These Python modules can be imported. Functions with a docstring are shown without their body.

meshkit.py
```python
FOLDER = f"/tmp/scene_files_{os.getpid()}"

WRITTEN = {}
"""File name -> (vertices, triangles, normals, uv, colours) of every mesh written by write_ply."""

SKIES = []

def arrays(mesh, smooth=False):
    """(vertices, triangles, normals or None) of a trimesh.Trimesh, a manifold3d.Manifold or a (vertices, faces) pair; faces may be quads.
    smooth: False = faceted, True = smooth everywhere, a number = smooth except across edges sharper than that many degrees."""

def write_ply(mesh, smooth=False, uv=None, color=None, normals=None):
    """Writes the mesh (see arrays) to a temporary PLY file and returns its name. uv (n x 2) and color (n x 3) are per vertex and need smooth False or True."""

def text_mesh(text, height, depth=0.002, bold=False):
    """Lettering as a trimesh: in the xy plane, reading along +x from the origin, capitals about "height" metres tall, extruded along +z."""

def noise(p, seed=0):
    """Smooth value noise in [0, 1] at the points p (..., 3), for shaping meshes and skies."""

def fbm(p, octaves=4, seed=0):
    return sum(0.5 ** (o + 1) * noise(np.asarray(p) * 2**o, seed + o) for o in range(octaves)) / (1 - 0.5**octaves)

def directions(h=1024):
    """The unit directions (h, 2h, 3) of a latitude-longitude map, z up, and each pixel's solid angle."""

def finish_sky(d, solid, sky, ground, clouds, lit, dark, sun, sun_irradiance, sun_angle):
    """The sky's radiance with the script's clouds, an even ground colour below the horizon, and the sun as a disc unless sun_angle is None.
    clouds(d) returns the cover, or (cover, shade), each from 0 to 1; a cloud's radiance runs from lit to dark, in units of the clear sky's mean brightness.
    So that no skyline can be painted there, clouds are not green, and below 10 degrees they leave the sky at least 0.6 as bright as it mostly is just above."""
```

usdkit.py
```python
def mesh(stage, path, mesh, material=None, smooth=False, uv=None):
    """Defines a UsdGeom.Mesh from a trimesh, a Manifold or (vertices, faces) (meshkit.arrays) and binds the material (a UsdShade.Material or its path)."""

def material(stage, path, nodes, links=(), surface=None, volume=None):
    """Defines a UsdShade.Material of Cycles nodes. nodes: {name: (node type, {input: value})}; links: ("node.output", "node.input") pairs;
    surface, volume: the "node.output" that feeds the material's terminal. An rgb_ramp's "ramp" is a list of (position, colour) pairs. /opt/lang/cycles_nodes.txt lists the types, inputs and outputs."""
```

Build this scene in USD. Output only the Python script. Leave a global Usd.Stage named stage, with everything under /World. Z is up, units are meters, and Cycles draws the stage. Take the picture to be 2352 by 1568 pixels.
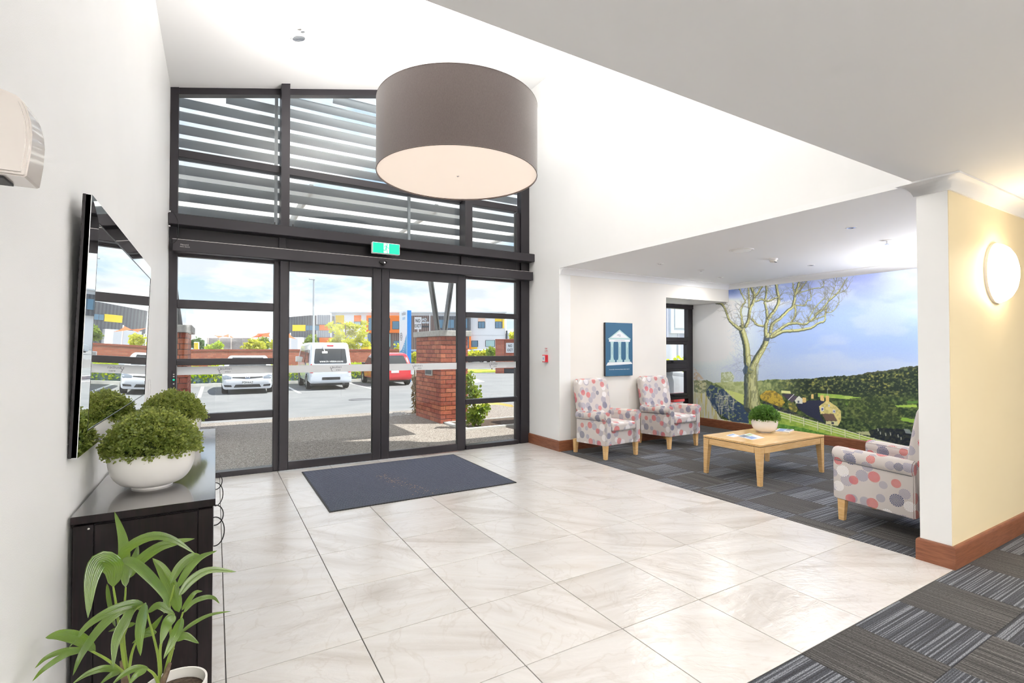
import math
import numpy as np
import trimesh
import usdkit
import meshkit
from shapely.geometry import Polygon, LineString, Point
from shapely import affinity
from pxr import Usd, UsdGeom, UsdLux, UsdShade, Sdf, Gf, Vt

stage = Usd.Stage.CreateInMemory()
UsdGeom.SetStageUpAxis(stage, 'Z')
UsdGeom.SetStageMetersPerUnit(stage, 1.0)

# ------------------------------------------------------------------ camera, sky, sun, exposure
EYE = np.array([0.0, 0.0, 1.47])
FOC = 1151.0                                   # focal length in pixels of the 2352 x 1568 frame
YAW, PITCH = math.radians(30.6), math.atan(16.5 / FOC)
FWD0 = np.array([math.sin(YAW), math.cos(YAW), 0.0])
RGT = np.array([math.cos(YAW), -math.sin(YAW), 0.0])
FWD = FWD0 * math.cos(PITCH) + np.array([0, 0, math.sin(PITCH)])
UPV = np.cross(RGT, FWD)
cam = UsdGeom.Camera.Define(stage, '/World/camera')
cam.CreateHorizontalApertureAttr(36.0)
cam.CreateFocalLengthAttr(36.0 * FOC / 2352.0)
cam.CreateClippingRangeAttr(Gf.Vec2f(0.05, 3000.0))
cam.AddTransformOp().Set(Gf.Matrix4d(*RGT, 0, *UPV, 0, *(-FWD), 0, *EYE, 1))
cam.CreateExposureAttr(0.35)

SUN_K = np.array([0.52, -0.27, 1.0])           # towards the sun
sun_dir = SUN_K / np.linalg.norm(SUN_K)
sky_mat = usdkit.material(stage, '/World/Looks/sky', {
    'tc': ('texture_coordinate', {}),
    'sep': ('separate_xyz', {}),
    'zc': ('math', {'math_type': 'maximum', 'value2': 0.0}),
    'za': ('math', {'math_type': 'add', 'value2': 0.22}),
    'dx': ('math', {'math_type': 'divide'}), 'dy': ('math', {'math_type': 'divide'}),
    'cb': ('combine_xyz', {}),
    'n': ('noise_texture', {'scale': 1.7, 'detail': 8.0, 'roughness': 0.55, 'distortion': 0.25}),
    'r': ('rgb_ramp', {'ramp': [(0.39, (0, 0, 0)), (0.50, (0.85, 0.85, 0.85)), (0.62, (1, 1, 1))]}),
    'n2': ('noise_texture', {'scale': 3.1, 'detail': 6.0}),
    'r2': ('rgb_ramp', {'ramp': [(0.36, (0.80, 0.845, 0.90)), (0.60, (1.12, 1.12, 1.12))]}),
    'up': ('rgb_ramp', {'ramp': [(0.0, (0.80, 0.90, 1.02)), (0.12, (0.62, 0.79, 1.0)), (0.35, (0.42, 0.64, 0.98)), (1.0, (0.2, 0.4, 0.85))]}),
    'mx': ('mix_color', {}),
    'bg': ('background_shader', {'strength': 0.92})},
    [('tc.generated', 'sep.vector'), ('sep.z', 'zc.value1'), ('zc.value', 'za.value1'), ('sep.x', 'dx.value1'), ('sep.y', 'dy.value1'),
     ('za.value', 'dx.value2'), ('za.value', 'dy.value2'), ('dx.value', 'cb.x'), ('dy.value', 'cb.y'),
     ('cb.vector', 'n.vector'), ('cb.vector', 'n2.vector'), ('n.fac', 'r.fac'), ('n2.fac', 'r2.fac'), ('zc.value', 'up.fac'),
     ('up.color', 'mx.a'), ('r2.color', 'mx.b'), ('r.color', 'mx.fac'), ('mx.result', 'bg.color')], surface='bg.background')
dome = UsdLux.DomeLight.Define(stage, '/World/sky_light')
dome.CreateIntensityAttr(1.0)
UsdShade.MaterialBindingAPI.Apply(dome.GetPrim()).Bind(sky_mat)
sun = UsdLux.DistantLight.Define(stage, '/World/sun_light')
sun.CreateIntensityAttr(1.65)
sun.CreateNormalizeAttr(True)
sun.CreateColorAttr(Gf.Vec3f(1.0, 0.96, 0.9))
sun.CreateAngleAttr(0.53)
_z = sun_dir
_x = np.cross([0, 1.0, 0], _z); _x /= np.linalg.norm(_x)
_y = np.cross(_z, _x)
sun.AddTransformOp().Set(Gf.Matrix4d(*_x, 0, *_y, 0, *_z, 0, 0, 0, 0, 1))

# lamp strengths; corridor row and torch uplighters are added unseen fill (each is emitted by a fitting built further down)
LAMP_PENDANT, LAMP_DOWN, FILL_CORRIDOR, LAMP_SCONCE, FILL_TORCH = 52.0, 24.0, 34.0, 20.0, 330.0


# ------------------------------------------------------------------ helpers: pixels to rays (2352 x 1568 frame)
def ray(px, py):
    return FWD + RGT * (px - 1176.0) / FOC - UPV * (py - 784.0) / FOC


def on_z(px, py, z):
    d = ray(px, py); return EYE + d * (z - EYE[2]) / d[2]


def on_y(px, py, y):
    d = ray(px, py); return EYE + d * y / d[1]


def on_x(px, py, x):
    d = ray(px, py); return EYE + d * x / d[0]


def at_depth(px, py, dep):
    return EYE + ray(px, py) * dep


# ------------------------------------------------------------------ helpers: meshes
def box(x0, x1, y0, y1, z0, z1):
    m = trimesh.creation.box((abs(x1 - x0), abs(y1 - y0), abs(z1 - z0)))
    m.apply_translation(((x0 + x1) / 2, (y0 + y1) / 2, (z0 + z1) / 2))
    return m


_cv = np.array([[(2 * s[b] - 1) * (1 if a == b else 0.8) for b in range(3)] for s in np.ndindex(2, 2, 2) for a in range(3)], float)
_ch = trimesh.convex.convex_hull(_cv)
_order = np.array([np.argmin(np.linalg.norm(_cv - v, axis=1)) for v in _ch.vertices])
_cf = _order[_ch.faces]


def cbox(x0, x1, y0, y1, z0, z1, c=0.004):
    """A box with chamfered edges (44 triangles)."""
    h = np.array([x1 - x0, y1 - y0, z1 - z0]) / 2.0
    c = min(c, 0.45 * h.min())
    sg, full = np.sign(_cv), np.abs(_cv) > 0.9
    v = sg * np.where(full, h, h - c) + np.array([x0 + x1, y0 + y1, z0 + z1]) / 2.0
    return trimesh.Trimesh(v, _cf.copy(), process=False)


def cat(ms):
    ms = [m for m in ms if m is not None and len(m.faces)]
    return trimesh.util.concatenate(ms) if len(ms) > 1 else ms[0]


def tube(pts, r, n=8, closed=False, cap=True):
    p = np.asarray(pts, float)
    r = np.broadcast_to(np.asarray(r, float), (len(p),))
    t = (np.roll(p, -1, 0) - np.roll(p, 1, 0)) if closed else np.gradient(p, axis=0)
    t /= np.linalg.norm(t, axis=1, keepdims=True) + 1e-12
    a = np.zeros_like(p)
    ref = np.array([0, 0, 1.0]) if abs(t[0, 2]) < 0.9 else np.array([1.0, 0, 0])
    v = np.cross(t[0], ref); v /= np.linalg.norm(v)
    for i in range(len(p)):
        v = v - t[i] * (v @ t[i]); v /= np.linalg.norm(v) + 1e-12
        a[i] = v
    b = np.cross(t, a)
    ang = np.arange(n) * 2 * np.pi / n
    V = p[:, None] + r[:, None, None] * (np.cos(ang)[None, :, None] * a[:, None] + np.sin(ang)[None, :, None] * b[:, None])
    V = V.reshape(-1, 3)
    F = []
    m = len(p)
    for i in range(m if closed else m - 1):
        i2 = (i + 1) % m
        for j in range(n):
            j2 = (j + 1) % n
            q = (i * n + j, i * n + j2, i2 * n + j2, i2 * n + j)
            F += [(q[0], q[1], q[2]), (q[0], q[2], q[3])]
    if cap and not closed:
        V = np.vstack([V, p[0], p[-1]])
        for j in range(n):
            F.append((len(V) - 2, (j + 1) % n, j))
            F.append((len(V) - 1, (m - 1) * n + j, (m - 1) * n + (j + 1) % n))
    return trimesh.Trimesh(V, np.array(F), process=False)


def smooth_line(pts, n=24):
    """Catmull-Rom through the points."""
    p = np.asarray(pts, float)
    p = np.vstack([2 * p[0] - p[1], p, 2 * p[-1] - p[-2]])
    out = []
    k = len(p) - 3
    for u in np.linspace(0, k - 1e-9, n):
        i = int(u); t = u - i
        a, b, c, d = p[i:i + 4]
        out.append(0.5 * (2 * b + (c - a) * t + (2 * a - 5 * b + 4 * c - d) * t * t + (3 * b - a - 3 * c + d) * t ** 3))
    return np.array(out)


def lathe(prof, n=48, center=(0, 0, 0), sx=1.0, sy=1.0):
    """prof: (radius, height) pairs, outside upwards gives outward faces."""
    prof = np.asarray(prof, float)
    ang = np.arange(n) * 2 * np.pi / n
    V = np.stack([prof[:, 0, None] * np.cos(ang) * sx, prof[:, 0, None] * np.sin(ang) * sy, np.broadcast_to(prof[:, 1, None], (len(prof), n))], -1).reshape(-1, 3)
    F = []
    for i in range(len(prof) - 1):
        for j in range(n):
            j2 = (j + 1) % n
            a, b, c, d = i * n + j, i * n + j2, (i + 1) * n + j2, (i + 1) * n + j
            if prof[i, 0] > 1e-9:
                F.append((a, b, c) if prof[i + 1, 0] > 1e-9 else (a, b, d))
            if prof[i + 1, 0] > 1e-9:
                F.append((a, c, d))
    m = trimesh.Trimesh(V, np.array(F), process=False)
    m.apply_translation(center)
    return m


def frame(X, Y, Z, o=(0, 0, 0)):
    T = np.eye(4)
    T[:3, 0], T[:3, 1], T[:3, 2], T[:3, 3] = X, Y, Z, o
    return T


FACE_IN = ((1, 0, 0), (0, 0, 1), (0, -1, 0))      # lettering that faces -y (towards the room)
FACE_OUT = ((-1, 0, 0), (0, 0, 1), (0, 1, 0))     # lettering that faces +y (towards the street)


def prism(poly, depth, axes=((1, 0, 0), (0, 1, 0), (0, 0, 1)), o=(0, 0, 0)):
    """Extrudes a 2D polygon (list of points or shapely) by depth along the third axis."""
    g = poly if hasattr(poly, 'geom_type') else Polygon(poly)
    if not g.is_valid:
        g = g.buffer(0)
    ms = [trimesh.creation.extrude_polygon(q, depth, engine='earcut') for q in getattr(g, 'geoms', [g])]
    m = cat(ms)
    m.apply_transform(frame(*axes, o))
    return m


def letters(text, height, axes, o, depth=0.001, bold=False, center=True, squeeze=1.0):
    m = meshkit.text_mesh(text, height, depth, bold)
    if center:
        m.apply_translation((-m.bounds[:, 0].mean(), 0, 0))
    m.apply_scale((squeeze, 1, 1))
    m.apply_transform(frame(*axes, o))
    return m


def sweep(path, prof, out_sign=1.0):
    """Sweeps a closed (out, z) profile along a horizontal polyline with mitred corners; out is to the left of travel (times out_sign)."""
    p = np.asarray(path, float)
    d = np.diff(p[:, :2], axis=0); d /= np.linalg.norm(d, axis=1, keepdims=True)
    nrm = np.stack([-d[:, 1], d[:, 0]], 1) * out_sign
    rings = []
    for i in range(len(p)):
        if i == 0: m = nrm[0]
        elif i == len(p) - 1: m = nrm[-1]
        else:
            m = nrm[i - 1] + nrm[i]; m /= (m @ nrm[i])
        rings.append([(p[i, 0] + m[0] * o, p[i, 1] + m[1] * o, p[i, 2] + z) for o, z in prof])
    V = np.array(rings).reshape(-1, 3)
    k = len(prof)
    F = []
    for i in range(len(p) - 1):
        for j in range(k):
            a, b = i * k + j, i * k + (j + 1) % k
            F += [(a, b, b + k), (a, b + k, a + k)]
    cap = trimesh.creation.triangulate_polygon(Polygon(prof), engine='earcut')
    idx = np.array([np.argmin(np.linalg.norm(np.array(prof) - c, axis=1)) for c in cap[0]])
    for f in idx[cap[1]]:
        F += [tuple(f[::-1]), tuple(f + (len(p) - 1) * k)]
    m = trimesh.Trimesh(V, np.array(F), process=False)
    m.fix_normals()
    return m


_ico = trimesh.creation.icosphere(2, 1.0)
_ico3 = trimesh.creation.icosphere(3, 1.0)


def rhull(balls, fine=False):
    """Convex hull of spheres (x, y, z, r): cushions and rounded blocks."""
    s = (_ico3 if fine else _ico).vertices
    pts = np.vstack([s * b[3] + np.array(b[:3]) for b in balls])
    return trimesh.convex.convex_hull(pts)


def rbox(x0, x1, y0, y1, z0, z1, r, fine=False):
    return rhull([(x, y, z, r) for x in (x0 + r, x1 - r) for y in (y0 + r, y1 - r) for z in (z0 + r, z1 - r)], fine)


def ellipsoid(c, r, sub=2):
    m = trimesh.creation.icosphere(sub, 1.0); m.apply_scale(r); m.apply_translation(c); return m


def rot_z(m, a, c=(0, 0, 0)):
    m.apply_transform(trimesh.transformations.rotation_matrix(a, [0, 0, 1], c)); return m


def box_uv(mesh):
    """Splits the mesh's faces and gives each a box-projected (u, v) in metres, with smooth normals kept."""
    v, f, n = meshkit.arrays(mesh, 40)
    fn = np.cross(v[f[:, 1]] - v[f[:, 0]], v[f[:, 2]] - v[f[:, 0]])
    ax = np.abs(fn).argmax(1)
    V = v[f].reshape(-1, 3); N = n[f].reshape(-1, 3); A = np.repeat(ax, 3)
    uv = np.where((A == 0)[:, None], V[:, [1, 2]] + [0.37, 0.11], np.where((A == 1)[:, None], V[:, [0, 2]], V[:, [0, 1]] + [0.05, 0.53]))
    return V, np.arange(len(V)).reshape(-1, 3), N, uv


# ------------------------------------------------------------------ helpers: prims
_count = {}


def numbered(parent, name):
    n = _count.get((parent, name), 0)
    _count[(parent, name)] = n + 1
    return f'{parent}/{name}' + (f'_{n:03d}' if n else '')


class Node:
    def __init__(self, path, origin=(0, 0, 0)):
        self.path, self.o = path, np.array(origin, float)
        self.prim = stage.GetPrimAtPath(path)


def say(prim, label=None, cat=None, group=None, kind=None):
    for k, v in (('label', label), ('category', cat), ('group', group), ('kind', kind)):
        if v:
            prim.SetCustomDataByKey(k, v)


def thing(name, label, cat, loc=(0, 0, 0), rz=0.0, group=None, kind=None, world=False):
    """An Xform at the thing's base. world: its parts are given in world coordinates."""
    path = numbered('/World', name)
    x = UsdGeom.Xform.Define(stage, path)
    x.AddTranslateOp().Set(Gf.Vec3d(*map(float, loc)))
    x.AddRotateZOp().Set(math.degrees(rz))
    say(x.GetPrim(), label, cat, group, kind)
    return Node(path, loc if world else (0, 0, 0))


def part(parent, name, mesh, mat, smooth=False, label=None, uv=None, color=None, kind=None, normals=None):
    path = numbered(parent.path, name)
    if hasattr(mesh, 'copy') and not isinstance(mesh, tuple):
        mesh = (np.array(mesh.vertices), np.array(mesh.faces)) if smooth is False else mesh
    if isinstance(mesh, tuple):
        v, f = np.asarray(mesh[0], float) - parent.o, mesh[1]
        if smooth is not False:
            m = usdkit.mesh(stage, path, trimesh.Trimesh(v, f, process=False), mat, smooth)
        else:
            m = usdkit.mesh(stage, path, (v, f), mat, False, uv)
        if normals is not None:
            m.CreateNormalsAttr(Vt.Vec3fArray.FromNumpy(np.asarray(normals, np.float32))); m.SetNormalsInterpolation('vertex')
    else:
        mm = mesh.copy(); mm.apply_translation(-parent.o)
        m = usdkit.mesh(stage, path, mm, mat, smooth)
    if color is not None:
        UsdGeom.PrimvarsAPI(m).CreatePrimvar('tint', Sdf.ValueTypeNames.Color3fArray, 'vertex').Set(Vt.Vec3fArray.FromNumpy(np.asarray(color, np.float32)))
    say(m.GetPrim(), label, kind=kind)
    return Node(path, parent.o)


def one(name, mesh, mat, label, cat, smooth=False, group=None, kind=None):
    """A thing that is one mesh."""
    n = part(Node('/World'), name, mesh, mat, smooth, kind=kind)
    say(n.prim, label, cat, group, kind)
    return n


def fabric_part(parent, name, mesh, mat):
    V, F, N, uv = box_uv(mesh)
    return part(parent, name, (V, F), mat, uv=uv, normals=N)


def dup(first, label, loc, rz=0.0, group=None):
    """A copy of a thing with its parts, under the next number."""
    prim = stage.GetPrimAtPath(first.path)
    base = prim.GetName()
    if base[-4:-3] == '_' and base[-3:].isdigit():
        base = base[:-4]
    x = UsdGeom.Xform.Define(stage, numbered('/World', base))
    x.GetPrim().GetReferences().AddInternalReference(prim.GetPath())
    x.GetPrim().SetInstanceable(True)
    x.GetPrim().GetAttribute('xformOp:translate').Set(Gf.Vec3d(*map(float, loc)))
    x.GetPrim().GetAttribute('xformOp:rotateZ').Set(math.degrees(rz))
    say(x.GetPrim(), label, group=group)
    return Node(str(x.GetPath()))


# ------------------------------------------------------------------ materials
M = {}


def mat(name, nodes, links, surface='p.BSDF'):
    M[name] = usdkit.material(stage, f'/World/Looks/{name}', nodes, links, surface=surface)
    return M[name]


def plain(name, col, rough=0.5, **kw):
    return mat(name, {'p': ('principled_bsdf', dict(base_color=col, roughness=rough, **kw))}, [])


def mottled(name, c1, c2, scale=6.0, rough=0.6, bump=0.0, bscale=None, stretch=(1, 1, 1), lo=0.35, hi=0.65, detail=4.0, rnd=0.0, obj=False, dist=0.01, **kw):
    """Two colours mixed by noise; rnd shifts the tone of each piece."""
    n = {'g': ('texture_coordinate', {}) if obj else ('geometry', {}), 'm': ('mapping', {'scale': stretch}),
         'n': ('noise_texture', {'scale': scale, 'detail': detail}), 'r': ('rgb_ramp', {'ramp': [(lo, c1), (hi, c2)]}),
         'p': ('principled_bsdf', dict(roughness=rough, **kw))}
    l = [('g.object' if obj else 'g.position', 'm.vector'), ('m.vector', 'n.vector'), ('n.fac', 'r.fac')]
    src = 'r.color'
    if rnd:
        n |= {'o': ('object_info', {}), 'mr': ('map_range', {'to_min': 1 - rnd, 'to_max': 1 + rnd}), 'h': ('hsv', {})}
        l += [('o.random', 'mr.value'), ('mr.result', 'h.value'), (src, 'h.color')]
        src = 'h.color'
    l.append((src, 'p.base_color'))
    if bump:
        n |= {'bn': ('noise_texture', {'scale': bscale or scale * 4, 'detail': 4.0}), 'b': ('bump', {'strength': bump, 'distance': dist})}
        l += [('m.vector', 'bn.vector'), ('bn.fac', 'b.height'), ('b.normal', 'p.normal')]
    return mat(name, n, l)


# room surfaces
mottled('wall_paint', (0.86, 0.86, 0.85), (0.88, 0.88, 0.87), 1.5, 0.55, 0.05, 220.0)
mottled('wall_cream', (0.83, 0.80, 0.745), (0.85, 0.82, 0.765), 1.5, 0.55, 0.05, 220.0)
mottled('wall_yellow', (0.86, 0.73, 0.48), (0.87, 0.745, 0.50), 1.5, 0.55, 0.05, 220.0)
plain('ceiling_paint', (0.88, 0.88, 0.88), 0.7)
plain('cornice_paint', (0.87, 0.87, 0.87), 0.5)
mottled('timber_trim', (0.19, 0.064, 0.030), (0.28, 0.104, 0.050), 7.0, 0.38, 0.04, 60.0, (1.5, 1.5, 14))
mottled('grout', (0.07, 0.068, 0.065), (0.11, 0.105, 0.10), 30.0, 0.9)
plain('alu_dark', (0.030, 0.027, 0.032), 0.38, metallic=0.25)
plain('alu_line', (0.55, 0.52, 0.5), 0.35, metallic=0.8)
plain('louvre_metal', (0.23, 0.255, 0.29), 0.45, metallic=0.2)
plain('steel_painted', (0.13, 0.135, 0.145), 0.45, metallic=0.2)
mat('glass', {'f': ('layer_weight', {'blend': 0.5}), 'pw': ('math', {'math_type': 'power', 'value2': 5.0}), 'ma': ('math', {'math_type': 'multiply_add', 'value2': 0.8, 'value3': 0.035}),
              't': ('transparent_bsdf', {'color': (0.975, 0.99, 0.985)}), 'g': ('glossy_bsdf', {'roughness': 0.0, 'color': (0.9, 0.9, 0.9)}), 'm': ('mix_closure', {})},
    [('f.facing', 'pw.value1'), ('pw.value', 'ma.value1'), ('ma.value', 'm.fac'), ('t.BSDF', 'm.closure1'), ('g.BSDF', 'm.closure2')], 'm.closure')
mat('frosted', {'t': ('transparent_bsdf', {'color': (0.9, 0.9, 0.9)}), 'd': ('diffuse_bsdf', {'color': (0.86, 0.87, 0.88)}), 'tl': ('translucent_bsdf', {'color': (0.93, 0.94, 0.95)}),
                'a': ('mix_closure', {'fac': 0.38}), 'm': ('mix_closure', {'fac': 0.93})},
    [('d.BSDF', 'a.closure1'), ('tl.BSDF', 'a.closure2'), ('t.BSDF', 'm.closure1'), ('a.closure', 'm.closure2')], 'm.closure')
plain('print_grey', (0.16, 0.16, 0.18), 0.5)
plain('glass_print', (0.40, 0.40, 0.43), 0.5)
plain('mirror', (0.92, 0.95, 0.95), 0.01, metallic=1.0)
plain('black_gloss', (0.014, 0.012, 0.014), 0.25)
plain('black_rubber', (0.014, 0.014, 0.015), 0.6)
plain('white_plastic', (0.85, 0.84, 0.83), 0.3)
plain('white_gloss', (0.80, 0.745, 0.70), 0.14, coat_weight=0.4)
plain('ceramic', (0.86, 0.84, 0.81), 0.28)
plain('ceramic_cool', (0.88, 0.88, 0.88), 0.2)
plain('chrome', (0.82, 0.82, 0.84), 0.12, metallic=1.0)
plain('ceiling_white', (0.9, 0.9, 0.9), 0.6)
plain('black_hole', (0.015, 0.015, 0.016), 0.5)


def tile_material():
    n = {'g': ('geometry', {}), 'o': ('object_info', {}), 'sc': ('math', {'math_type': 'multiply', 'value2': 57.0}), 'cb': ('combine_xyz', {}), 'rot': ('math', {'math_type': 'multiply', 'value2': 1.1}),
         'add': ('vector_math', {'math_type': 'add'}), 'vr': ('vector_rotate', {'rotate_type': 'z_axis', 'center': (2, 3, 0)}),
         'mp': ('mapping', {'scale': (0.55, 2.6, 1.0), 'rotation': (0, 0, 0.5)}),
         'w': ('noise_texture', {'scale': 1.3, 'detail': 7.0, 'roughness': 0.55, 'distortion': 1.3}),
         'r': ('rgb_ramp', {'ramp': [(0.28, (0.55, 0.505, 0.46)), (0.42, (0.67, 0.635, 0.60)), (0.55, (0.735, 0.71, 0.685)), (0.70, (0.69, 0.65, 0.605))]}),
         'w2': ('noise_texture', {'scale': 2.2, 'detail': 5.0, 'distortion': 2.0}),
         'r2': ('rgb_ramp', {'ramp': [(0.475, (1, 1, 1)), (0.497, (0.90, 0.875, 0.85)), (0.52, (1, 1, 1))]}),
         'mu': ('mix_color', {'blend_type': 'multiply', 'fac': 0.7}),
         'mr': ('map_range', {'to_min': 0.97, 'to_max': 1.03}), 'h': ('hsv', {}),
         'bm': ('mapping', {'scale': (1.0, 2.2, 1.0), 'rotation': (0, 0, -0.35)}),
         'bn': ('noise_texture', {'scale': 9.0, 'detail': 7.0, 'roughness': 0.55, 'distortion': 1.0}), 'b': ('bump', {'strength': 0.16, 'distance': 0.02}),
         'p': ('principled_bsdf', {'roughness': 0.21, 'ior': 1.75})}
    l = [('o.random', 'sc.value1'), ('sc.value', 'cb.x'), ('sc.value', 'cb.z'), ('o.random', 'rot.value1'), ('g.position', 'vr.vector'), ('rot.value', 'vr.angle'),
         ('vr.vector', 'add.vector1'), ('cb.vector', 'add.vector2'),
         ('add.vector', 'mp.vector'), ('mp.vector', 'w.vector'), ('w.fac', 'r.fac'), ('add.vector', 'w2.vector'), ('w2.fac', 'r2.fac'), ('r.color', 'mu.a'), ('r2.color', 'mu.b'),
         ('o.random', 'mr.value'), ('mr.result', 'h.value'), ('mu.result', 'h.color'), ('h.color', 'p.base_color'),
         ('add.vector', 'bm.vector'), ('bm.vector', 'bn.vector'), ('bn.fac', 'b.height'), ('b.normal', 'p.normal')]
    mat('floor_tile', n, l)


tile_material()


def carpet_material(name, along, dark, mid, lite, freq, lo, hi):
    """Loop pile with broken stripes that run along x (or y)."""
    sc = (0.7, freq, 1.0) if along == 'x' else (freq, 0.7, 1.0)
    sd = (95.0, 260.0, 1.0) if along == 'x' else (260.0, 95.0, 1.0)
    n = {'g': ('geometry', {}), 'm': ('mapping', {'scale': sc}), 'n': ('noise_texture', {'scale': 1.0, 'detail': 0.0}),
         'r': ('rgb_ramp', {'ramp': [(0.30, dark), (0.42, mid), (lo, mid), (hi, lite)]}),
         'm2': ('mapping', {'scale': sd}), 'n2': ('noise_texture', {'scale': 1.0, 'detail': 1.0}), 'r2': ('rgb_ramp', {'ramp': [(0.36, (0.5, 0.5, 0.5)), (0.55, (1.25, 1.25, 1.25))]}),
         'mu': ('mix_color', {'blend_type': 'multiply', 'fac': 1.0, 'use_clamp_result': False}), 'b': ('bump', {'strength': 0.5, 'distance': 0.004}),
         'o': ('object_info', {}), 'mr': ('map_range', {'to_min': 0.9, 'to_max': 1.1}), 'h': ('hsv', {}),
         'p': ('principled_bsdf', {'roughness': 0.95, 'sheen_weight': 0.12, 'specular_ior_level': 0.2})}
    l = [('g.position', 'm.vector'), ('m.vector', 'n.vector'), ('n.fac', 'r.fac'), ('g.position', 'm2.vector'), ('m2.vector', 'n2.vector'), ('n2.fac', 'r2.fac'),
         ('r.color', 'mu.a'), ('r2.color', 'mu.b'), ('o.random', 'mr.value'), ('mr.result', 'h.value'), ('mu.result', 'h.color'), ('h.color', 'p.base_color'), ('n2.fac', 'b.height'), ('b.normal', 'p.normal')]
    mat(name, n, l)


carpet_material('carpet_cross', 'x', (0.025, 0.026, 0.033), (0.046, 0.050, 0.061), (0.175, 0.185, 0.205), 105.0, 0.53, 0.60)
carpet_material('carpet_long', 'y', (0.024, 0.023, 0.023), (0.050, 0.047, 0.045), (0.115, 0.11, 0.105), 120.0, 0.55, 0.66)  # same pile quarter turned; its duller sheen is put into these colours

mottled('door_mat', (0.026, 0.031, 0.046), (0.075, 0.088, 0.130), 260.0, 0.9, 0.5, 300.0, detail=2.0)
mottled('door_mat_rib', (0.075, 0.088, 0.130), (0.165, 0.18, 0.235), 260.0, 0.9, 0.5, 300.0, detail=2.0)
mottled('sand_dust', (0.36, 0.24, 0.15), (0.5, 0.36, 0.24), 80.0, 0.95)

# furniture
mottled('beech', (0.76, 0.46, 0.19), (0.85, 0.57, 0.27), 3.0, 0.32, 0.0, None, (3, 3, 26), obj=True)
mottled('beech_top', (0.77, 0.47, 0.19), (0.86, 0.58, 0.28), 3.0, 0.16, 0.0, None, (2, 24, 10), obj=True)
mottled('wenge', (0.0045, 0.0025, 0.0032), (0.012, 0.0065, 0.0075), 9.0, 0.42, 0.02, 60.0, (9, 9, 0.8), specular_ior_level=0.3)
mottled('wenge_top', (0.010, 0.007, 0.008), (0.020, 0.014, 0.015), 9.0, 0.2, 0.0, None, (9, 0.8, 9), ior=2.0, coat_weight=1.0, coat_ior=2.6, coat_roughness=0.09)


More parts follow.
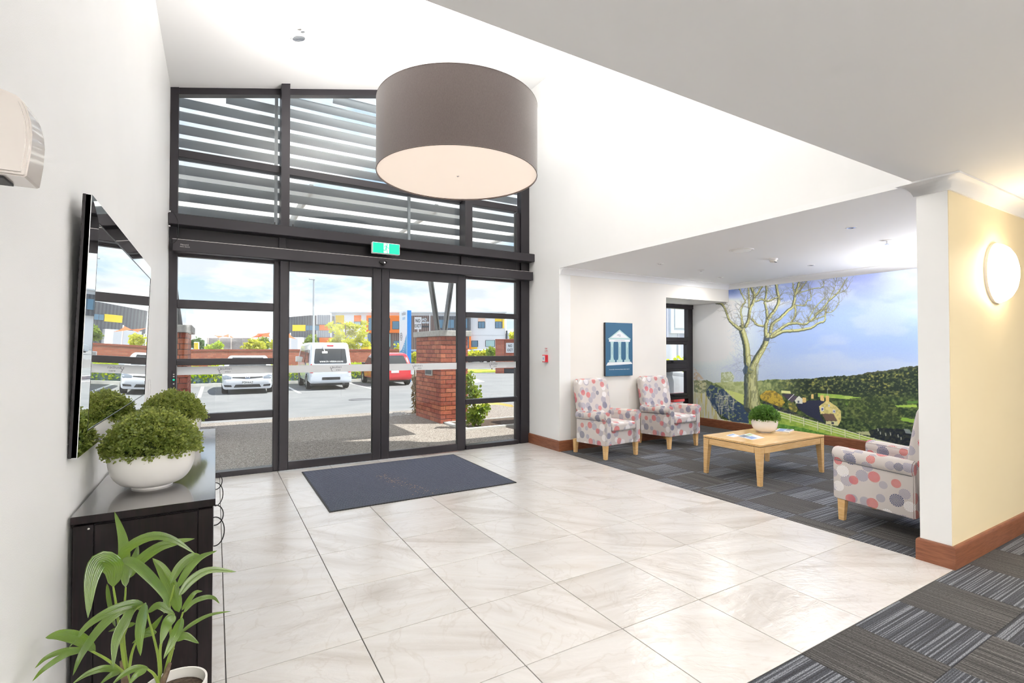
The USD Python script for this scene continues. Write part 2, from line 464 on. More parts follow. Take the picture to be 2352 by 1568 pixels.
def fabric_material():
    n = {'u': ('uvmap', {'attribute': 'st'}), 'wn': ('noise_texture', {'scale': 420.0, 'detail': 2.0}), 'b': ('bump', {'strength': 0.25, 'distance': 0.002}), 'p': ('principled_bsdf', {'roughness': 0.85, 'sheen_weight': 0.15}),
         'base': ('color', {'value': (0.615, 0.565, 0.535)})}
    l = [('u.UV', 'wn.vector'), ('wn.fac', 'b.height'), ('b.normal', 'p.normal')]
    src = 'base.color'
    for k, (S, shift, r0, r1, ramp) in enumerate(((7.4, (0.31, 0.77, 0), 0.030, 0.050, [(0.0, (0.31, 0.30, 0.40)), (0.42, (0.90, 0.88, 0.88)), (0.78, (0.36, 0.34, 0.42))]),
                                                  (6.6, (0.0, 0.0, 0), 0.030, 0.054, [(0.0, (0.60, 0.045, 0.06)), (0.36, (0.09, 0.105, 0.19)), (0.62, (0.62, 0.10, 0.09)), (0.74, (0.90, 0.88, 0.88)), (0.86, (0.10, 0.115, 0.20))]))):
        q = lambda x: f'{x}{k}'
        n |= {q('mp'): ('mapping', {'location': shift}), q('v'): ('voronoi_texture', {'dimensions': '2D', 'feature': 'f1', 'scale': S, 'randomness': 0.68}), q('sub'): ('vector_math', {'math_type': 'subtract'}), q('sep'): ('separate_xyz', {}),
              q('ang'): ('math', {'math_type': 'arctan2'}), q('len'): ('vector_math', {'math_type': 'length'}), q('rn'): ('math', {'math_type': 'multiply', 'value2': 122.0}), q('fl'): ('math', {'math_type': 'floor'}), q('fr'): ('math', {'math_type': 'fraction'}),
              q('am'): ('math', {'math_type': 'multiply', 'value2': 17.0}), q('ph'): ('math', {'math_type': 'multiply_add', 'value2': 3.14159}), q('cs'): ('math', {'math_type': 'cosine'}),
              q('pp'): ('math', {'math_type': 'pingpong', 'value2': 0.5}), q('tp'): ('math', {'math_type': 'multiply_add', 'value2': -2.4, 'value3': 0.25}), q('pet'): ('math', {'math_type': 'greater_than'}),
              q('sc'): ('separate_color', {}), q('rad'): ('map_range', {'to_min': r0, 'to_max': r1}), q('ins'): ('math', {'math_type': 'less_than'}), q('mk'): ('math', {'math_type': 'multiply'}),
              q('col'): ('rgb_ramp', {'interpolate': False, 'ramp': ramp}), q('mx'): ('mix_color', {})}
        l += [('u.UV', f'mp{k}.vector'), (f'mp{k}.vector', f'v{k}.vector'), (f'mp{k}.vector', f'sub{k}.vector1'), (f'v{k}.position', f'sub{k}.vector2'), (f'sub{k}.vector', f'sep{k}.vector'),
              (f'sep{k}.y', f'ang{k}.value1'), (f'sep{k}.x', f'ang{k}.value2'), (f'sub{k}.vector', f'len{k}.vector1'), (f'len{k}.value', f'rn{k}.value1'), (f'rn{k}.value', f'fl{k}.value1'), (f'rn{k}.value', f'fr{k}.value1'),
              (f'ang{k}.value', f'am{k}.value1'), (f'fl{k}.value', f'ph{k}.value1'), (f'am{k}.value', f'ph{k}.value3'), (f'ph{k}.value', f'cs{k}.value1'), (f'fr{k}.value', f'pp{k}.value1'), (f'pp{k}.value', f'tp{k}.value1'), (f'cs{k}.value', f'pet{k}.value1'), (f'tp{k}.value', f'pet{k}.value2'),
              (f'v{k}.color', f'sc{k}.color'), (f'sc{k}.g', f'rad{k}.value'), (f'len{k}.value', f'ins{k}.value1'), (f'rad{k}.result', f'ins{k}.value2'), (f'pet{k}.value', f'mk{k}.value1'), (f'ins{k}.value', f'mk{k}.value2'),
              (f'sc{k}.r', f'col{k}.fac'), (src, f'mx{k}.a'), (f'col{k}.color', f'mx{k}.b'), (f'mk{k}.value', f'mx{k}.fac')]
        src = f'mx{k}.result'
    l.append((src, 'p.base_color'))
    mat('dahlia_fabric', n, l)


fabric_material()


def leaf_material(name, c1, c2, rough=0.45, trans=0.35, tint=None):
    t = tint or tuple(min(1.0, 1.5 * c) for c in c2)
    mat(name, {'g': ('geometry', {}), 'n': ('noise_texture', {'scale': 11.0, 'detail': 2.0}), 'ad': ('math', {'math_type': 'multiply_add', 'value2': 0.3}), 'ml': ('math', {'math_type': 'multiply', 'value2': 0.87}),
               'r': ('rgb_ramp', {'ramp': [(0.1, c1), (0.95, c2)]}), 'p': ('principled_bsdf', {'roughness': rough}), 't': ('translucent_bsdf', {'color': t}), 'm': ('mix_closure', {'fac': trans})},
        [('g.position', 'n.vector'), ('n.fac', 'ad.value1'), ('g.random_per_island', 'ad.value3'), ('ad.value', 'ml.value1'), ('ml.value', 'r.fac'), ('r.color', 'p.base_color'), ('p.BSDF', 'm.closure1'), ('t.BSDF', 'm.closure2')], 'm.closure')


leaf_material('box_leaf', (0.075, 0.125, 0.020), (0.62, 0.64, 0.17), 0.38, 0.28)
leaf_material('fern_leaf', (0.05, 0.13, 0.02), (0.24, 0.44, 0.08), 0.45, 0.3)
mat('palm_leaf', {'u': ('uvmap', {'attribute': 'st'}), 'sx': ('separate_xyz', {}), 'sn': ('math', {'math_type': 'multiply', 'value2': 62.0}), 'co': ('math', {'math_type': 'cosine'}),
                  'r': ('map_range', {'from_min': -1.0, 'to_min': 0.78, 'to_max': 1.12}), 'g': ('geometry', {}), 'n': ('noise_texture', {'scale': 6.0}),
                  'c': ('rgb_ramp', {'ramp': [(0.3, (0.045, 0.11, 0.010)), (0.7, (0.125, 0.225, 0.022))]}), 'h': ('hsv', {}), 'b': ('bump', {'strength': 0.3, 'distance': 0.002}),
                  'p': ('principled_bsdf', {'roughness': 0.22, 'ior': 1.8}), 't': ('translucent_bsdf', {'color': (0.42, 0.62, 0.05)}), 'm': ('mix_closure', {'fac': 0.24})},
    [('u.UV', 'sx.vector'), ('sx.x', 'sn.value1'), ('sn.value', 'co.value1'), ('co.value', 'r.value'), ('g.position', 'n.vector'), ('n.fac', 'c.fac'), ('c.color', 'h.color'), ('r.result', 'h.value'), ('h.color', 'p.base_color'),
     ('co.value', 'b.height'), ('b.normal', 'p.normal'), ('p.BSDF', 'm.closure1'), ('t.BSDF', 'm.closure2')], 'm.closure')
leaf_material('hedge_leaf', (0.22, 0.38, 0.015), (0.66, 0.72, 0.03), 0.5, 0.35)
leaf_material('yellow_leaf', (0.35, 0.36, 0.02), (0.78, 0.70, 0.05), 0.5, 0.4)
leaf_material('shrub_leaf', (0.10, 0.18, 0.012), (0.42, 0.48, 0.04), 0.4, 0.3)
leaf_material('tree_leaf', (0.05, 0.12, 0.025), (0.16, 0.26, 0.06), 0.6, 0.3)
leaf_material('dry_leaf', (0.22, 0.17, 0.10), (0.46, 0.38, 0.25), 0.8, 0.2)
plain('palm_stem', (0.24, 0.34, 0.05), 0.4)
mottled('bark', (0.12, 0.08, 0.05), (0.3, 0.22, 0.14), 30.0, 0.9, 0.5, 60.0)
mottled('soil', (0.035, 0.022, 0.014), (0.11, 0.075, 0.05), 60.0, 0.95, 0.8, 90.0)

mottled('drum_fabric', (0.116, 0.087, 0.079), (0.138, 0.106, 0.097), 60.0, 0.42, 0.12, 300.0, (4, 4, 1), sheen_weight=0.3)
mat('drum_diffuser', {'p': ('principled_bsdf', {'base_color': (0.9, 0.8, 0.72), 'roughness': 0.6, 'emission_color': (1.0, 0.83, 0.69), 'emission_strength': 0.42})}, [])
mat('lamp_glow', {'p': ('principled_bsdf', {'base_color': (0.9, 0.88, 0.85), 'roughness': 0.4, 'emission_color': (1.0, 0.82, 0.57), 'emission_strength': LAMP_SCONCE})}, [])
mat('sign_green', {'p': ('principled_bsdf', {'base_color': (0.0, 0.42, 0.25), 'roughness': 0.4, 'emission_color': (0.0, 0.55, 0.33), 'emission_strength': 0.65})}, [])
mat('sign_white', {'p': ('principled_bsdf', {'base_color': (0.8, 0.8, 0.8), 'roughness': 0.4, 'emission_color': (0.85, 1.0, 0.95), 'emission_strength': 0.45})}, [])
plain('poster_blue', (0.018, 0.105, 0.20), 0.5)
plain('poster_edge', (0.02, 0.02, 0.026), 0.5)
plain('poster_pale', (0.42, 0.60, 0.60), 0.5)
plain('poster_white', (0.80, 0.82, 0.84), 0.5)
plain('poster_ink', (0.05, 0.07, 0.20), 0.5)
plain('alarm_red', (0.62, 0.02, 0.035), 0.35)
plain('paper', (0.80, 0.81, 0.83), 0.4)
plain('paper_blue', (0.25, 0.36, 0.62), 0.4)
plain('paper_green', (0.45, 0.58, 0.30), 0.4)
plain('paper_dark', (0.16, 0.19, 0.24), 0.4)

# outdoors
for k, (a, b) in enumerate([((0.33, 0.085, 0.045), (0.42, 0.12, 0.065)), ((0.27, 0.065, 0.04), (0.36, 0.095, 0.055)), ((0.40, 0.12, 0.06), (0.48, 0.16, 0.085))]):
    mottled(f'brick_{"abc"[k]}', a, b, 22.0, 0.8, 0.3, 120.0, rnd=0.10)
mottled('mortar', (0.05, 0.035, 0.032), (0.10, 0.075, 0.07), 60.0, 0.95)
plain('iron_cover', (0.13, 0.13, 0.135), 0.7)
mottled('cap_stone', (0.36, 0.35, 0.33), (0.44, 0.43, 0.41), 14.0, 0.85, 0.2, 90.0)


def far_brick(name):
    mat(name, {'g': ('geometry', {}), 's': ('separate_xyz', {}), 'ad': ('math', {'math_type': 'add'}), 'c': ('combine_xyz', {}),
               'b': ('brick_texture', {'scale': 1.0, 'brick_width': 0.24, 'row_height': 0.082, 'mortar_size': 0.007, 'mortar_smooth': 0.2, 'color1': (0.36, 0.09, 0.05), 'color2': (0.47, 0.15, 0.09), 'mortar': (0.27, 0.15, 0.11)}),
               'p': ('principled_bsdf', {'roughness': 0.85})},
        [('g.position', 's.vector'), ('s.x', 'ad.value1'), ('s.y', 'ad.value2'), ('ad.value', 'c.x'), ('s.z', 'c.y'), ('c.vector', 'b.vector'), ('b.color', 'p.base_color')])


far_brick('far_brick')
mottled('asphalt', (0.195, 0.20, 0.205), (0.245, 0.248, 0.25), 0.9, 0.9, 0.3, 160.0, detail=8.0, lo=0.3, hi=0.7)
mat('aggregate', {'g': ('geometry', {}), 'v': ('voronoi_texture', {'scale': 95.0}), 's': ('separate_color', {}),
                  'r': ('rgb_ramp', {'ramp': [(0.0, (0.07, 0.058, 0.05)), (0.3, (0.19, 0.155, 0.13)), (0.6, (0.28, 0.25, 0.22)), (1.0, (0.40, 0.37, 0.33))]}),
                  'b': ('bump', {'strength': 0.5, 'distance': 0.006}), 'p': ('principled_bsdf', {'roughness': 0.9})},
    [('g.position', 'v.vector'), ('v.color', 's.color'), ('s.r', 'r.fac'), ('r.color', 'p.base_color'), ('v.distance', 'b.height'), ('b.normal', 'p.normal')])
mottled('concrete', (0.52, 0.51, 0.48), (0.60, 0.59, 0.56), 5.0, 0.9)
plain('road_paint', (0.82, 0.82, 0.80), 0.7)
plain('road_yellow', (0.70, 0.52, 0.15), 0.7)
mottled('lawn', (0.30, 0.42, 0.02), (0.52, 0.56, 0.05), 3.0, 0.95)
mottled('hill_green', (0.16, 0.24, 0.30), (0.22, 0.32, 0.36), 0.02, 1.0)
mat('canopy_soffit', {'d': ('diffuse_bsdf', {'color': (0.85, 0.83, 0.78)}), 't': ('translucent_bsdf', {'color': (0.86, 0.84, 0.78)}), 'm': ('mix_closure', {'fac': 0.5})}, [('d.BSDF', 'm.closure1'), ('t.BSDF', 'm.closure2')], 'm.closure')
plain('gutter_metal', (0.60, 0.62, 0.64), 0.4)


def cladding(name, c1, c2, scale):
    """Ribbed metal: ribs along z that repeat across the wall's own x."""
    mat(name, {'g': ('texture_coordinate', {}), 'w': ('wave_texture', {'bands_direction': 'x', 'scale': scale}), 'r': ('rgb_ramp', {'ramp': [(0.2, c1), (0.8, c2)]}), 'b': ('bump', {'strength': 0.5, 'distance': 0.05}),
               'p': ('principled_bsdf', {'roughness': 0.5})},
        [('g.object', 'w.vector'), ('w.fac', 'r.fac'), ('r.color', 'p.base_color'), ('w.fac', 'b.height'), ('b.normal', 'p.normal')])


cladding('clad_dark', (0.055, 0.06, 0.075), (0.10, 0.11, 0.13), 0.75)
cladding('clad_grey', (0.23, 0.25, 0.29), (0.34, 0.36, 0.40), 0.9)
cladding('clad_brown', (0.13, 0.09, 0.08), (0.24, 0.17, 0.15), 0.9)
cladding('clad_white', (0.60, 0.62, 0.74), (0.78, 0.80, 0.88), 0.33)
plain('render_white', (0.82, 0.82, 0.84), 0.8)
plain('panel_yellow', (0.90, 0.62, 0.0), 0.6)
plain('panel_orange', (0.92, 0.20, 0.01), 0.6)
plain('panel_peach', (0.90, 0.58, 0.44), 0.6)
plain('far_glass', (0.10, 0.22, 0.33), 0.15)
plain('far_glass_pale', (0.40, 0.58, 0.58), 0.2)
plain('far_frame', (0.05, 0.055, 0.065), 0.5)
mottled('weathered_board', (0.34, 0.30, 0.28), (0.46, 0.41, 0.39), 4.0, 0.9, stretch=(1, 1, 9), rnd=0.12)
mat('sail_orange', {'d': ('diffuse_bsdf', {'color': (0.85, 0.20, 0.09)}), 't': ('translucent_bsdf', {'color': (0.9, 0.25, 0.1)}), 'm': ('mix_closure', {'fac': 0.4})}, [('d.BSDF', 'm.closure1'), ('t.BSDF', 'm.closure2')], 'm.closure')
plain('pole_white', (0.80, 0.80, 0.80), 0.5)
plain('galvanised', (0.50, 0.53, 0.56), 0.45, metallic=0.3)
plain('pylon_blue', (0.0, 0.19, 0.60), 0.35)
plain('pylon_cyan', (0.02, 0.36, 0.70), 0.35)
plain('pylon_pale', (0.74, 0.83, 0.90), 0.35)
plain('pylon_teal', (0.0, 0.14, 0.22), 0.35)
plain('car_white', (0.60, 0.63, 0.68), 0.25, coat_weight=1.0)
plain('car_silver', (0.58, 0.62, 0.68), 0.25, coat_weight=1.0)
plain('car_red', (0.62, 0.008, 0.018), 0.22, coat_weight=1.0)
plain('car_blue', (0.06, 0.10, 0.16), 0.22, coat_weight=1.0)
plain('car_glass', (0.035, 0.038, 0.042), 0.05, specular_ior_level=0.7)
plain('car_black', (0.02, 0.02, 0.022), 0.45)
plain('tyre', (0.02, 0.02, 0.022), 0.85)
plain('rim_metal', (0.62, 0.63, 0.65), 0.3, metallic=0.8)
plain('tail_lamp', (0.55, 0.01, 0.015), 0.2)
plain('head_lamp', (0.22, 0.25, 0.29), 0.1, metallic=0.35)
plain('plate_white', (0.66, 0.68, 0.70), 0.4)
plain('text_white', (0.82, 0.82, 0.82), 0.5)
plain('text_black', (0.012, 0.012, 0.014), 0.5)
mat('painted', {'a': ('attribute', {'attribute': 'tint'}), 'p': ('principled_bsdf', {'roughness': 0.42, 'specular_ior_level': 0.35})}, [('a.color', 'p.base_color')])


# ------------------------------------------------------------------ the room shell
XL, XR, YD, YB, YP, YPI, XM, ZC = -0.45, 4.25, 6.65, 5.85, 1.40, 1.58, 8.05, 2.63
rake = lambda x: 4.38 + 0.2533 * (x + 0.365)          # underside of the raked lobby ceiling


def structure(name, label, cat):
    return thing(name, label, cat, kind='structure', world=True)


def wall(name, mesh, m, label):
    return one(name, mesh, M[m], label, 'wall', kind='structure')


# floor: slab, 600 mm stone tiles, 500 mm carpet tiles
fl = structure('floor', 'pale polished stone tile floor of the lobby with thin dark joints', 'floor')
part(fl, 'slab', box(-0.7, 11.2, -3.2, 6.75, -0.25, -0.006), M['grout'])
g = 0.0023
for j in range(9):
    y0, y1 = 1.39 + 0.6 * j, min(1.39 + 0.6 * (j + 1), 6.64)
    for i in range(8):
        x1, x0 = XR - 0.6 * i, max(XR - 0.6 * (i + 1), XL)
        if x1 - x0 > 0.02 and y1 - y0 > 0.02:
            part(fl, 'tile', cbox(x0 + g, x1 - g, y0 + g, y1 - g, -0.012, 0.0, 0.0012), M['floor_tile'])
cp = structure('floor_carpet', 'charcoal striped carpet tiles laid quarter turned in lounge and corridor', 'carpet')


def carpet(x0, x1, ys, ph, off):
    xs = [x0] + [v for v in np.arange(off, x1, 0.5) if v > x0 + 0.03] + [x1]
    for j in range(len(ys) - 1):
        for i in range(len(xs) - 1):
            ix = int(round((xs[i + 1] - off) / 0.5))
            part(cp, 'carpet_tile', cbox(xs[i] + .0006, xs[i + 1] - .0006, ys[j] + .0006, ys[j + 1] - .0006, -0.010, 0.0005, 0.0012), M['carpet_cross' if (ix + j + ph) % 2 else 'carpet_long'])


carpet(-0.45, 8.5, [-1.525, -1.025, -0.525, -0.025, 0.475, 0.975, 1.388], 0, -0.56)
carpet(XR + 0.004, XM, [1.58, 2.05, 2.55, 3.05, 3.55, 4.05, 4.55, 5.05, 5.55, 5.85], 1, 4.44)
carpet(6.43, XM, [5.85, 6.35, 6.65], 0, 6.94)
part(cp, 'edge_trim', box(XL, XR, 1.3885, 1.3895, -0.01, 0.001), M['alu_line'])

# walls
wall('wall_left', box(XL - 0.2, XL, -3.2, 6.78, -0.1, 4.5), 'wall_paint', 'tall white painted wall behind the dark sideboard and mirror')
wall('wall_return', cat([box(XR, XR + 0.2, YB, 6.78, 0, 5.7), box(XR, XR + 0.17, YP + .17, YB, ZC + .05, 5.7)]), 'wall_paint', 'tall white wall to the right of the entrance and over the lounge opening')
wall('wall_bulkhead', box(XL, XR + 0.2, 1.40, 1.57, ZC + .05, 5.7), 'wall_paint', 'white bulkhead above the corridor ceiling edge')
wall('wall_divider', box(XR, 11.0, YP + 0.004, YPI, -0.02, ZC), 'wall_paint', 'white end of the dividing wall between lounge and corridor')
wall('wall_corridor', box(XR + 0.002, 11.0, YP, YP + 0.004, 0.0, ZC), 'wall_yellow', 'warm cream corridor wall face behind the round wall lamp')
wall('wall_back', cat([box(XR + 0.2, 6.43, YB, 6.78, 0, ZC), box(6.43, XM, YB, 6.78, 2.32, ZC)]), 'wall_cream', 'cream lounge wall behind the two armchairs')
wall('wall_mural', box(XM, XM + 0.2, YP, 6.78, -0.02, ZC), 'wall_paint', 'lounge side wall under the landscape mural')
wall('wall_rear', cat([box(-0.65, 11.2, -3.2, -3.0, -0.1, ZC), box(11.0, 11.2, -3.0, 1.6, -0.1, ZC)]), 'wall_paint', 'white corridor walls behind the camera')

# ceilings
one('ceiling', cat([box(-0.65, 11.2, -3.2, 1.57, ZC, ZC + 0.05), box(XR, XM + 0.2, 1.57, YB, ZC, ZC + 0.05)]), M['ceiling_paint'], 'flat white ceiling of the corridor and lounge', 'ceiling', kind='structure')
rp = [(-0.7, rake(-0.7)), (4.6, rake(4.6)), (4.6, rake(4.6) + 0.2), (-0.7, rake(-0.7) + 0.2)]
one('ceiling_raked', prism(rp, 5.45, ((1, 0, 0), (0, 0, 1), (0, -1, 0)), (0, 6.82, 0)), M["ceiling_paint"], 'sloping white ceiling over the tall lobby', 'ceiling', kind='structure')

# cornices and skirtings
cove = [(0, 0), (0, -0.09), (0.012, -0.09), (0.016, -0.078), (0.024, -0.058), (0.040, -0.036), (0.060, -0.020), (0.080, -0.013), (0.090, -0.012), (0.090, 0)]
skirt = [(0, 0), (0.020, 0), (0.020, 0.128), (0.018, 0.140), (0.012, 0.148), (0.004, 0.150), (0, 0.150)]


def trim(name, path, prof, m, label, cat):
    one(name, sweep(path, prof), M[m], label, cat, smooth=35, kind='structure')


Z = ZC
trim('trim_cornice_1', [(11.0, YP, Z), (XR, YP, Z), (XR, YPI, Z), (XM, YPI, Z), (XM, YB, Z)][::-1], [(-o, z) for o, z in cove], 'cornice_paint', 'white coved cornice round the dividing wall and above the mural', 'cornice')
trim('trim_cornice_2', [(XM, YB, Z), (XR + 0.01, YB, Z)], cove, 'cornice_paint', 'white coved cornice above the two armchairs', 'cornice')
trim('baseboard_divider', [(11.0, YP, 0), (XR, YP, 0), (XR, YPI, 0), (XM, YPI, 0), (XM, YD, 0)][::-1], [(-o, z) for o, z in skirt], 'timber_trim', 'reddish timber skirting round the dividing wall and under the mural', 'skirting')
trim('baseboard_back', [(6.43, YD, 0), (6.43, YB, 0), (XR, YB, 0), (XR, YD, 0)], [(o, z) for o, z in skirt], 'timber_trim', 'reddish timber skirting behind the armchairs and beside the entrance', 'skirting')

# ------------------------------------------------------------------ glazed entrance screen
ew = structure('window_1', 'dark aluminium glazed entrance screen with clerestory panes above the doors', 'window')
A = M['alu_dark']
JL0, JL1, JR0, JR1 = XL, -0.372, 4.035, XR
M1, M2, MX = (0.659, 0.752), (3.076, 3.189), 6.52


def bar(name, x0, x1, y0, y1, z0, z1, c=0.004):
    return part(ew, name, cbox(x0, x1, y0, y1, z0, z1, c), A)


for x0, x1 in ((JL0, JL1), (4.10, JR1)):
    q = [(x0, 0.0), (x1, 0.0), (x1, rake(x1) + 0.01), (x0, rake(x0) + 0.01)]
    part(ew, 'jamb', prism(q, 0.12, FACE_IN, (0, YD + 0.12, 0)), A)
bar('jamb', JR0, 4.10, YD + 0.035, YD + 0.12, 0, 3.6)
q = [(JL1, rake(JL1) - 0.075), (4.10, rake(4.10) - 0.075), (4.10, rake(4.10) + 0.01), (JL1, rake(JL1) + 0.01)]
part(ew, 'top_rail', prism(q, 0.10, FACE_IN, (0, YD + 0.11, 0)), A)
for x0, x1 in (M1, M2):
    q = [(x0, 2.84), (x1, 2.84), (x1, rake(x1) + 0.02), (x0, rake(x0) + 0.02)]
    part(ew, 'mullion', prism(q, 0.2, FACE_IN, (0, MX + 0.2, 0)), A)
    bar('mullion', x0 - 0.01, x1 - 0.02, YD - 0.01, YD + 0.1, 2.5, 2.86)
bar('mullion', 0.60, 0.672, YD, YD + 0.11, 0, 2.55)
bar('mullion', 3.09, 3.15, YD, YD + 0.11, 0, 2.55)
bar('transom_beam', XL - 0.0, XR, 6.49, YD + 0.1, 2.815, 2.935, 0.006)
bar('infill_panel', JL1, JR0, YD + 0.02, YD + 0.1, 2.5, 2.83)
bar('header_box', JL0 + 0.04, XR - 0.03, 6.49, YD + 0.02, 2.525, 2.66, 0.006)
part(ew, 'header_seam', box(JL0 + 0.04, XR - 0.03, 6.4885, 6.492, 2.652, 2.6575), M['alu_line'])
for x0, x1 in ((JL1, M1[0]), (M1[1], M2[0]), (M2[1], JR0)):
    bar('rail', x0, x1, YD, YD + 0.1, 3.60, 3.69)
for x0, x1, ws in ((JL1, 0.60, (0.094, 0.072, 0.084)), (3.15, JR0, (0.074, 0.078, 0.072))):
    for zc, w in zip((1.968, 1.320, 0.690), ws):
        bar('rail', x0, x1, YD, YD + 0.1, zc - w / 2, zc + w / 2)
    bar('bottom_rail', x0, x1, YD - 0.02, YD + 0.11, 0, 0.06)
# panes of the sidelights and clerestory
GY = YD + 0.05


def pane(parent, poly_or_box, y=GY, t=0.010):
    if len(poly_or_box) == 4 and np.ndim(poly_or_box[0]) == 0:
        x0, x1, z0, z1 = poly_or_box
        return part(parent, 'pane', box(x0, x1, y, y + t, z0, z1), M['glass'])
    return part(parent, 'pane', prism(poly_or_box, t, FACE_IN, (0, y + t, 0)), M['glass'])


def safety_band(p, x0, x1, y, xc):
    part(p, 'frosted_band', box(x0, x1, y, y + 0.0012, 1.176, 1.268), M['frosted'], label='frosted white safety strip across the glass')
    s = [letters('radius', 0.026, FACE_OUT, (xc + 0.03, y - 0.0012, 1.225), 0.0008, True), letters('care', 0.020, FACE_OUT, (xc + 0.042, y - 0.0012, 1.193), 0.0008, True)]
    part(p, 'lettering', cat(s), M['glass_print'])
    ax = FACE_OUT
    fig = [prism(Point(0.0, 0.052).buffer(0.0065), 0.0008, ax, (xc - 0.028, y - 0.0012, 1.19)), prism(Point(0.024, 0.048).buffer(0.006), 0.0008, ax, (xc - 0.028, y - 0.0012, 1.19)),
           prism(LineString([(-0.004, 0.042), (0.010, 0.032), (0.016, 0.020), (0.006, -0.002)]).buffer(0.0045), 0.0008, ax, (xc - 0.028, y - 0.0012, 1.19)),
           prism(LineString([(0.026, 0.038), (0.016, 0.028)]).buffer(0.004), 0.0008, ax, (xc - 0.028, y - 0.0012, 1.19))]
    part(p, 'logo_figure', cat(fig), M['glass_print'])


for x0, x1, xc in ((JL1, 0.60, 0.08), (3.15, JR0, 3.62)):
    zs = [0.06, 0.690, 1.320, 1.968, 2.53]
    for k in range(4):
        p = pane(ew, (x0, x1, zs[k], zs[k + 1]))
        if k == 1:
            safety_band(p, x0 + 0.005, x1 - 0.005, GY - 0.004, xc)
for x0, x1 in ((JL1, M1[0]), (M1[1], M2[0]), (M2[1], JR0)):
    pane(ew, (x0, x1, 2.93, 3.645))
    pane(ew, [(x0, 3.645), (x1, 3.645), (x1, rake(x1) - 0.03), (x0, rake(x0) - 0.03)])
# window catches on the beam
for x in (0.60, 0.80, 3.22):
    part(ew, 'catch', cat([box(x - 0.03, x + 0.03, 6.55, 6.62, 2.935, 2.942), box(x - 0.006, x + 0.006, 6.6, 6.62, 2.94, 2.985)]), M['alu_dark'])

# sliding doors
for n, (x0, x1, s0, s1, xc) in enumerate(((0.662, 1.884, 0.096, 0.112, 1.30), (1.888, 3.104, 0.104, 0.117, 2.38))):
    d = structure(f'door_{n + 1}', f'dark framed glass sliding door leaf, {"left" if n == 0 else "right"} one of the entrance pair', 'door')
    y0, y1 = 6.585, 6.635
    part(d, 'stile', cbox(x0, x0 + s0, y0, y1, 0.01, 2.545), A); part(d, 'stile', cbox(x1 - s1, x1, y0, y1, 0.01, 2.545), A)
    part(d, 'top_rail', cbox(x0 + s0, x1 - s1, y0 + .001, y1, 2.411, 2.545), A); part(d, 'bottom_rail', cbox(x0 + s0, x1 - s1, y0 + .001, y1, 0.01, 0.107), A)
    p = pane(d, (x0 + s0 - 0.005, x1 - s1 + 0.005, 0.10, 2.42), 6.605)
    safety_band(p, x0 + s0 - 0.004, x1 - s1 + 0.004, 6.6005, xc)
    part(d, 'gasket', cat([box(x0 + s0, x0 + s0 + 0.005, y0 + .006, y1, .107, 2.411), box(x1 - s1 - 0.005, x1 - s1, y0 + .006, y1, .107, 2.411)]), M['black_rubber'])

# lounge window
lw = structure('window_2', 'dark framed lounge window in the bay beside the mural', 'window')
for a in ((6.43, 6.50, YD, YD + .1, 0.0, 2.32), (7.92, XM, YD, YD + .1, 0, 2.32), (6.43, XM, YD - 0.02, YD + .1, 2.24, 2.32), (6.43, XM, YD, YD + .1, 0, 0.06)):
    part(lw, 'frame', cbox(*a, 0.004), A)
for z0, z1 in ((1.60, 1.685), (1.085, 1.20), (0.50, 0.565)):
    part(lw, 'rail', cbox(6.50, 7.92, YD, YD + .1, z0, z1, 0.004), A)
for z0, z1 in ((1.2, 1.6), (0.565, 1.085)):
    for a in ((6.50, 6.55, z0, z1), (7.85, 7.915, z0, z1), (6.55, 7.85, z0, z0 + 0.05), (6.55, 7.85, z1 - 0.05, z1)):
        part(lw, 'sash', cbox(a[0], a[1], YD - 0.02, YD + .06, a[2], a[3], 0.003), A)
    part(lw, 'catch', cat([box(7.42, 7.52, YD - 0.045, YD - 0.02, z0 + 0.02, z0 + 0.032), box(7.45, 7.47, YD - 0.05, YD - 0.02, z0 + 0.01, z0 + 0.042)]), M['alu_dark'])
for z0, z1 in ((0.06, 0.5), (0.6, 1.05), (1.24, 1.56), (1.685, 2.24)):
    pane(lw, (6.5, 7.92, z0, z1))


# ------------------------------------------------------------------ lamps
def disk_light(node, name, loc, radius, strength, up=False, col=(1.0, 0.965, 0.925)):
    L = UsdLux.DiskLight.Define(stage, f'{node.path}/{name}')
    L.CreateRadiusAttr(radius); L.CreateIntensityAttr(strength); L.CreateColorAttr(Gf.Vec3f(*col)); L.CreateNormalizeAttr(False)
    L.AddTranslateOp().Set(Gf.Vec3d(*map(float, np.array(loc, float) - node.o)))
    if up:
        L.AddRotateXOp().Set(180.0)


# the drum pendant
PC, PR, PZ, PH = np.array([1.87, 4.12]), 0.715, 3.02, 0.625
pd = thing('pendant_lamp', 'large taupe drum pendant lamp hanging in front of the entrance glazing', 'lamp', (PC[0], PC[1], PZ), world=True)
sh = lathe([(PR, PZ), (PR, PZ + PH), (PR - 0.004, PZ + PH), (PR - 0.004, PZ)], 128, (PC[0], PC[1], 0))
dsh = part(pd, 'drum_shade', sh, M['drum_fabric'], smooth=40)
ring = lambda z, r: tube([(PC[0] + r * math.cos(a), PC[1] + r * math.sin(a), z) for a in np.arange(96) * 2 * np.pi / 96], 0.004, 6, closed=True)
part(pd, 'rim', cat([ring(PZ, PR - 0.002), ring(PZ + PH, PR - 0.002)]), M['drum_fabric'], smooth=True)
part(pd, 'diffuser', lathe([(0.0, PZ + 0.010), (PR - 0.006, PZ + 0.010), (PR - 0.006, PZ + 0.016), (0.0, PZ + 0.016)][::-1], 96, (PC[0], PC[1], 0)), M['drum_diffuser'], label='cream round diffuser closing the bottom of the drum')
part(pd, 'finial', ellipsoid((PC[0], PC[1], PZ + 0.006), (0.012, 0.012, 0.008)), M['chrome'], smooth=True)
wz = lambda x: rake(x) - 0.0
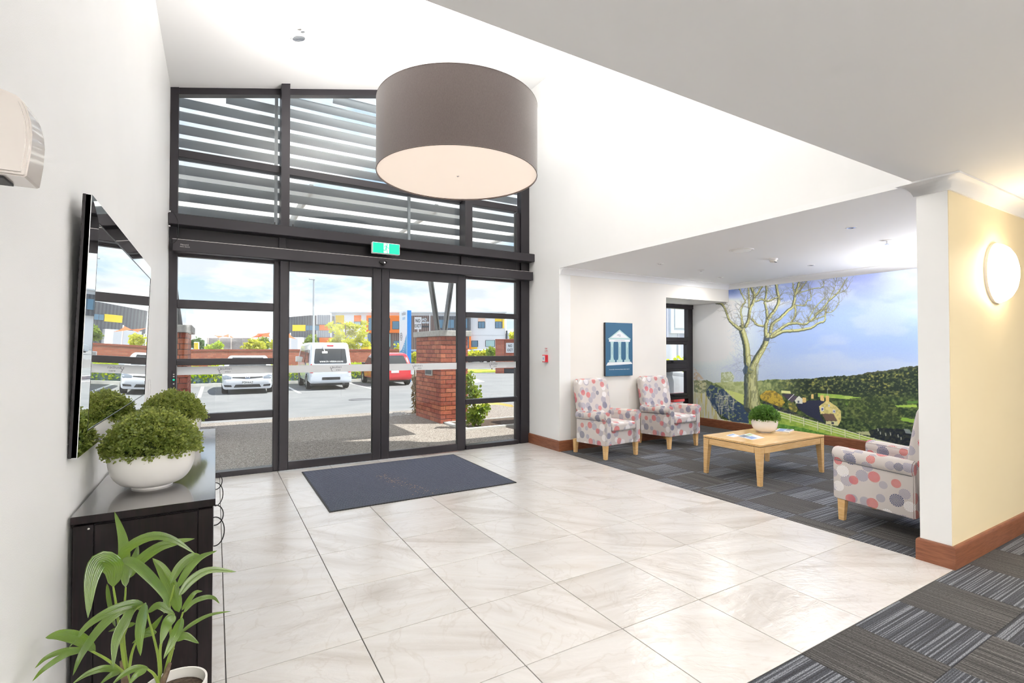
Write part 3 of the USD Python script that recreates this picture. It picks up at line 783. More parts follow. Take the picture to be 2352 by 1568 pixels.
for a in (0.4, 1.97, 3.55, 5.1):
    x, y = PC[0] + 0.62 * math.cos(a), PC[1] + 0.62 * math.sin(a)
    for dx in (0.0, 0.03):
        part(pd, 'suspension_wire', tube([(x + dx, y, PZ + PH - 0.02), (x + dx, y, wz(x + dx) + 0.01)], 0.0011, 5), M['white_plastic'])
part(pd, 'power_flex', tube(smooth_line([(PC[0] - 0.35, PC[1] - 0.3, PZ + PH - 0.1), (PC[0] + 0.1, PC[1] - 0.5, 4.2), (PC[0] + 0.55, PC[1] - 0.7, rake(PC[0] + 0.55) + 0.01)], 16), 0.0018, 6), M['white_plastic'])
part(pd, 'cross_bar', cat([box(PC[0] - PR + .01, PC[0] + PR - .01, PC[1] - .01, PC[1] + .01, PZ + .3, PZ + .32), box(PC[0] - .01, PC[0] + .01, PC[1] - PR + .01, PC[1] + PR - .01, PZ + .3, PZ + .32)]), M['chrome'])
disk_light(pd, 'bulb', (PC[0], PC[1], PZ + 0.45), 0.60, LAMP_PENDANT, True)


wl = thing('wall_dispenser', 'glossy white curved wall dispenser high on the left wall before the mirror', 'dispenser', (XL, 1.34, 1.813), world=True)
pr = [(XL + 0.002, 1.813), (XL + 0.118, 1.813), (XL + 0.122, 1.816), (XL + 0.1275, 1.86), (XL + 0.1295, 1.90), (XL + 0.1275, 1.925), (XL + 0.122, 1.948), (XL + 0.116, 1.963), (XL + 0.105, 1.974), (XL + 0.085, 1.981), (XL + 0.002, 1.983)]
lay = []
for dep, ins, y in ((0.006, 0.007, 0.0), (0.008, 0.0025, 0.005), (0.086, 0.0, 0.012), (0.008, 0.003, 0.097)):
    lay.append(prism(Polygon(pr).buffer(-ins), dep, ((1, 0, 0), (0, 0, 1), (0, -1, 0)), (0, 1.342 + y + dep, 0)))
part(wl, 'housing', cat(lay), M['white_gloss'], smooth=30)
part(wl, 'back_plate', cbox(XL, XL + 0.006, 1.338, 1.450, 1.806, 1.990, 0.002), M['white_plastic'])
part(wl, 'outlet', box(XL + 0.03, XL + 0.085, 1.365, 1.425, 1.808, 1.814), M['black_hole'])


def downlight(x, y, label, z=ZC, group=None, strength=0.0, name='downlight'):
    t = thing(name, label, 'downlight', (x, y, z), group=group)
    part(t, 'trim_ring', lathe([(0.036, 0.0), (0.036, -0.004), (0.047, -0.004), (0.049, 0.002)][::-1], 32), M['white_plastic'], smooth=40)
    part(t, 'reflector', lathe([(0.037, -0.003), (0.030, -0.0015), (0.018, -0.0008), (0.0, -0.0006)], 32), M['chrome'], smooth=40)
    part(t, 'lamp_slot', cat([box(-0.030, -0.012, -0.016, 0.016, -0.0042, -0.0038), box(0.004, 0.012, -0.014, 0.014, -0.0042, -0.0038), box(0.02, 0.028, -0.01, 0.01, -0.0042, -0.0038)]), M['black_hole'])
    if strength:
        disk_light(t, 'bulb', (0, 0, -0.006), 0.045, strength)
    return t


LD = LAMP_DOWN * 22
downlight(5.227, 4.866, 'small chrome downlight in the lounge ceiling above the left armchair', strength=LD)
downlight(7.124, 3.870, 'small chrome downlight in the lounge ceiling nearest the middle of the mural', strength=LD)
downlight(5.244, 2.470, 'wide chrome downlight in the lounge ceiling closest to the dividing wall', strength=LD)
downlight(7.069, 5.290, 'tiny chrome downlight in the lounge ceiling just before the window bay', strength=LD)
LC = FILL_CORRIDOR * 40
for k, x in enumerate((0.4, 2.2, 4.0, 6.2)):  # row added out of view to bring up the interior light
    downlight(x, -1.7, ['first', 'second', 'third', 'fourth'][k] + ' added fill downlight of the unseen corridor row, counted from the sideboard wall', group='corridor downlights out of view', strength=LC)


def raked_fit(px, py):
    """Where a pixel's ray meets the sloping ceiling."""
    d = ray(px, py)
    t = (4.38 + 0.2533 * (EYE[0] + 0.365) - EYE[2]) / (d[2] - 0.2533 * d[0])
    return EYE + d * t


p = raked_fit(686, 88)
tilt = math.atan(0.2533)
rl = thing('ceiling_spotlight', 'chrome faceted downlight in the sloping lobby ceiling, below the sprinkler', 'downlight', p)
T = trimesh.transformations.rotation_matrix(-tilt, [0, 1, 0])
m1 = lathe([(0.062, 0.0), (0.062, -0.006), (0.072, -0.006), (0.075, 0.004)][::-1], 40); m1.apply_transform(T)
m2 = lathe([(0.061, -0.004), (0.045, -0.0025), (0.02, -0.0015), (0.0, -0.001)], 20); m2.apply_transform(T)
m3_ = cat([box(-0.05, 0.05, a - 0.004, a + 0.004, -0.0062, -0.0058) for a in (-0.03, 0.0, 0.03)]); m3_.apply_transform(T)
part(rl, 'trim_ring', m1, M['white_plastic'], smooth=40); part(rl, 'reflector', m2, M['chrome']); part(rl, 'lamp_slot', m3_, M['louvre_metal'])


def sprinkler(pos, label, tl=0.0):
    t = thing('sprinkler', label, 'sprinkler', pos)
    T = trimesh.transformations.rotation_matrix(-tl, [0, 1, 0])
    a = lathe([(0.0, -0.006), (0.045, -0.005), (0.055, 0.001)], 32); a.apply_transform(T)
    b = cat([lathe([(0.0, -0.034), (0.008, -0.033), (0.008, -0.005)], 16), lathe([(0.0, -0.042), (0.020, -0.041), (0.020, -0.038), (0.0, -0.037)], 20)]); b.apply_transform(T)
    part(t, 'cover_plate', a, M['white_plastic'], smooth=40); part(t, 'head', b, M['chrome'], smooth=40)


sprinkler(raked_fit(693, 64), 'white sprinkler on the sloping lobby ceiling beside the chrome downlight', tilt)
sprinkler((6.159, 4.934, ZC), 'white ceiling sprinkler in the lounge towards the window bay')
sprinkler((6.187, 2.565, ZC), 'white ceiling sprinkler in the lounge close to the dividing wall')
sp = thing('ceiling_speaker', 'flat round white speaker grille in the lounge ceiling', 'speaker', (5.316, 3.687, ZC))
part(sp, 'grille', lathe([(0.0, -0.016), (0.09, -0.014), (0.105, -0.010), (0.112, -0.003)], 48), M['white_plastic'], smooth=40)
part(sp, 'rim', lathe([(0.113, -0.003), (0.118, -0.008), (0.132, -0.006), (0.136, 0.001)], 48), M['white_plastic'], smooth=40)
sd = thing('smoke_detector', 'small cream smoke detector on the lounge ceiling', 'smoke detector', (6.185, 3.836, ZC))
part(sd, 'base', lathe([(0.034, -0.022), (0.052, -0.018), (0.054, 0.001)], 32), M['white_plastic'], smooth=40)
part(sd, 'head', lathe([(0.0, -0.050), (0.030, -0.048), (0.040, -0.040), (0.042, -0.020)], 32), M['wall_cream'], smooth=40)
part(sd, 'sensor_slot', box(-0.022, 0.022, -0.035, -0.028, -0.052, -0.044), M['black_hole'])

# round wall lamp in the corridor
wp = thing('round_wall_lamp', 'glowing round opal wall lamp on the cream corridor wall', 'wall lamp', (5.09, YP, 2.04), world=True)
W3 = frame((1, 0, 0), (0, 0, 1), (0, -1, 0), (5.09, YP, 2.04))
m = lathe([(0.228, 0.0), (0.228, 0.018), (0.215, 0.018)], 64); m.apply_transform(W3); part(wp, 'base_ring', m, M['white_plastic'], smooth=40)
m = lathe([(0.222, 0.018), (0.215, 0.045), (0.19, 0.075), (0.15, 0.098), (0.09, 0.116), (0.0, 0.124)], 64); m.apply_transform(W3); part(wp, 'opal_dome', m, M['lamp_glow'], smooth=True)

dup(wp, 'added unseen round opal lamp farther along the cream corridor wall', (8.4, YP, 2.04))  # extra lamp beyond the view, added to light the corridor ceiling

def fill_uplighter(label, x, y):  # uplighters added out of sight to brighten the ceilings
    t = thing('floor_lamp', label, 'floor lamp', (x, y, 0))
    part(t, 'base', lathe([(0, 0), (0.14, 0), (0.14, 0.012), (0.02, 0.03)], 40), M['chrome'], smooth=40); part(t, 'pole', tube([(0, 0, 0.02), (0, 0, 1.52)], 0.014, 12), M['chrome'], smooth=True)
    part(t, 'bowl_shade', lathe([(0.02, 1.50), (0.10, 1.53), (0.17, 1.59), (0.19, 1.64), (0.186, 1.64), (0.165, 1.595), (0.09, 1.54), (0, 1.52)], 40), M['white_plastic'], smooth=40)
    disk_light(t, 'bulb', (0, 0, 1.80 - 0.2), 0.16, FILL_TORCH, True)


fill_uplighter('chrome uplighter floor lamp in the lounge corner behind the dividing wall', 7.78, 1.86)
fill_uplighter('chrome uplighter floor lamp at the middle of the rear corridor wall', 3.3, -2.6)
fill_uplighter('chrome uplighter floor lamp in the rear corner on the sideboard side', 0.3, -2.6)

# ------------------------------------------------------------------ signs and switches by the entrance
ex = thing('exit_sign', 'green illuminated running man exit sign on the beam over the doors', 'exit sign', (1.56, 6.47, 2.79), world=True)
c0 = on_y(852, 549, 6.42); c1 = on_y(919, 553, 6.42)
ex0, ex1 = c0[0] + 0.02, c1[0]
ez0, ez1 = 2.70, 2.845
part(ex, 'case', cbox(ex0, ex1, 6.425, 6.49, ez0, ez1, 0.006), M['white_plastic'])
part(ex, 'green_panel', box(ex0 + .008, ex1 - .008, 6.4235, 6.426, ez0 + .008, ez1 - .008), M['sign_green'])
exm = (ex0 + ex1) / 2
ph = ez1 - ez0 - 0.026
dz, dx = ez0 + 0.013, exm - 0.038
part(ex, 'door_symbol', box(exm - 0.036, exm + 0.036, 6.4225, 6.4245, dz, dz + ph), M['sign_white'])
u = ph
fig = [Point(0.60, 0.86).buffer(0.075), LineString([(0.52, 0.70), (0.40, 0.42)]).buffer(0.085), LineString([(0.50, 0.74), (0.28, 0.74), (0.14, 0.58)]).buffer(0.035), LineString([(0.56, 0.70), (0.72, 0.54), (0.92, 0.52)]).buffer(0.035),
       LineString([(0.42, 0.42), (0.30, 0.24), (-0.08, 0.27)]).buffer(0.042), LineString([(0.44, 0.44), (0.58, 0.22), (0.70, 0.02)]).buffer(0.046)]
fig = [affinity.scale(f_, u * 0.62, u, origin=(0, 0)) for f_ in fig]
part(ex, 'running_figure', cat([prism(f_, 0.001, FACE_IN, (dx + 0.002, 6.4225, dz + 0.003)) for f_ in fig]), M['sign_green'])
sn = thing('door_sensor', 'small dark motion sensor on the header above the door joint', 'sensor', (1.875, 6.47, 2.59), world=True)
part(sn, 'housing', rhull([(1.845, 6.485, 2.60, 0.022), (1.905, 6.485, 2.60, 0.022), (1.875, 6.465, 2.585, 0.028)]), M['black_gloss'], smooth=True)
part(sn, 'lens', ellipsoid((1.885, 6.445, 2.588), (0.016, 0.01, 0.012)), M['chrome'], smooth=True)
kp = thing('door_switch', 'slim door control strip with a green button on the left jamb', 'switch', (-0.41, YD, 1.06), world=True)
kz = on_y(399, 872, YD)
part(kp, 'plate', cbox(kz[0] - 0.014, kz[0] + 0.018, YD - 0.008, YD, kz[2] - 0.10, kz[2] + 0.10, 0.003), M['alu_dark'])
m = lathe([(0.0, 0.008), (0.009, 0.007), (0.011, 0.0)], 20); m.apply_transform(frame((1, 0, 0), (0, 0, 1), (0, -1, 0), (kz[0], YD - 0.008, kz[2]))); part(kp, 'green_button', m, M['sign_green'], label='green push button')
part(kp, 'print', cat([box(kz[0] - .007, kz[0] + .007, YD - .0085, YD - .0078, kz[2] + a, kz[2] + a + .012) for a in (0.03, 0.055, -0.05)]), M['alu_line'])
cb = thing('door_cable', 'thin black cable looping off the left end of the door beam', 'cable', (-0.43, 6.48, 2.9), world=True)
pts = [on_y(a, b, 6.485) for a, b in ((385, 484), (398, 487), (408, 505), (410, 528), (408, 546), (400, 557), (391, 556), (387, 540), (386, 522), (388, 519))]
pts = [np.array([max(q[0], XL + 0.012), 6.484, q[2]]) for q in pts]
part(cb, 'cord', tube(smooth_line(pts, 48), 0.0032, 6), M['black_rubber'], smooth=True)
part(cb, 'clip', cat([cbox(pts[-1][0] - .008, pts[-1][0] + .01, 6.478, 6.49, pts[-1][2] - .006, pts[-1][2] + .008, .002), cbox(pts[0][0] - .004, pts[0][0] + .012, 6.478, 6.49, pts[0][2] - .01, pts[0][2] + .006, .002)]), M['white_plastic'])
part(ew, 'maker_text', cat([letters('Record', 0.016, FACE_IN, (-0.300, 6.4895, 2.592), 0.0008), letters('auto doors', 0.013, FACE_IN, (-0.296, 6.4895, 2.572), 0.0008)]), M['alu_line'])
fa = thing('fire_call_point', 'red and white fire alarm call point on the white return wall', 'alarm', (XR, 6.2, 1.3), world=True)
q = on_x(1255, 823, XR)
yy, zz = q[1], q[2]
part(fa, 'case', cbox(XR - 0.05, XR, yy - 0.046, yy + 0.046, zz - 0.055, zz + 0.055, 0.006), M['alarm_red'])
part(fa, 'break_glass', cbox(XR - 0.053, XR - 0.049, yy - 0.037, yy + 0.037, zz - 0.042, zz + 0.044, 0.001), M['white_plastic'], label='white press panel')
part(fa, 'symbol', cat([box(XR - .0545, XR - .0528, yy - .016, yy + .016, zz + .004, zz + .014), box(XR - .0545, XR - .0528, yy - .010, yy + .010, zz - .016, zz + .003)]), M['paper_blue'])
fs = thing('fire_notice', 'small white notice with red print above the fire call point', 'sign', (XR, yy, zz + 0.13), world=True)
part(fs, 'plate', cbox(XR - 0.004, XR, yy - 0.045, yy + 0.045, zz + 0.075, zz + 0.165, 0.001), M['white_plastic'])
AXL = ((0, -1, 0), (0, 0, 1), (-1, 0, 0))
part(fs, 'lettering', cat([letters('FIRE', 0.020, AXL, (XR - 0.004, yy, zz + 0.135), 0.0006, True), letters('ALARM', 0.014, AXL, (XR - 0.004, yy, zz + 0.108), 0.0006, True)]), M['alarm_red'])
ls = thing('light_switch', 'white light switch plate on the left wall between mirror and entrance', 'switch', (XL, 4.85, 1.17), world=True)
part(ls, 'plate', cbox(XL, XL + 0.009, 4.812, 4.888, 1.112, 1.228, 0.003), M['white_plastic'])
part(ls, 'rocker', cbox(XL + 0.008, XL + 0.013, 4.838, 4.862, 1.15, 1.19, 0.002), M['white_plastic'])

# ------------------------------------------------------------------ door mat
dm = thing('door_mat', 'dark ribbed entrance mat on the tiles before the doors', 'mat', (1.87, 5.55, 0), world=True)
part(dm, 'pile', box(0.905, 2.835, 4.735, 6.40, 0.0, 0.007), M['door_mat'])
rb = [box(0.907, 2.833, y, y + 0.011, 0.0069, 0.0098) for y in np.arange(4.74, 6.385, 0.026)]
part(dm, 'ribs', cat(rb), M['door_mat_rib'], kind='stuff')
part(dm, 'edging', cat([box(0.89, 2.85, 4.72, 4.735, 0, 0.008), box(0.89, 2.85, 6.40, 6.415, 0, 0.008), box(0.89, 0.905, 4.735, 6.40, 0, 0.008), box(2.835, 2.85, 4.735, 6.40, 0, 0.008)]), M['black_rubber'])
rs = np.random.RandomState(5)
ds = []
for k in range(110):
    y = 4.78 + 1.0 * rs.rand() ** 0.8; x = 1.92 - 0.30 * (y - 4.78) + rs.normal() * (0.05 if y > 4.95 else 0.09)
    s = rs.uniform(0.0015, 0.004); ds.append(box(x - s * 2, x + s * 2, y - s, y + s, 0.0095, 0.0102))
part(dm, 'sand_scuff', cat(ds), M['sand_dust'], kind='stuff', label='trail of pale sand on the mat')

# ------------------------------------------------------------------ sideboard, mirror and what stands there
sb = thing('sideboard', 'long black brown sideboard along the left wall under the mirror', 'sideboard', (-0.22, 3.36, 0), world=True)
SX0, SX1, SY0, SY1, SZ = -0.436, -0.004, 2.35, 4.38, 0.87
part(sb, 'top', cbox(SX0 - 0.004, SX1 + 0.008, SY0 - 0.012, SY1 + 0.012, SZ - 0.028, SZ - 0.001, 0.001), M['wenge'])
part(sb, 'lacquered_surface', box(SX0 - 0.003, SX1 + 0.007, SY0 - 0.011, SY1 + 0.011, SZ - 0.0012, SZ), M['wenge_top'], label='glossy lacquered top face')
part(sb, 'carcass', cat([box(SX0 + 0.012, SX1 - 0.02, SY0 + 0.012, SY1 - 0.012, 0.05, SZ - 0.040), box(SX0 + .03, SX1 - .03, SY0 + .02, SY1 - .02, SZ - .041, SZ - .027)]), M['wenge'])
part(sb, 'stile', cbox(SX0, SX0 + 0.058, SY0, SY0 + 0.03, 0, SZ - 0.038, 0.002), M['wenge']); part(sb, 'stile', cbox(SX1 - 0.05, SX1, SY0, SY0 + 0.03, 0, SZ - 0.038, 0.002), M['wenge'])
part(sb, 'stile', cbox(SX0, SX0 + 0.058, SY1 - 0.03, SY1, 0, SZ - 0.038, 0.002), M['wenge']); part(sb, 'stile', cbox(SX1 - 0.05, SX1, SY1 - 0.03, SY1, 0, SZ - 0.038, 0.002), M['wenge'])
part(sb, 'end_rail', cbox(SX0 + 0.058, SX1 - 0.05, SY0 + 0.003, SY0 + 0.03, 0.0, 0.07, 0.002), M['wenge']); part(sb, 'end_panel', cbox(SX0 + 0.062, SX1 - 0.053, SY0 + 0.002, SY0 + 0.02, 0.07, SZ - 0.042, 0.001), M['wenge'])
for k in range(4):
    y0 = SY0 + 0.035 + k * 0.49
    dd = part(sb, 'door', cbox(SX1 - 0.022, SX1 - 0.002, y0, y0 + 0.484, 0.06, SZ - 0.046, 0.002), M['wenge'])
    part(dd, 'finger_groove', box(SX1 - 0.003, SX1 - 0.0015, y0 + 0.01, y0 + 0.474, SZ - 0.058, SZ - 0.052), M['black_hole'])
part(sb, 'screw', ellipsoid((SX0 + 0.045, SY0 - 0.001, SZ - 0.052), (0.004, 0.002, 0.004)), M['alu_line'])


def loop_cable(label, base, seed):
    t = thing('cable', label, 'cable', base, world=True)
    r = np.random.RandomState(seed)
    for k in range(2):
        h, w = 0.085 + 0.035 * k, 0.030 + 0.004 * k
        a_ = np.linspace(-0.25, math.pi + 0.1, 22)
        pts = [(base[0] + w * math.sin(q) - 0.002, base[1] - 0.012 * k - 0.006 * math.cos(q), base[2] - 0.045 * k - h * (1 - math.cos(q)) / 2) for q in a_]
        part(t, 'cord', tube(pts, 0.0022, 6), M['black_rubber'], smooth=True)


loop_cable('black cable loop hanging at the near corner of the sideboard', (0.004, 2.38, 0.835), 1)
loop_cable('black cable loop hanging over the middle of the sideboard edge', (0.006, 2.98, 0.835), 2)

# leaning mirror with a bevelled mirror border
MY0, MY1, MZ0, MH = 2.33, 4.25, 1.08, 0.95
mi = thing('wall_mirror', 'large black framed mirror with a wide mirror border leaning off the left wall', 'mirror', (XL, (MY0 + MY1) / 2, MZ0), world=True)
lean = 0.034
LT = trimesh.transformations.rotation_matrix(lean, [0, 1, 0], (XL + 0.002, 0, MZ0))


def leaned(m):
    m = m.copy(); m.apply_transform(LT); return m


X0 = XL + 0.002
part(mi, 'back_frame', leaned(cat([cbox(X0, X0 + 0.026, MY0, MY1, MZ0, MZ0 + MH, 0.002)])), M['black_gloss'])
bw = 0.085
outer = [(MY0, MZ0), (MY1, MZ0), (MY1, MZ0 + MH), (MY0, MZ0 + MH)]
inner = [(MY0 + bw, MZ0 + bw), (MY1 - bw, MZ0 + bw), (MY1 - bw, MZ0 + MH - bw), (MY0 + bw, MZ0 + MH - bw)]
for k in range(4):
    a, b, c, d = outer[k], outer[(k + 1) % 4], inner[(k + 1) % 4], inner[k]
    xa, xb = X0 + 0.0265, X0 + 0.037
    v = [(xa, *a), (xa, *b), (xb, *c), (xb, *d), (X0 + .01, *a), (X0 + .01, *b), (X0 + .01, *c), (X0 + .01, *d)]
    part(mi, 'border_strip', leaned(trimesh.convex.convex_hull(np.array(v))), M['mirror'])
part(mi, 'mirror_glass', leaned(box(X0 + 0.012, X0 + 0.0355, MY0 + bw + 0.003, MY1 - bw - 0.003, MZ0 + bw + 0.003, MZ0 + MH - bw - 0.003)), M['mirror'])
part(mi, 'seam', leaned(cat([box(X0 + .012, X0 + .0372, MY0 + bw - .001, MY0 + bw + .003, MZ0 + bw, MZ0 + MH - bw), box(X0 + .012, X0 + .0372, MY1 - bw - .003, MY1 - bw + .001, MZ0 + bw, MZ0 + MH - bw),
                             box(X0 + .012, X0 + .0372, MY0 + bw, MY1 - bw, MZ0 + bw - .001, MZ0 + bw + .003), box(X0 + .012, X0 + .0372, MY0 + bw, MY1 - bw, MZ0 + MH - bw - .003, MZ0 + MH - bw + .001)])), M['black_gloss'])


# ------------------------------------------------------------------ plants
def leaves(pos, dirs, size, rs, wid=0.45, curl=0.25):
    """Small two-triangle leaves at pos pointing along dirs."""
    n = len(pos)
    d = dirs / (np.linalg.norm(dirs, axis=1, keepdims=True) + 1e-9)
    s = np.cross(d, rs.normal(size=(n, 3))); s /= np.linalg.norm(s, axis=1, keepdims=True) + 1e-9
    up = np.cross(s, d)
    L = size * rs.uniform(0.7, 1.25, n)[:, None]
    t = pos + d * L + up * L * curl
    e1, e2 = pos + d * L * 0.28, pos + d * L * 0.70 + up * L * curl * 0.4
    V = np.stack([pos, e1 + s * L * wid * 0.8, e2 + s * L * wid * 0.9, t, e2 - s * L * wid * 0.9, e1 - s * L * wid * 0.8], 1).reshape(-1, 3)
    i = np.arange(n)[:, None] * 6
    F = np.hstack([i, i + 1, i + 5, i + 1, i + 2, i + 5, i + 2, i + 4, i + 5, i + 2, i + 3, i + 4]).reshape(-1, 3)
    return V, F


def dome_leaves(c, rx, ry, rz, n, per, size, seed, low=-0.25, lump=0.12, wid=0.42):
    rs = np.random.RandomState(seed)
    z = rs.uniform(low, 1.0, n); ph = rs.uniform(0, 2 * np.pi, n)
    q = np.sqrt(np.maximum(0, 1 - z * z))
    d = np.stack([q * np.cos(ph), q * np.sin(ph), z], 1)
    r = 1.0 - lump * meshkit.noise(d * 4 + 7, seed) - rs.uniform(0, 0.14, n) - 0.16 * (rs.rand(n) < 0.3)
    tip = np.array(c) + d * r[:, None] * [rx, ry, rz]
    P, D = [], []
    for k in range(per):
        off = rs.normal(size=(n, 3)) * size * 0.55 - d * (size * 0.8 * k / per)
        P.append(tip + off); D.append(d + rs.normal(size=(n, 3)) * 0.75)
    return leaves(np.vstack(P), np.vstack(D), size, rs, wid)


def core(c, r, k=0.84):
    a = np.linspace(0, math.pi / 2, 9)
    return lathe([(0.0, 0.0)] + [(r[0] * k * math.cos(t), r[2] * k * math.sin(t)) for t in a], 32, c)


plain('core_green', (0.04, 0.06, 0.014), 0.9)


def planter(label, x, y, z, s, seed, leaf='box_leaf', bowl='ceramic', R=0.158, H=0.155, foot=0.075, fol=(0.192, 0.192, 0.185), n=2300, per=7, size=0.0118):
    t = thing('bowl_planter', label, 'potted plant', (x, y, z))
    R, H, foot = R * s, H * s, foot * s
    prof = [(0, 0.004), (foot * 0.8, 0.004), (foot * 0.82, 0), (foot, 0), (foot, 0.007 * s), (foot * 1.12, 0.012 * s)] + [(foot * 1.12 + (R - foot * 1.12) * math.sin(a), 0.012 * s + (H - 0.012 * s) * (1 - math.cos(a)) ** 1.0 * 0.80) for a in np.linspace(0.15, math.pi / 2, 10)] + \
           [(R * 1.0, H * 0.92), (R * 0.99, H), (R * 0.96, H), (R * 0.94, H * 0.9), (R * 0.80, H * 0.45), (0, H * 0.4)]
    part(t, 'bowl', lathe(prof, 64), M[bowl], smooth=50)
    part(t, 'soil', lathe([(0, H * 0.82), (R * 0.93, H * 0.80)][::-1], 32), M['soil'])
    c = (0, 0, H * 0.99)
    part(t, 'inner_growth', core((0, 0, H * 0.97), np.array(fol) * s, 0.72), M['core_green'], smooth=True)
    part(t, 'foliage', dome_leaves(c, fol[0] * s, fol[1] * s, fol[2] * s, n, per, size * s, seed, low=-0.06), M[leaf], kind='stuff')
    return t


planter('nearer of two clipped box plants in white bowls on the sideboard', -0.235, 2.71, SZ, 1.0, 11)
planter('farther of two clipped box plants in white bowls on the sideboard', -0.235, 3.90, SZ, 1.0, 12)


def strap_leaf(pts3, w, fold=0.25, n=18, face=None, seed=0):
    c = smooth_line(pts3, n)
    tg = np.gradient(c, axis=0); tg /= np.linalg.norm(tg, axis=1, keepdims=True)
    view = c - EYE if face is None else np.broadcast_to(face, c.shape)
    view = view / np.linalg.norm(view, axis=1, keepdims=True)
    s = np.cross(tg, view); s /= np.linalg.norm(s, axis=1, keepdims=True) + 1e-9
    nn = np.cross(s, tg)
    u = np.linspace(0, 1, n)
    prof = np.clip(np.sin(np.pi * np.clip(u, 0, 1) ** 0.75), 0, 1) ** 0.72 * (1 - 0.15 * u) + 0.02
    cols = np.array([-1, -0.66, -0.33, 0, 0.33, 0.66, 1.0])
    rip = np.array([fold, fold * 0.45, fold * 0.38, -0.10, fold * 0.38, fold * 0.45, fold])
    V = c[:, None] + s[:, None] * (cols[None, :, None] * prof[:, None, None] * w / 2) + nn[:, None] * (rip[None, :, None] * prof[:, None, None] * w / 2)
    k = len(cols)
    F = []
    for i in range(n - 1):
        for j in range(k - 1):
            a = i * k + j
            F += [(a, a + 1, a + k + 1), (a, a + k + 1, a + k)]
    m = trimesh.Trimesh(V.reshape(-1, 3), np.array(F), process=False)
    uv = np.stack(np.broadcast_arrays(cols[None, :] * 0.5 + 0.5, u[:, None]), -1).reshape(-1, 2)
    return m, uv


PPX, PPY, POTZ = -0.105, 1.93, 0.405
pp = thing('potted_palm', 'young palm with arching pleated leaves in a pot before the sideboard', 'potted plant', (PPX, PPY, 0), world=True)
part(pp, 'pot', lathe([(0, 0.0), (0.062, 0.0), (0.066, 0.01), (0.086, POTZ - 0.03), (0.090, POTZ - 0.028), (0.090, POTZ), (0.084, POTZ), (0.080, POTZ - 0.05), (0, POTZ - 0.06)], 48, (PPX, PPY, 0)), M['ceramic'], smooth=40)
part(pp, 'soil', lathe([(0, POTZ - 0.022), (0.05, POTZ - 0.02), (0.082, POTZ - 0.03)][::-1], 32, (PPX, PPY, 0)), M['soil'], smooth=True)
K4 = lambda cx, cy, dep: at_depth(60 + cx * 0.2857, 1120 + cy * 0.2857, dep)
LV = [  # crop points, width in crop pixels, depth at base and tip
    ([(700, 800), (705, 650), (600, 585), (525, 740), (497, 1045)], 185, 1.56, 1.44), ([(800, 800), (792, 600), (775, 400), (710, 190)], 100, 1.60, 1.68), ([(715, 700), (800, 500), (1000, 390), (1180, 415), (1360, 530)], 92, 1.57, 1.64),
    ([(825, 730), (900, 600), (1060, 480), (1210, 435), (1355, 408)], 100, 1.61, 1.72), ([(760, 585), (860, 600), (1000, 720), (1105, 850), (1150, 970)], 98, 1.58, 1.50), ([(1230, 1000), (1180, 830), (1090, 650), (1015, 565)], 115, 1.62, 1.70),
    ([(1160, 770), (1230, 640), (1330, 550), (1405, 542)], 85, 1.64, 1.74), ([(1210, 810), (1300, 660), (1400, 560), (1535, 505)], 74, 1.63, 1.76), ([(1225, 870), (1330, 740), (1480, 660), (1690, 675)], 84, 1.60, 1.70),
    ([(1260, 1010), (1340, 920), (1440, 880), (1510, 885), (1555, 930)], 48, 1.62, 1.70), ([(1250, 985), (1310, 900), (1360, 840), (1418, 830)], 48, 1.64, 1.72), ([(965, 1000), (880, 935), (700, 980), (500, 1100), (340, 1290)], 92, 1.56, 1.42),
    ([(890, 950), (760, 985), (600, 1120), (450, 1330), (375, 1510)], 88, 1.54, 1.40), ([(860, 960), (790, 1080), (720, 1230), (700, 1450)], 95, 1.53, 1.45), ([(960, 925), (930, 1050), (912, 1200), (920, 1350)], 95, 1.52, 1.44),
    ([(975, 1005), (1060, 945), (1140, 985), (1195, 1015)], 70, 1.56, 1.58), ([(1195, 1020), (1135, 1090), (1080, 1260)], 105, 1.55, 1.48), ([(1255, 1040), (1200, 1180), (1105, 1375)], 92, 1.56, 1.48),
    ([(1230, 1175), (1340, 1090), (1480, 1020), (1650, 990)], 38, 1.60, 1.68), ([(1200, 1225), (1280, 1190), (1390, 1250)], 72, 1.58, 1.60), ([(560, 1310), (430, 1215), (280, 1180), (155, 1205)], 118, 1.48, 1.36),
    ([(520, 1300), (330, 1305), (170, 1360), (70, 1450)], 54, 1.47, 1.33), ([(500, 1300), (330, 1335), (150, 1450), (50, 1555)], 58, 1.46, 1.30), ([(765, 1480), (640, 1450), (500, 1490), (370, 1575)], 64, 1.52, 1.42),
    ([(985, 1450), (880, 1450), (780, 1500), (690, 1580)], 64, 1.50, 1.42), ([(970, 1460), (890, 1500), (820, 1590)], 64, 1.49, 1.42), ([(760, 1485), (690, 1500), (590, 1580)], 54, 1.51, 1.44), ([(890, 1210), (1000, 1140), (1100, 1020)], 72, 1.60, 1.64),
    ([(880, 1090), (780, 1115), (660, 1155)], 52, 1.60, 1.58), ([(1050, 1160), (960, 1180), (850, 1250)], 60, 1.60, 1.58), ([(650, 770), (665, 900), (700, 1060), (720, 1120)], 40, 1.63, 1.62), ([(1110, 1010), (1130, 880), (1100, 700)], 60, 1.66, 1.70), ([(840, 620), (880, 540), (900, 460)], 60, 1.66, 1.7)]
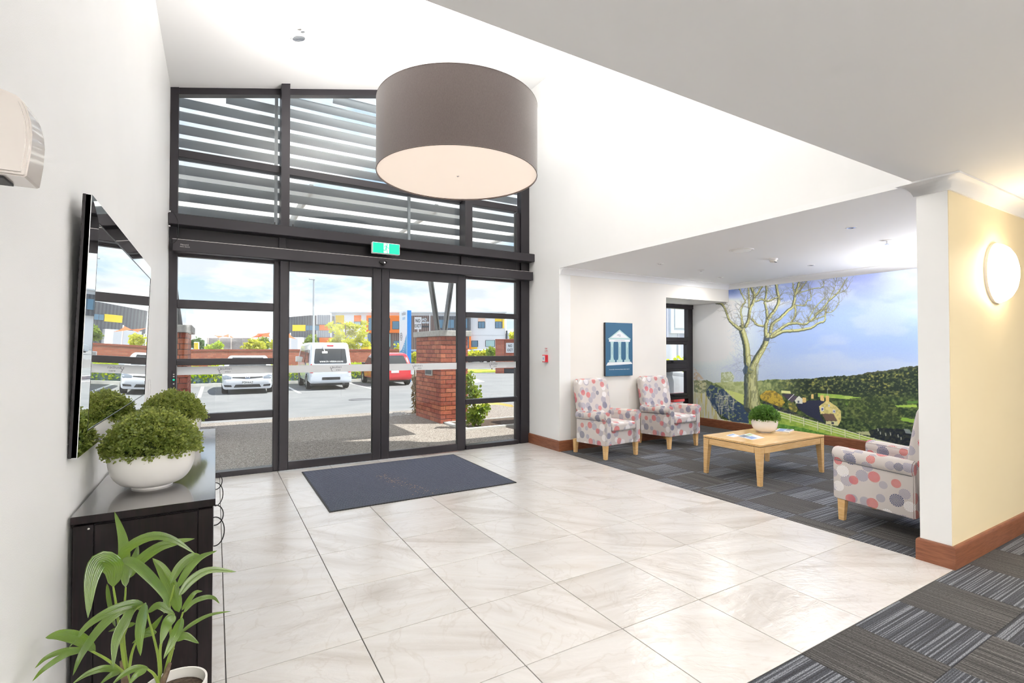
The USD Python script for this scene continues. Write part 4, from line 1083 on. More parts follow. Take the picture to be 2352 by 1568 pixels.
for k, (pts, w, d0, d1) in enumerate(LV):
    p3 = [K4(x, y, d0 + (d1 - d0) * i / (len(pts) - 1)) for i, (x, y) in enumerate(pts)]
    dm_ = (d0 + d1) / 2
    m, uv = strap_leaf(p3, w * 0.2857 / FOC * dm_ * 0.82, fold=(0.22, -0.2, 0.35)[k % 3])
    v_, f_, n_ = meshkit.arrays(m, True)
    part(pp, 'leaf', (v_, f_), M['palm_leaf'], uv=uv, normals=n_)
ST = [([(815, 1600), (765, 1250), (725, 950), (700, 790)], 1.58, 1.56), ([(830, 1600), (785, 1200), (800, 800)], 1.60, 1.60), ([(1075, 1600), (1060, 1350), (975, 1010)], 1.58, 1.56), ([(1095, 1600), (1140, 1380), (1205, 1215)], 1.60, 1.58),
      ([(1070, 1590), (1030, 1500), (975, 1455)], 1.56, 1.50), ([(800, 1500), (650, 1380), (505, 1300)], 1.55, 1.47), ([(825, 1480), (850, 1330), (895, 1205)], 1.58, 1.60), ([(1080, 1500), (1085, 1250), (1190, 1015)], 1.58, 1.55),
      ([(1110, 1560), (1190, 1250), (1260, 1000)], 1.62, 1.62), ([(1180, 1300), (1150, 1000), (1190, 780)], 1.62, 1.64), ([(760, 1240), (860, 1000), (960, 930)], 1.56, 1.52)]
for pts, d0, d1 in ST:
    p3 = [K4(x, y, d0 + (d1 - d0) * i / (len(pts) - 1)) for i, (x, y) in enumerate(pts)]
    part(pp, 'stem', tube(smooth_line(p3, 20), np.linspace(0.0052, 0.0028, 20), 7), M['palm_stem'], smooth=True)
for pts, d0 in (([(800, 1600), (785, 1500), (765, 1390)], 1.575), ([(1080, 1600), (1130, 1480), (1155, 1410)], 1.575)):
    part(pp, 'dry_sheath', tube(smooth_line([K4(x, y, d0) for x, y in pts], 10), np.linspace(0.011, 0.005, 10), 7), M['bark'], smooth=True)


# ------------------------------------------------------------------ lounge furniture
def armchair(label, loc, rz):
    t = thing('armchair', label, 'armchair', loc, rz)
    F_ = M['dahlia_fabric']
    for sx in (-1, 1):
        for sy in (-1, 1):
            top, bot = 0.030, 0.021
            x, y = sx * 0.285, sy * 0.295
            v = [(x + a * top, y + b * top, 0.19) for a in (-1, 1) for b in (-1, 1)] + [(x + a * bot + sx * 0.004, y + b * bot + sy * 0.004, 0.0) for a in (-1, 1) for b in (-1, 1)]
            part(t, 'leg', trimesh.convex.convex_hull(np.array(v)), M['beech'])
    fabric_part(t, 'base', rbox(-0.235, 0.235, -0.315, 0.30, 0.175, 0.375, 0.016), F_)
    fabric_part(t, 'seat_cushion', rhull([(sx * 0.196, y, z, 0.032) for sx in (-1, 1) for y in (-0.335, 0.16) for z in (0.40, 0.445)] + [(0, -0.1, 0.475, 0.022), (0.1, -0.2, 0.473, 0.02), (-0.1, -0.2, 0.473, 0.02)]), F_)
    # reclined back with rounded shoulders
    bl = []
    for sx in (-1, 1):
        for zz_, yb, hw in ((0.36, 0.175, 0.232), (0.55, 0.200, 0.247), (0.90, 0.262, 0.256), (0.965, 0.275, 0.250), (0.990, 0.280, 0.226)):
            r = 0.048
            bl += [(sx * (hw), yb, zz_, r), (sx * hw, yb + 0.045, zz_, r)]
    fabric_part(t, 'backrest', rhull(bl, True), F_)
    for sx in (-1, 1):
        side = Polygon([(0.230, 0.175), (0.326, 0.175), (0.328, 0.54), (0.230, 0.54)]).union(Point(0.290, 0.556).buffer(0.063, 24)).union(Polygon([(0.230, 0.5), (0.236, 0.6), (0.29, 0.615), (0.32, 0.5)]))
        side = side.buffer(-0.008).buffer(0.008)
        if sx < 0:
            side = affinity.scale(side, -1, 1, origin=(0, 0))
        ms = []
        for dep, ins, y in ((0.012, 0.012, 0.0), (0.014, 0.004, 0.010), (0.56, 0.0, 0.022), (0.012, 0.006, 0.582)):
            ms.append(prism(side.buffer(-ins), dep, ((1, 0, 0), (0, 0, 1), (0, -1, 0)), (0, -0.355 + y + dep, 0)))
        am = cat(ms)
        am.apply_transform(np.array([[1, 0, 0, 0], [0, 1, 0, 0], [0, -0.045, 1, -0.006], [0, 0, 0, 1.0]]))
        a = fabric_part(t, 'arm', am, F_)
        xo = sx * 0.3285
        part(a, 'seam', tube([(xo + sx * 0.002, -0.33, 0.503 + 0.009), (xo + sx * 0.002, 0.22, 0.503 - 0.016)], 0.0025, 6), M['print_grey'])
    return t


armchair('dahlia patterned armchair standing left of the blue poster', (4.725, 5.415, 0), math.radians(3.5))
armchair('dahlia patterned armchair next to the lounge window, right of the blue poster', (6.01, 5.455, 0), 0.0)
armchair('dahlia patterned armchair seen from its side beside the dividing wall end', (4.945, 1.985, 0), math.pi)

TX0, TX1, TY0, TY1, TZ = 4.995, 6.245, 3.255, 3.985, 0.445
ct = thing('coffee_table', 'rectangular beech coffee table with curved tapering legs in the lounge', 'coffee table', ((TX0 + TX1) / 2, (TY0 + TY1) / 2, 0), world=True)
part(ct, 'tabletop', cbox(TX0, TX1, TY0, TY1, TZ - 0.024, TZ, 0.003), M['beech_top'])
part(ct, 'shadow_gap', box(TX0 + 0.012, TX1 - 0.012, TY0 + 0.012, TY1 - 0.012, TZ - 0.031, TZ - 0.023), M['wenge'])
zb, zt = TZ - 0.10, TZ - 0.030
for a in ((TX0 + 0.08, TX1 - 0.08, TY0 + 0.004, TY0 + 0.024), (TX0 + 0.08, TX1 - 0.08, TY1 - 0.024, TY1 - 0.004), (TX0 + 0.004, TX0 + 0.024, TY0 + 0.08, TY1 - 0.08), (TX1 - 0.024, TX1 - 0.004, TY0 + 0.08, TY1 - 0.08)):
    part(ct, 'apron', cbox(*a, zb, zt, 0.002), M['beech'])
for sx, X in ((1, TX0 + 0.003), (-1, TX1 - 0.003)):
    for sy, Y in ((1, TY0 + 0.003), (-1, TY1 - 0.003)):
        rings = []
        for u_ in np.linspace(0, 1, 9):
            w = 0.075 - 0.035 * min(1.0, u_ * 1.0) ** 0.75
            o = 0.010 * u_ ** 2 * 0
            z = zt * (1 - u_)
            rings.append([(X + sx * o, Y + sy * o, z), (X + sx * (o + w), Y + sy * o, z), (X + sx * (o + w), Y + sy * (o + w), z), (X + sx * o, Y + sy * (o + w), z)])
        V = np.array(rings).reshape(-1, 3); F = []
        for i in range(8):
            for j in range(4):
                a_, b_ = i * 4 + j, i * 4 + (j + 1) % 4
                F += [(a_, b_, b_ + 4), (a_, b_ + 4, a_ + 4)]
        F += [(0, 1, 2), (0, 2, 3), (32, 34, 33), (32, 35, 34)]
        m = trimesh.Trimesh(V, np.array(F), process=False); m.fix_normals()
        part(ct, 'leg', m, M['beech'], smooth=30)
q = on_z(1756, 992, TZ)
planter('small bushy green plant in a white bowl on the coffee table', q[0], q[1], TZ, 0.95, 21, 'fern_leaf', 'ceramic_cool', R=0.158, H=0.175, foot=0.07, fol=(0.19, 0.19, 0.185), n=1700, per=7, size=0.0135)


def leaflet(label, corners, blocks, z=TZ, th=0.0015):
    cs = [on_z(a, b, z)[:2] for a, b in corners]
    c = np.mean(cs, 0)
    t = thing('brochure', label, 'brochure', (c[0], c[1], z), world=True)
    part(t, 'sheet', prism(Polygon(cs), th, o=(0, 0, z)), M['paper'])
    cs = np.array(cs)
    for (u0, v0, u1, v1, m) in blocks:
        bil = lambda u, v: (cs[0] * (1 - u) + cs[1] * u) * (1 - v) + (cs[3] * (1 - u) + cs[2] * u) * v
        part(t, 'print', prism(Polygon([bil(u0, v0), bil(u1, v0), bil(u1, v1), bil(u0, v1)]), 0.0004, o=(0, 0, z + th)), M[m])


leaflet('open brochure with grey blue and green print nearest the table front', [(1692, 1001), (1722, 994.5), (1756, 1005), (1727, 1010)], [(0.04, 0.05, 0.5, 0.45, 'paper_dark'), (0.1, 0.5, 0.6, 0.9, 'paper_blue'), (0.55, 0.1, 0.9, 0.35, 'paper_green')])
leaflet('folded pale leaflet half under the open brochure on the table', [(1667, 999.5), (1684, 995.5), (1702, 1000.5), (1684, 1004)], [(0.1, 0.1, 0.9, 0.4, 'paper_blue')], th=0.001)
leaflet('blue printed booklet lying behind the bowl on the coffee table', [(1780, 991), (1790, 985.5), (1824, 988), (1812, 993)], [(0.05, 0.1, 0.95, 0.55, 'paper_blue'), (0.4, 0.6, 0.9, 0.9, 'paper_dark')], th=0.012)

# poster of a temple front
po = thing('canvas_poster', 'dark blue canvas poster with a three column temple drawing on lounge wall', 'poster', (5.0, YB, 1.2), world=True)
a, b = on_y(1390.5, 741, YB - 0.04), on_y(1453, 862, YB - 0.04)
px0, px1, pz1 = a[0], b[0], a[2] + 0.005
pz0 = on_y(1390.5, 864, YB - 0.04)[2]
PW, PHt = px1 - px0, pz1 - pz0
part(po, 'canvas', box(px0, px1, YB - 0.04, YB - 0.002, pz0, pz1), M['poster_edge'])
part(po, 'print_ground', box(px0 + .001, px1 - .001, YB - 0.0415, YB - 0.0398, pz0 + .001, pz1 - .001), M['poster_blue'])
S = lambda x, y: (px0 + PW * (x - 190) / 625.0, pz1 - PHt * (y - 210) / 1190.0)


def poster_shape(name, polys, m, lift):
    part(po, name, cat([prism([S(*c) for c in pl], 0.0008, FACE_IN, (0, YB - 0.0415 - lift, 0)) for pl in polys]), M[m])


poster_shape('pediment', [[(243, 575), (512, 360), (778, 575), (755, 585), (265, 585)]], 'poster_pale', 0)
poster_shape('pediment_field', [[(305, 548), (512, 395), (712, 548)]], 'poster_white', 0.0008)
poster_shape('frieze', [[(268, 585), (755, 585), (750, 635), (268, 635)]], 'poster_white', 0.0008)
poster_shape('plinth', [[(240, 1095), (780, 1088), (806, 1140), (204, 1165)]], 'poster_white', 0.0008)
cols = []
for x in (337, 512, 686):
    cols += [[(x - 40, 636), (x + 38, 636), (x + 30, 690), (x + 30, 980), (x + 40, 1040), (x - 40, 1040), (x - 30, 980), (x - 30, 690)], [(x - 70, 1042), (x + 64, 1038), (x + 64, 1090), (x - 70, 1094)]]
poster_shape('column', cols, 'poster_pale', 0.0004)
tx = [letters('radius', 0.020, FACE_IN, (S(490, 0)[0], YB - 0.0431, S(0, 495)[1]), 0.0006), letters('care', 0.014, FACE_IN, (S(512, 0)[0], YB - 0.0431, S(0, 522)[1]), 0.0006),
      letters('Exceptional People, Exceptional Care', 0.0085, FACE_IN, (S(510, 0)[0], YB - 0.0431, S(0, 614)[1]), 0.0006)]
for x, w in ((337, 'COMMITMENT'), (512, 'COMPASSION'), (686, 'COURTEOUS')):
    m = letters(w, 0.012, ((0, 0, 1), (-1, 0, 0), (0, -1, 0)), (S(x + 8, 0)[0], YB - 0.0425, S(0, 840)[1]), 0.0006); tx.append(m)
part(po, 'small_print', cat(tx), M['poster_ink'])
part(po, 'caption', letters('The foundation stones every Radius facility is built on', 0.0125, FACE_IN, (S(503, 0)[0], YB - 0.0418, S(0, 1262)[1]), 0.0006, squeeze=0.98), M['poster_white'])


# ------------------------------------------------------------------ outdoors: ground, porch, louvres
def zg(y):
    return float(np.interp(y, [6.7, 11.7, 17.0, 400.0], [-0.015, -0.02, -0.25, -0.25]))


ys = [11.7, 13, 14.5, 16, 17, 30, 60, 140]
V, F = [], []
for y in ys:
    V += [(-60, y, zg(y)), (120, y, zg(y))]
for i in range(len(ys) - 1):
    F += [(2 * i, 2 * i + 1, 2 * i + 3), (2 * i, 2 * i + 3, 2 * i + 2)]
one('ground_asphalt', trimesh.Trimesh(np.array(V, float), np.array(F), process=False), M['asphalt'], 'light grey asphalt of the car park outside the doors', 'ground', kind='structure')
one('ground_apron', box(-14, 24, 6.78, 11.7, -0.2, -0.015), M['aggregate'], 'exposed aggregate concrete apron in front of the entrance', 'ground', kind='structure')
one('ground_lawn', box(-260, 520, 140, 1500, -0.6, -0.25), M['lawn'], 'flat green ground behind the car park', 'ground', kind='structure')

# canopy over the entrance, V posts standing on brick piers
cy = thing('porch_canopy', 'flat entrance canopy with pale soffit held by slanted steel posts', 'canopy', (1.8, 8.6, 3.55), world=True)
CX0, CX1, CY0, CY1, CZ = -2.6, 4.85, 7.35, 10.15, 3.62
part(cy, 'roof_sheet', trimesh.Trimesh(np.array([(CX0, CY0, CZ), (CX1, CY0, CZ), (CX1, CY1, CZ), (CX0, CY1, CZ)], float), np.array([(0, 2, 1), (0, 3, 2)]), process=False), M['canopy_soffit'], label='pale translucent roof sheet')
for x in (-0.75, 1.1, 2.95):
    part(cy, 'rafter', box(x, x + 0.05, CY0, CY1, CZ + 0.01, CZ + 0.12), M['gutter_metal'])
for a_ in ((CX0 - .04, CX1 + .04, CY1, CY1 + .04), (CX0 - .04, CX0, CY0, CY1), (CX1, CX1 + .04, CY0, CY1)):
    part(cy, 'fascia', box(*a_, CZ - .02, CZ + .14), M['gutter_metal'])


def brick_pier(label, x0, x1, y0, y1, faces, seed):
    """Coursed brick pier; the faces that show are laid brick by brick."""
    t = thing('brick_pier', label, 'pier', ((x0 + x1) / 2, (y0 + y1) / 2, zg(y0)), world=True)
    zb, zt, ch, bl = zg(y0), 1.72, 0.0828, 0.238
    part(t, 'mortar_core', box(x0 + .008, x1 - .008, y0 + .008, y1 - .008, zb, zt), M['mortar'])
    r = np.random.RandomState(seed)
    rest = []
    n = int((zt - zb) / ch)
    ch = (zt - zb) / n
    for face in ('front', 'left', 'right', 'back'):
        horiz = face in ('front', 'back')
        a0, a1 = (x0, x1) if horiz else (y0, y1)
        for c in range(n):
            off = (0 if c % 2 == 0 else -bl / 2) - (bl / 2 if not horiz else 0) * 0
            start = a0 + (0.0 if horiz == (c % 2 == 0) else 0.11)
            end = a1 - (0.0 if horiz == (c % 2 == 0) else 0.11)
            e = [start] + [v for v in np.arange(start + bl, end - 0.05, bl)] + [end]
            for i in range(len(e) - 1):
                p_ = r.uniform(-0.0015, 0.0015)
                b0, b1 = e[i] + (0.005 if i else 0), e[i + 1] - (0.005 if i < len(e) - 2 else 0)
                zz0, zz1 = zb + c * ch + 0.005, zb + (c + 1) * ch - 0.005
                if face == 'front': m = box(b0, b1, y0 + p_, y0 + 0.10, zz0, zz1)
                elif face == 'back': m = box(b0, b1, y1 - 0.10, y1 + p_, zz0, zz1)
                elif face == 'left': m = box(x0 + p_, x0 + 0.10, b0, b1, zz0, zz1)
                else: m = box(x1 - 0.10, x1 + p_, b0, b1, zz0, zz1)
                if face in faces: part(t, 'brick', m, M['brick_' + 'abc'[r.randint(3)]])
                else: rest.append(m)
    part(t, 'brickwork', cat(rest), M['brick_a'], kind='stuff')
    ov = 0.055
    part(t, 'cap', cbox(x0 - ov, x1 + ov, y0 - ov, y1 + ov, zt, zt + 0.115, 0.008), M['cap_stone'])
    return t


rp_ = brick_pier('tall brick pier with pale cap and two slanted steel posts, right of the doors', 3.85, 4.44, 9.28, 10.70, ('front', 'left'), 3)
lp_ = brick_pier('brick pier with cap seen through the left sidelight pane', -0.98, -0.37, 9.2, 10.45, ('front', 'right'), 4)
q0 = on_x(978, 847.5, 3.85); q1 = on_x(994, 863, 3.85)
part(rp_, 'meter_box', cbox(3.83, 3.86, min(q0[1], q1[1]), max(q0[1], q1[1]), q1[2], q0[2], 0.004), M['cap_stone'], label='small pale framed box set in the brick face')
part(rp_, 'meter_panel', box(3.826, 3.832, min(q0[1], q1[1]) + .04, max(q0[1], q1[1]) - .04, q1[2] + .03, q0[2] - .01), M['far_frame'])


def slanted_post(t, p0, p1, w=0.085):
    p0, p1 = np.array(p0), np.array(p1)
    for k, s in enumerate((-1, 1)):
        o = np.array([s * w * 0.36, 0, 0])
        v = []
        for p in (p0, p1):
            for a in (-w * 0.13, w * 0.13):
                for b in (-w * 0.55, w * 0.55):
                    v.append(p + o + [a, b, 0])
        part(t, 'post_flange', trimesh.convex.convex_hull(np.array(v)), M['steel_painted'])
    v = [p + [a, b, 0] for p in (p0, p1) for a in (-w * .36, w * .36) for b in (-w * .1, w * .1)]
    part(t, 'post_web', trimesh.convex.convex_hull(np.array(v)), M['steel_painted'])


yv = 9.85
for pxb, pyb, pxt, pyt in ((1004, 748, 989, 645), (1023, 748, 1037, 645)):
    b_, t_ = on_y(pxb, pyb, yv), on_y(pxt, pyt, yv)
    dv = (t_ - b_) / (t_[2] - b_[2])
    slanted_post(cy, b_ + dv * (1.835 - b_[2]), b_ + dv * (CZ - b_[2]))
xq = on_y(413, 743, yv)[0]
for k_ in (0, 1):
    slanted_post(cy, (xq - 0.14 * k_, yv, 1.835), (xq - 0.14 * k_ - 0.22 * (1 + k_), yv, CZ))

# louvre screen outside the clerestory
lo = thing('louvre_screen', 'row of slanted grey louvre blades outside the clerestory glazing', 'louvre', (1.9, 7.05, 2.9), world=True)
LY, PIT, LWID, LTH = 7.0, 0.1585, 0.106, math.radians(58)
ell = [(0.5 * LWID * math.cos(a), 0.011 * math.sin(a)) for a in np.linspace(0, 2 * np.pi, 20, endpoint=False)]
ca, sa = math.cos(LTH), math.sin(LTH)
prof = [(u_ * ca - v_ * sa, -u_ * sa - v_ * ca) for u_, v_ in ell]          # (y, z): outer edge low
for k in range(18):
    z = 2.93 + PIT * k
    xs = max(-1.2, -0.09 + (z - 4.47) / 0.2533)
    if xs > 4.1:
        continue
    n = len(prof)
    V = np.array([(x, LY + a, z + b) for x in (xs, 4.30) for a, b in prof])
    F = [(j, (j + 1) % n, n + (j + 1) % n) for j in range(n)] + [(j, n + (j + 1) % n, n + j) for j in range(n)] + [(0, j + 1, j) for j in range(1, n - 1)] + [(n, n + j, n + j + 1) for j in range(1, n - 1)]
    m = trimesh.Trimesh(V, np.array(F), process=False); m.fix_normals()
    part(lo, 'blade', m, M['louvre_metal'], smooth=40)
for x in (0.62, 2.35, 4.26):
    zt = min(rake(x) + 0.1, 5.6)
    part(lo, 'post', box(x, x + 0.035, LY - 0.115, LY - 0.075, 2.85, zt), M['louvre_metal'])
    for k in range(18):
        z = 2.93 + PIT * k
        if z < zt - 0.1 and x > 4:
            part(lo, 'bracket', tube([(x - 0.01, LY - 0.08, z + 0.02), (x - 0.01, LY - 0.02, z + 0.035), (x - 0.01, LY + 0.03, z - 0.03)], 0.005, 5), M['louvre_metal'])
one('roof_overhang', prism([(-1.2, rake(-1.2) + .26), (4.75, rake(4.75) + .26), (4.75, rake(4.75) + .36), (-1.2, rake(-1.2) + .36)], 0.5, ((1, 0, 0), (0, 0, 1), (0, -1, 0)), (0, 7.35, 0)), M['gutter_metal'], 'sloping roof edge over the entrance glazing', 'roof', kind='structure')


# ------------------------------------------------------------------ planting
def bush(name, label, cat_, blobs, n, size, seed, leaf, group=None, trunk=None, per=5, wid=0.42, low=-0.6):
    """blobs: (centre, radii) clusters of leaves; trunk: list of (points, radius)."""
    b = blobs[0][0]
    zb_ = min(c[2] - r[2] for c, r in blobs) if trunk is None else trunk[0][0][0][2]
    t = thing(name, label, cat_, (b[0], b[1], zb_), group=group, world=True)
    Vs, Fs, k0 = [], [], 0
    tot = sum(r[0] * r[2] for c, r in blobs)
    for i, (c, r) in enumerate(blobs):
        v, f = dome_leaves(c, r[0], r[1], r[2], max(6, int(n * r[0] * r[2] / tot)), per, size, seed + i, low=low, lump=0.35, wid=wid)
        Vs.append(v); Fs.append(f + k0); k0 += len(v)
    part(t, 'foliage', (np.vstack(Vs), np.vstack(Fs)), M[leaf], kind='stuff')
    for pts, r in (trunk or []):
        part(t, 'stem', tube(smooth_line(pts, 8), np.linspace(r, r * 0.5, 8), 6), M['bark'], smooth=True)
    return t


def far(px, py, D):
    d = ray(px, py); P = EYE + d * (D / (d @ FWD0))
    return P


def gz(P):
    return np.array([P[0], P[1], zg(P[1])])


one('planting_bed', cat([box(4.0, 6.6, 8.35, 9.22, -0.03, 0.0)]), M['soil'], 'narrow dark soil bed beside the right hand brick pier', 'planting bed', kind='structure')
one('trim_bed_edge', cat([box(3.9, 6.7, 8.25, 8.35, -0.05, 0.02), box(3.9, 4.0, 8.35, 9.26, -0.05, 0.02), box(3.9, 6.7, 9.22, 9.27, -0.05, 0.02)]), M['concrete'], 'pale concrete edging of the soil bed', 'edging', kind='structure')
b = on_z(1091, 979, 0.0)
bl = []
for (x, y), r in (((1088, 950), 0.13), ((1083, 920), 0.12), ((1081, 895), 0.12), ((1077, 870), 0.10), ((1092, 905), 0.10), ((1098, 962), 0.11), ((1108, 945), 0.10), ((1116, 935), 0.07), ((1084, 965), 0.12)):
    d_ = np.linalg.norm((b - EYE)[:2]) / np.linalg.norm(ray(x, y)[:2])
    bl.append((EYE + ray(x, y) * d_, (r, r, r * 1.15)))
bush('entrance_shrub', 'upright glossy green shrub growing beside the entrance behind the right sidelight', 'shrub', bl, 330, 0.055, 31, 'shrub_leaf', trunk=[([b, b + [0, 0, 0.3], bl[2][0]], 0.018), ([b + [0, 0, .05], b + [.08, -.03, .2], bl[7][0]], 0.012)], per=4)
b = on_z(957, 950, -0.015) + np.array([0.02, 0.1, 0])
t = thing('shaggy_trunk', 'shaggy dry brown plant trunk just left of the right brick pier', 'plant', b, world=True)
part(t, 'trunk', tube(smooth_line([b, b + [0.03, 0, 0.35], b + [0.0, 0, 0.85]], 10), np.linspace(0.05, 0.06, 10), 10), M['bark'], smooth=True)
r = np.random.RandomState(8)
P_ = np.stack([b[0] + 0.05 * np.cos(a := r.uniform(0, 6.28, 260)), b[1] + 0.05 * np.sin(a), b[2] + r.uniform(0.02, 0.9, 260)], 1)
part(t, 'dry_fronds', leaves(P_, np.stack([np.cos(a), np.sin(a), r.uniform(-1.6, -0.2, 260)], 1), 0.08, r, 0.2), M['dry_leaf'], kind='stuff')
b = on_z(922, 951, -0.015)
r = np.random.RandomState(9)
peb = [ellipsoid((b[0] + r.uniform(-.3, .14), b[1] + r.uniform(-.3, .3), -0.012), np.array([1, 1, 0.6]) * r.uniform(0.015, 0.035), 1) for _ in range(110)]
one('gravel_patch', cat(peb), M['cap_stone'], 'patch of loose pebbles on the apron beside the brick pier', 'gravel', kind='stuff')

# kerb, hedge and low brick wall behind the parked cars
one('kerb', cat([box(-14, 9.6, 26.75, 26.95, -0.3, -0.12), box(9.4, 9.6, 22.5, 26.75, -0.3, -0.12)]), M['concrete'], 'pale concrete kerb between asphalt and the bright hedge', 'kerb', kind='structure')
r = np.random.RandomState(14)
n = 15000
P_ = np.stack([r.uniform(-9, 9.3, n), 27.75 + r.normal(0, 0.38, n).clip(-0.8, 0.8), -0.22 + 0.80 * np.sqrt(r.rand(n))], 1)
P_[:, 2] *= 1.0 + 0.12 * np.sin(P_[:, 0] * 3.1)
hd = thing('hedge', 'bright yellow green low hedge behind the parked cars', 'hedge', (0, 27.7, -0.25), world=True)
part(hd, 'foliage', leaves(P_, np.stack([r.normal(0, 0.6, n), r.normal(-0.4, 0.5, n), r.uniform(0.2, 1.2, n)], 1), 0.15, r, 0.3), M['hedge_leaf'], kind='stuff')
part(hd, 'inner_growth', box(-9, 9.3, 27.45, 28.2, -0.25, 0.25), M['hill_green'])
bw_ = thing('boundary_wall', 'long low red brick boundary wall behind the hedge', 'wall', (0, 29, -0.25), world=True)
part(bw_, 'brickwork', box(-16, 9.3, 28.9, 29.12, -0.3, 1.36), M['far_brick']); part(bw_, 'coping', box(-16.02, 9.32, 28.87, 29.15, 1.36, 1.44), M['brick_b'])
for k, x in enumerate((-0.55, 2.75, 5.7, 8.8)):
    tag_ = ['left of the white sedan', 'between white sedan and white van', 'between white van and red hatchback', 'right of the red hatchback'][k]
    one('parking_line', box(x, x + 0.12, 20.8, 26.7, -0.249, -0.244), M['road_paint'], f'white parking bay line on the asphalt {tag_}', 'road marking', group='parking bay lines')
q = [on_z(a, b_, -0.20) for a, b_ in ((1068, 871), (1088, 868), (1088, 866), (1112, 874), (1088, 877), (1088, 874), (1068, 875))]
one('road_arrow', prism(Polygon([p[:2] for p in q]).buffer(0.02), 0.004, o=(0, 0, zg(q[0][1]) + 0.002)), M['road_paint'], 'white arrow painted on the driveway seen through the right sidelight', 'road marking')
q = smooth_line([(on_z(a, b_, -0.06)) for a, b_ in ((1090, 934), (1120, 932), (1150, 933), (1176, 938))], 12)
q[:, 2] = [zg(p[1]) + 0.004 for p in q]
one('road_line', cat([box(-0.05, 0.05, 0, 0.001, 0, 0.001)] + [trimesh.convex.convex_hull(np.array([q[i] + [0, -.05, 0], q[i] + [0, .05, 0], q[i + 1] + [0, -.05, 0], q[i + 1] + [0, .05, 0], q[i] + [0, -.05, .004], q[i + 1] + [0, .05, .004]])) for i in range(11)][0:0] + [tube(q, 0.05, 4)]), M['road_yellow'], 'faded yellow line curving across the driveway', 'road marking')
b = on_z(830, 914, -0.2)
mh = thing('manhole_cover', 'dark round manhole cover in the asphalt below the van', 'manhole', (b[0], b[1], zg(b[1]) + 0.004))
part(mh, 'lid', lathe([(0.0, 0.006), (0.33, 0.006), (0.34, -0.02)][::-1], 32), M['iron_cover']); part(mh, 'rim', lathe([(0.34, 0.003), (0.36, 0.008), (0.41, 0.008), (0.42, -0.02)][::-1], 32), M['iron_cover'])


# ------------------------------------------------------------------ cars
def resample(poly, n):
    p = np.vstack([poly, poly[:1]]); s = np.r_[0, np.cumsum(np.linalg.norm(np.diff(p, axis=0), axis=1))]
    u = np.linspace(0, s[-1], n, endpoint=False)
    return np.stack([np.interp(u, s, p[:, 0]), np.interp(u, s, p[:, 1])], 1)


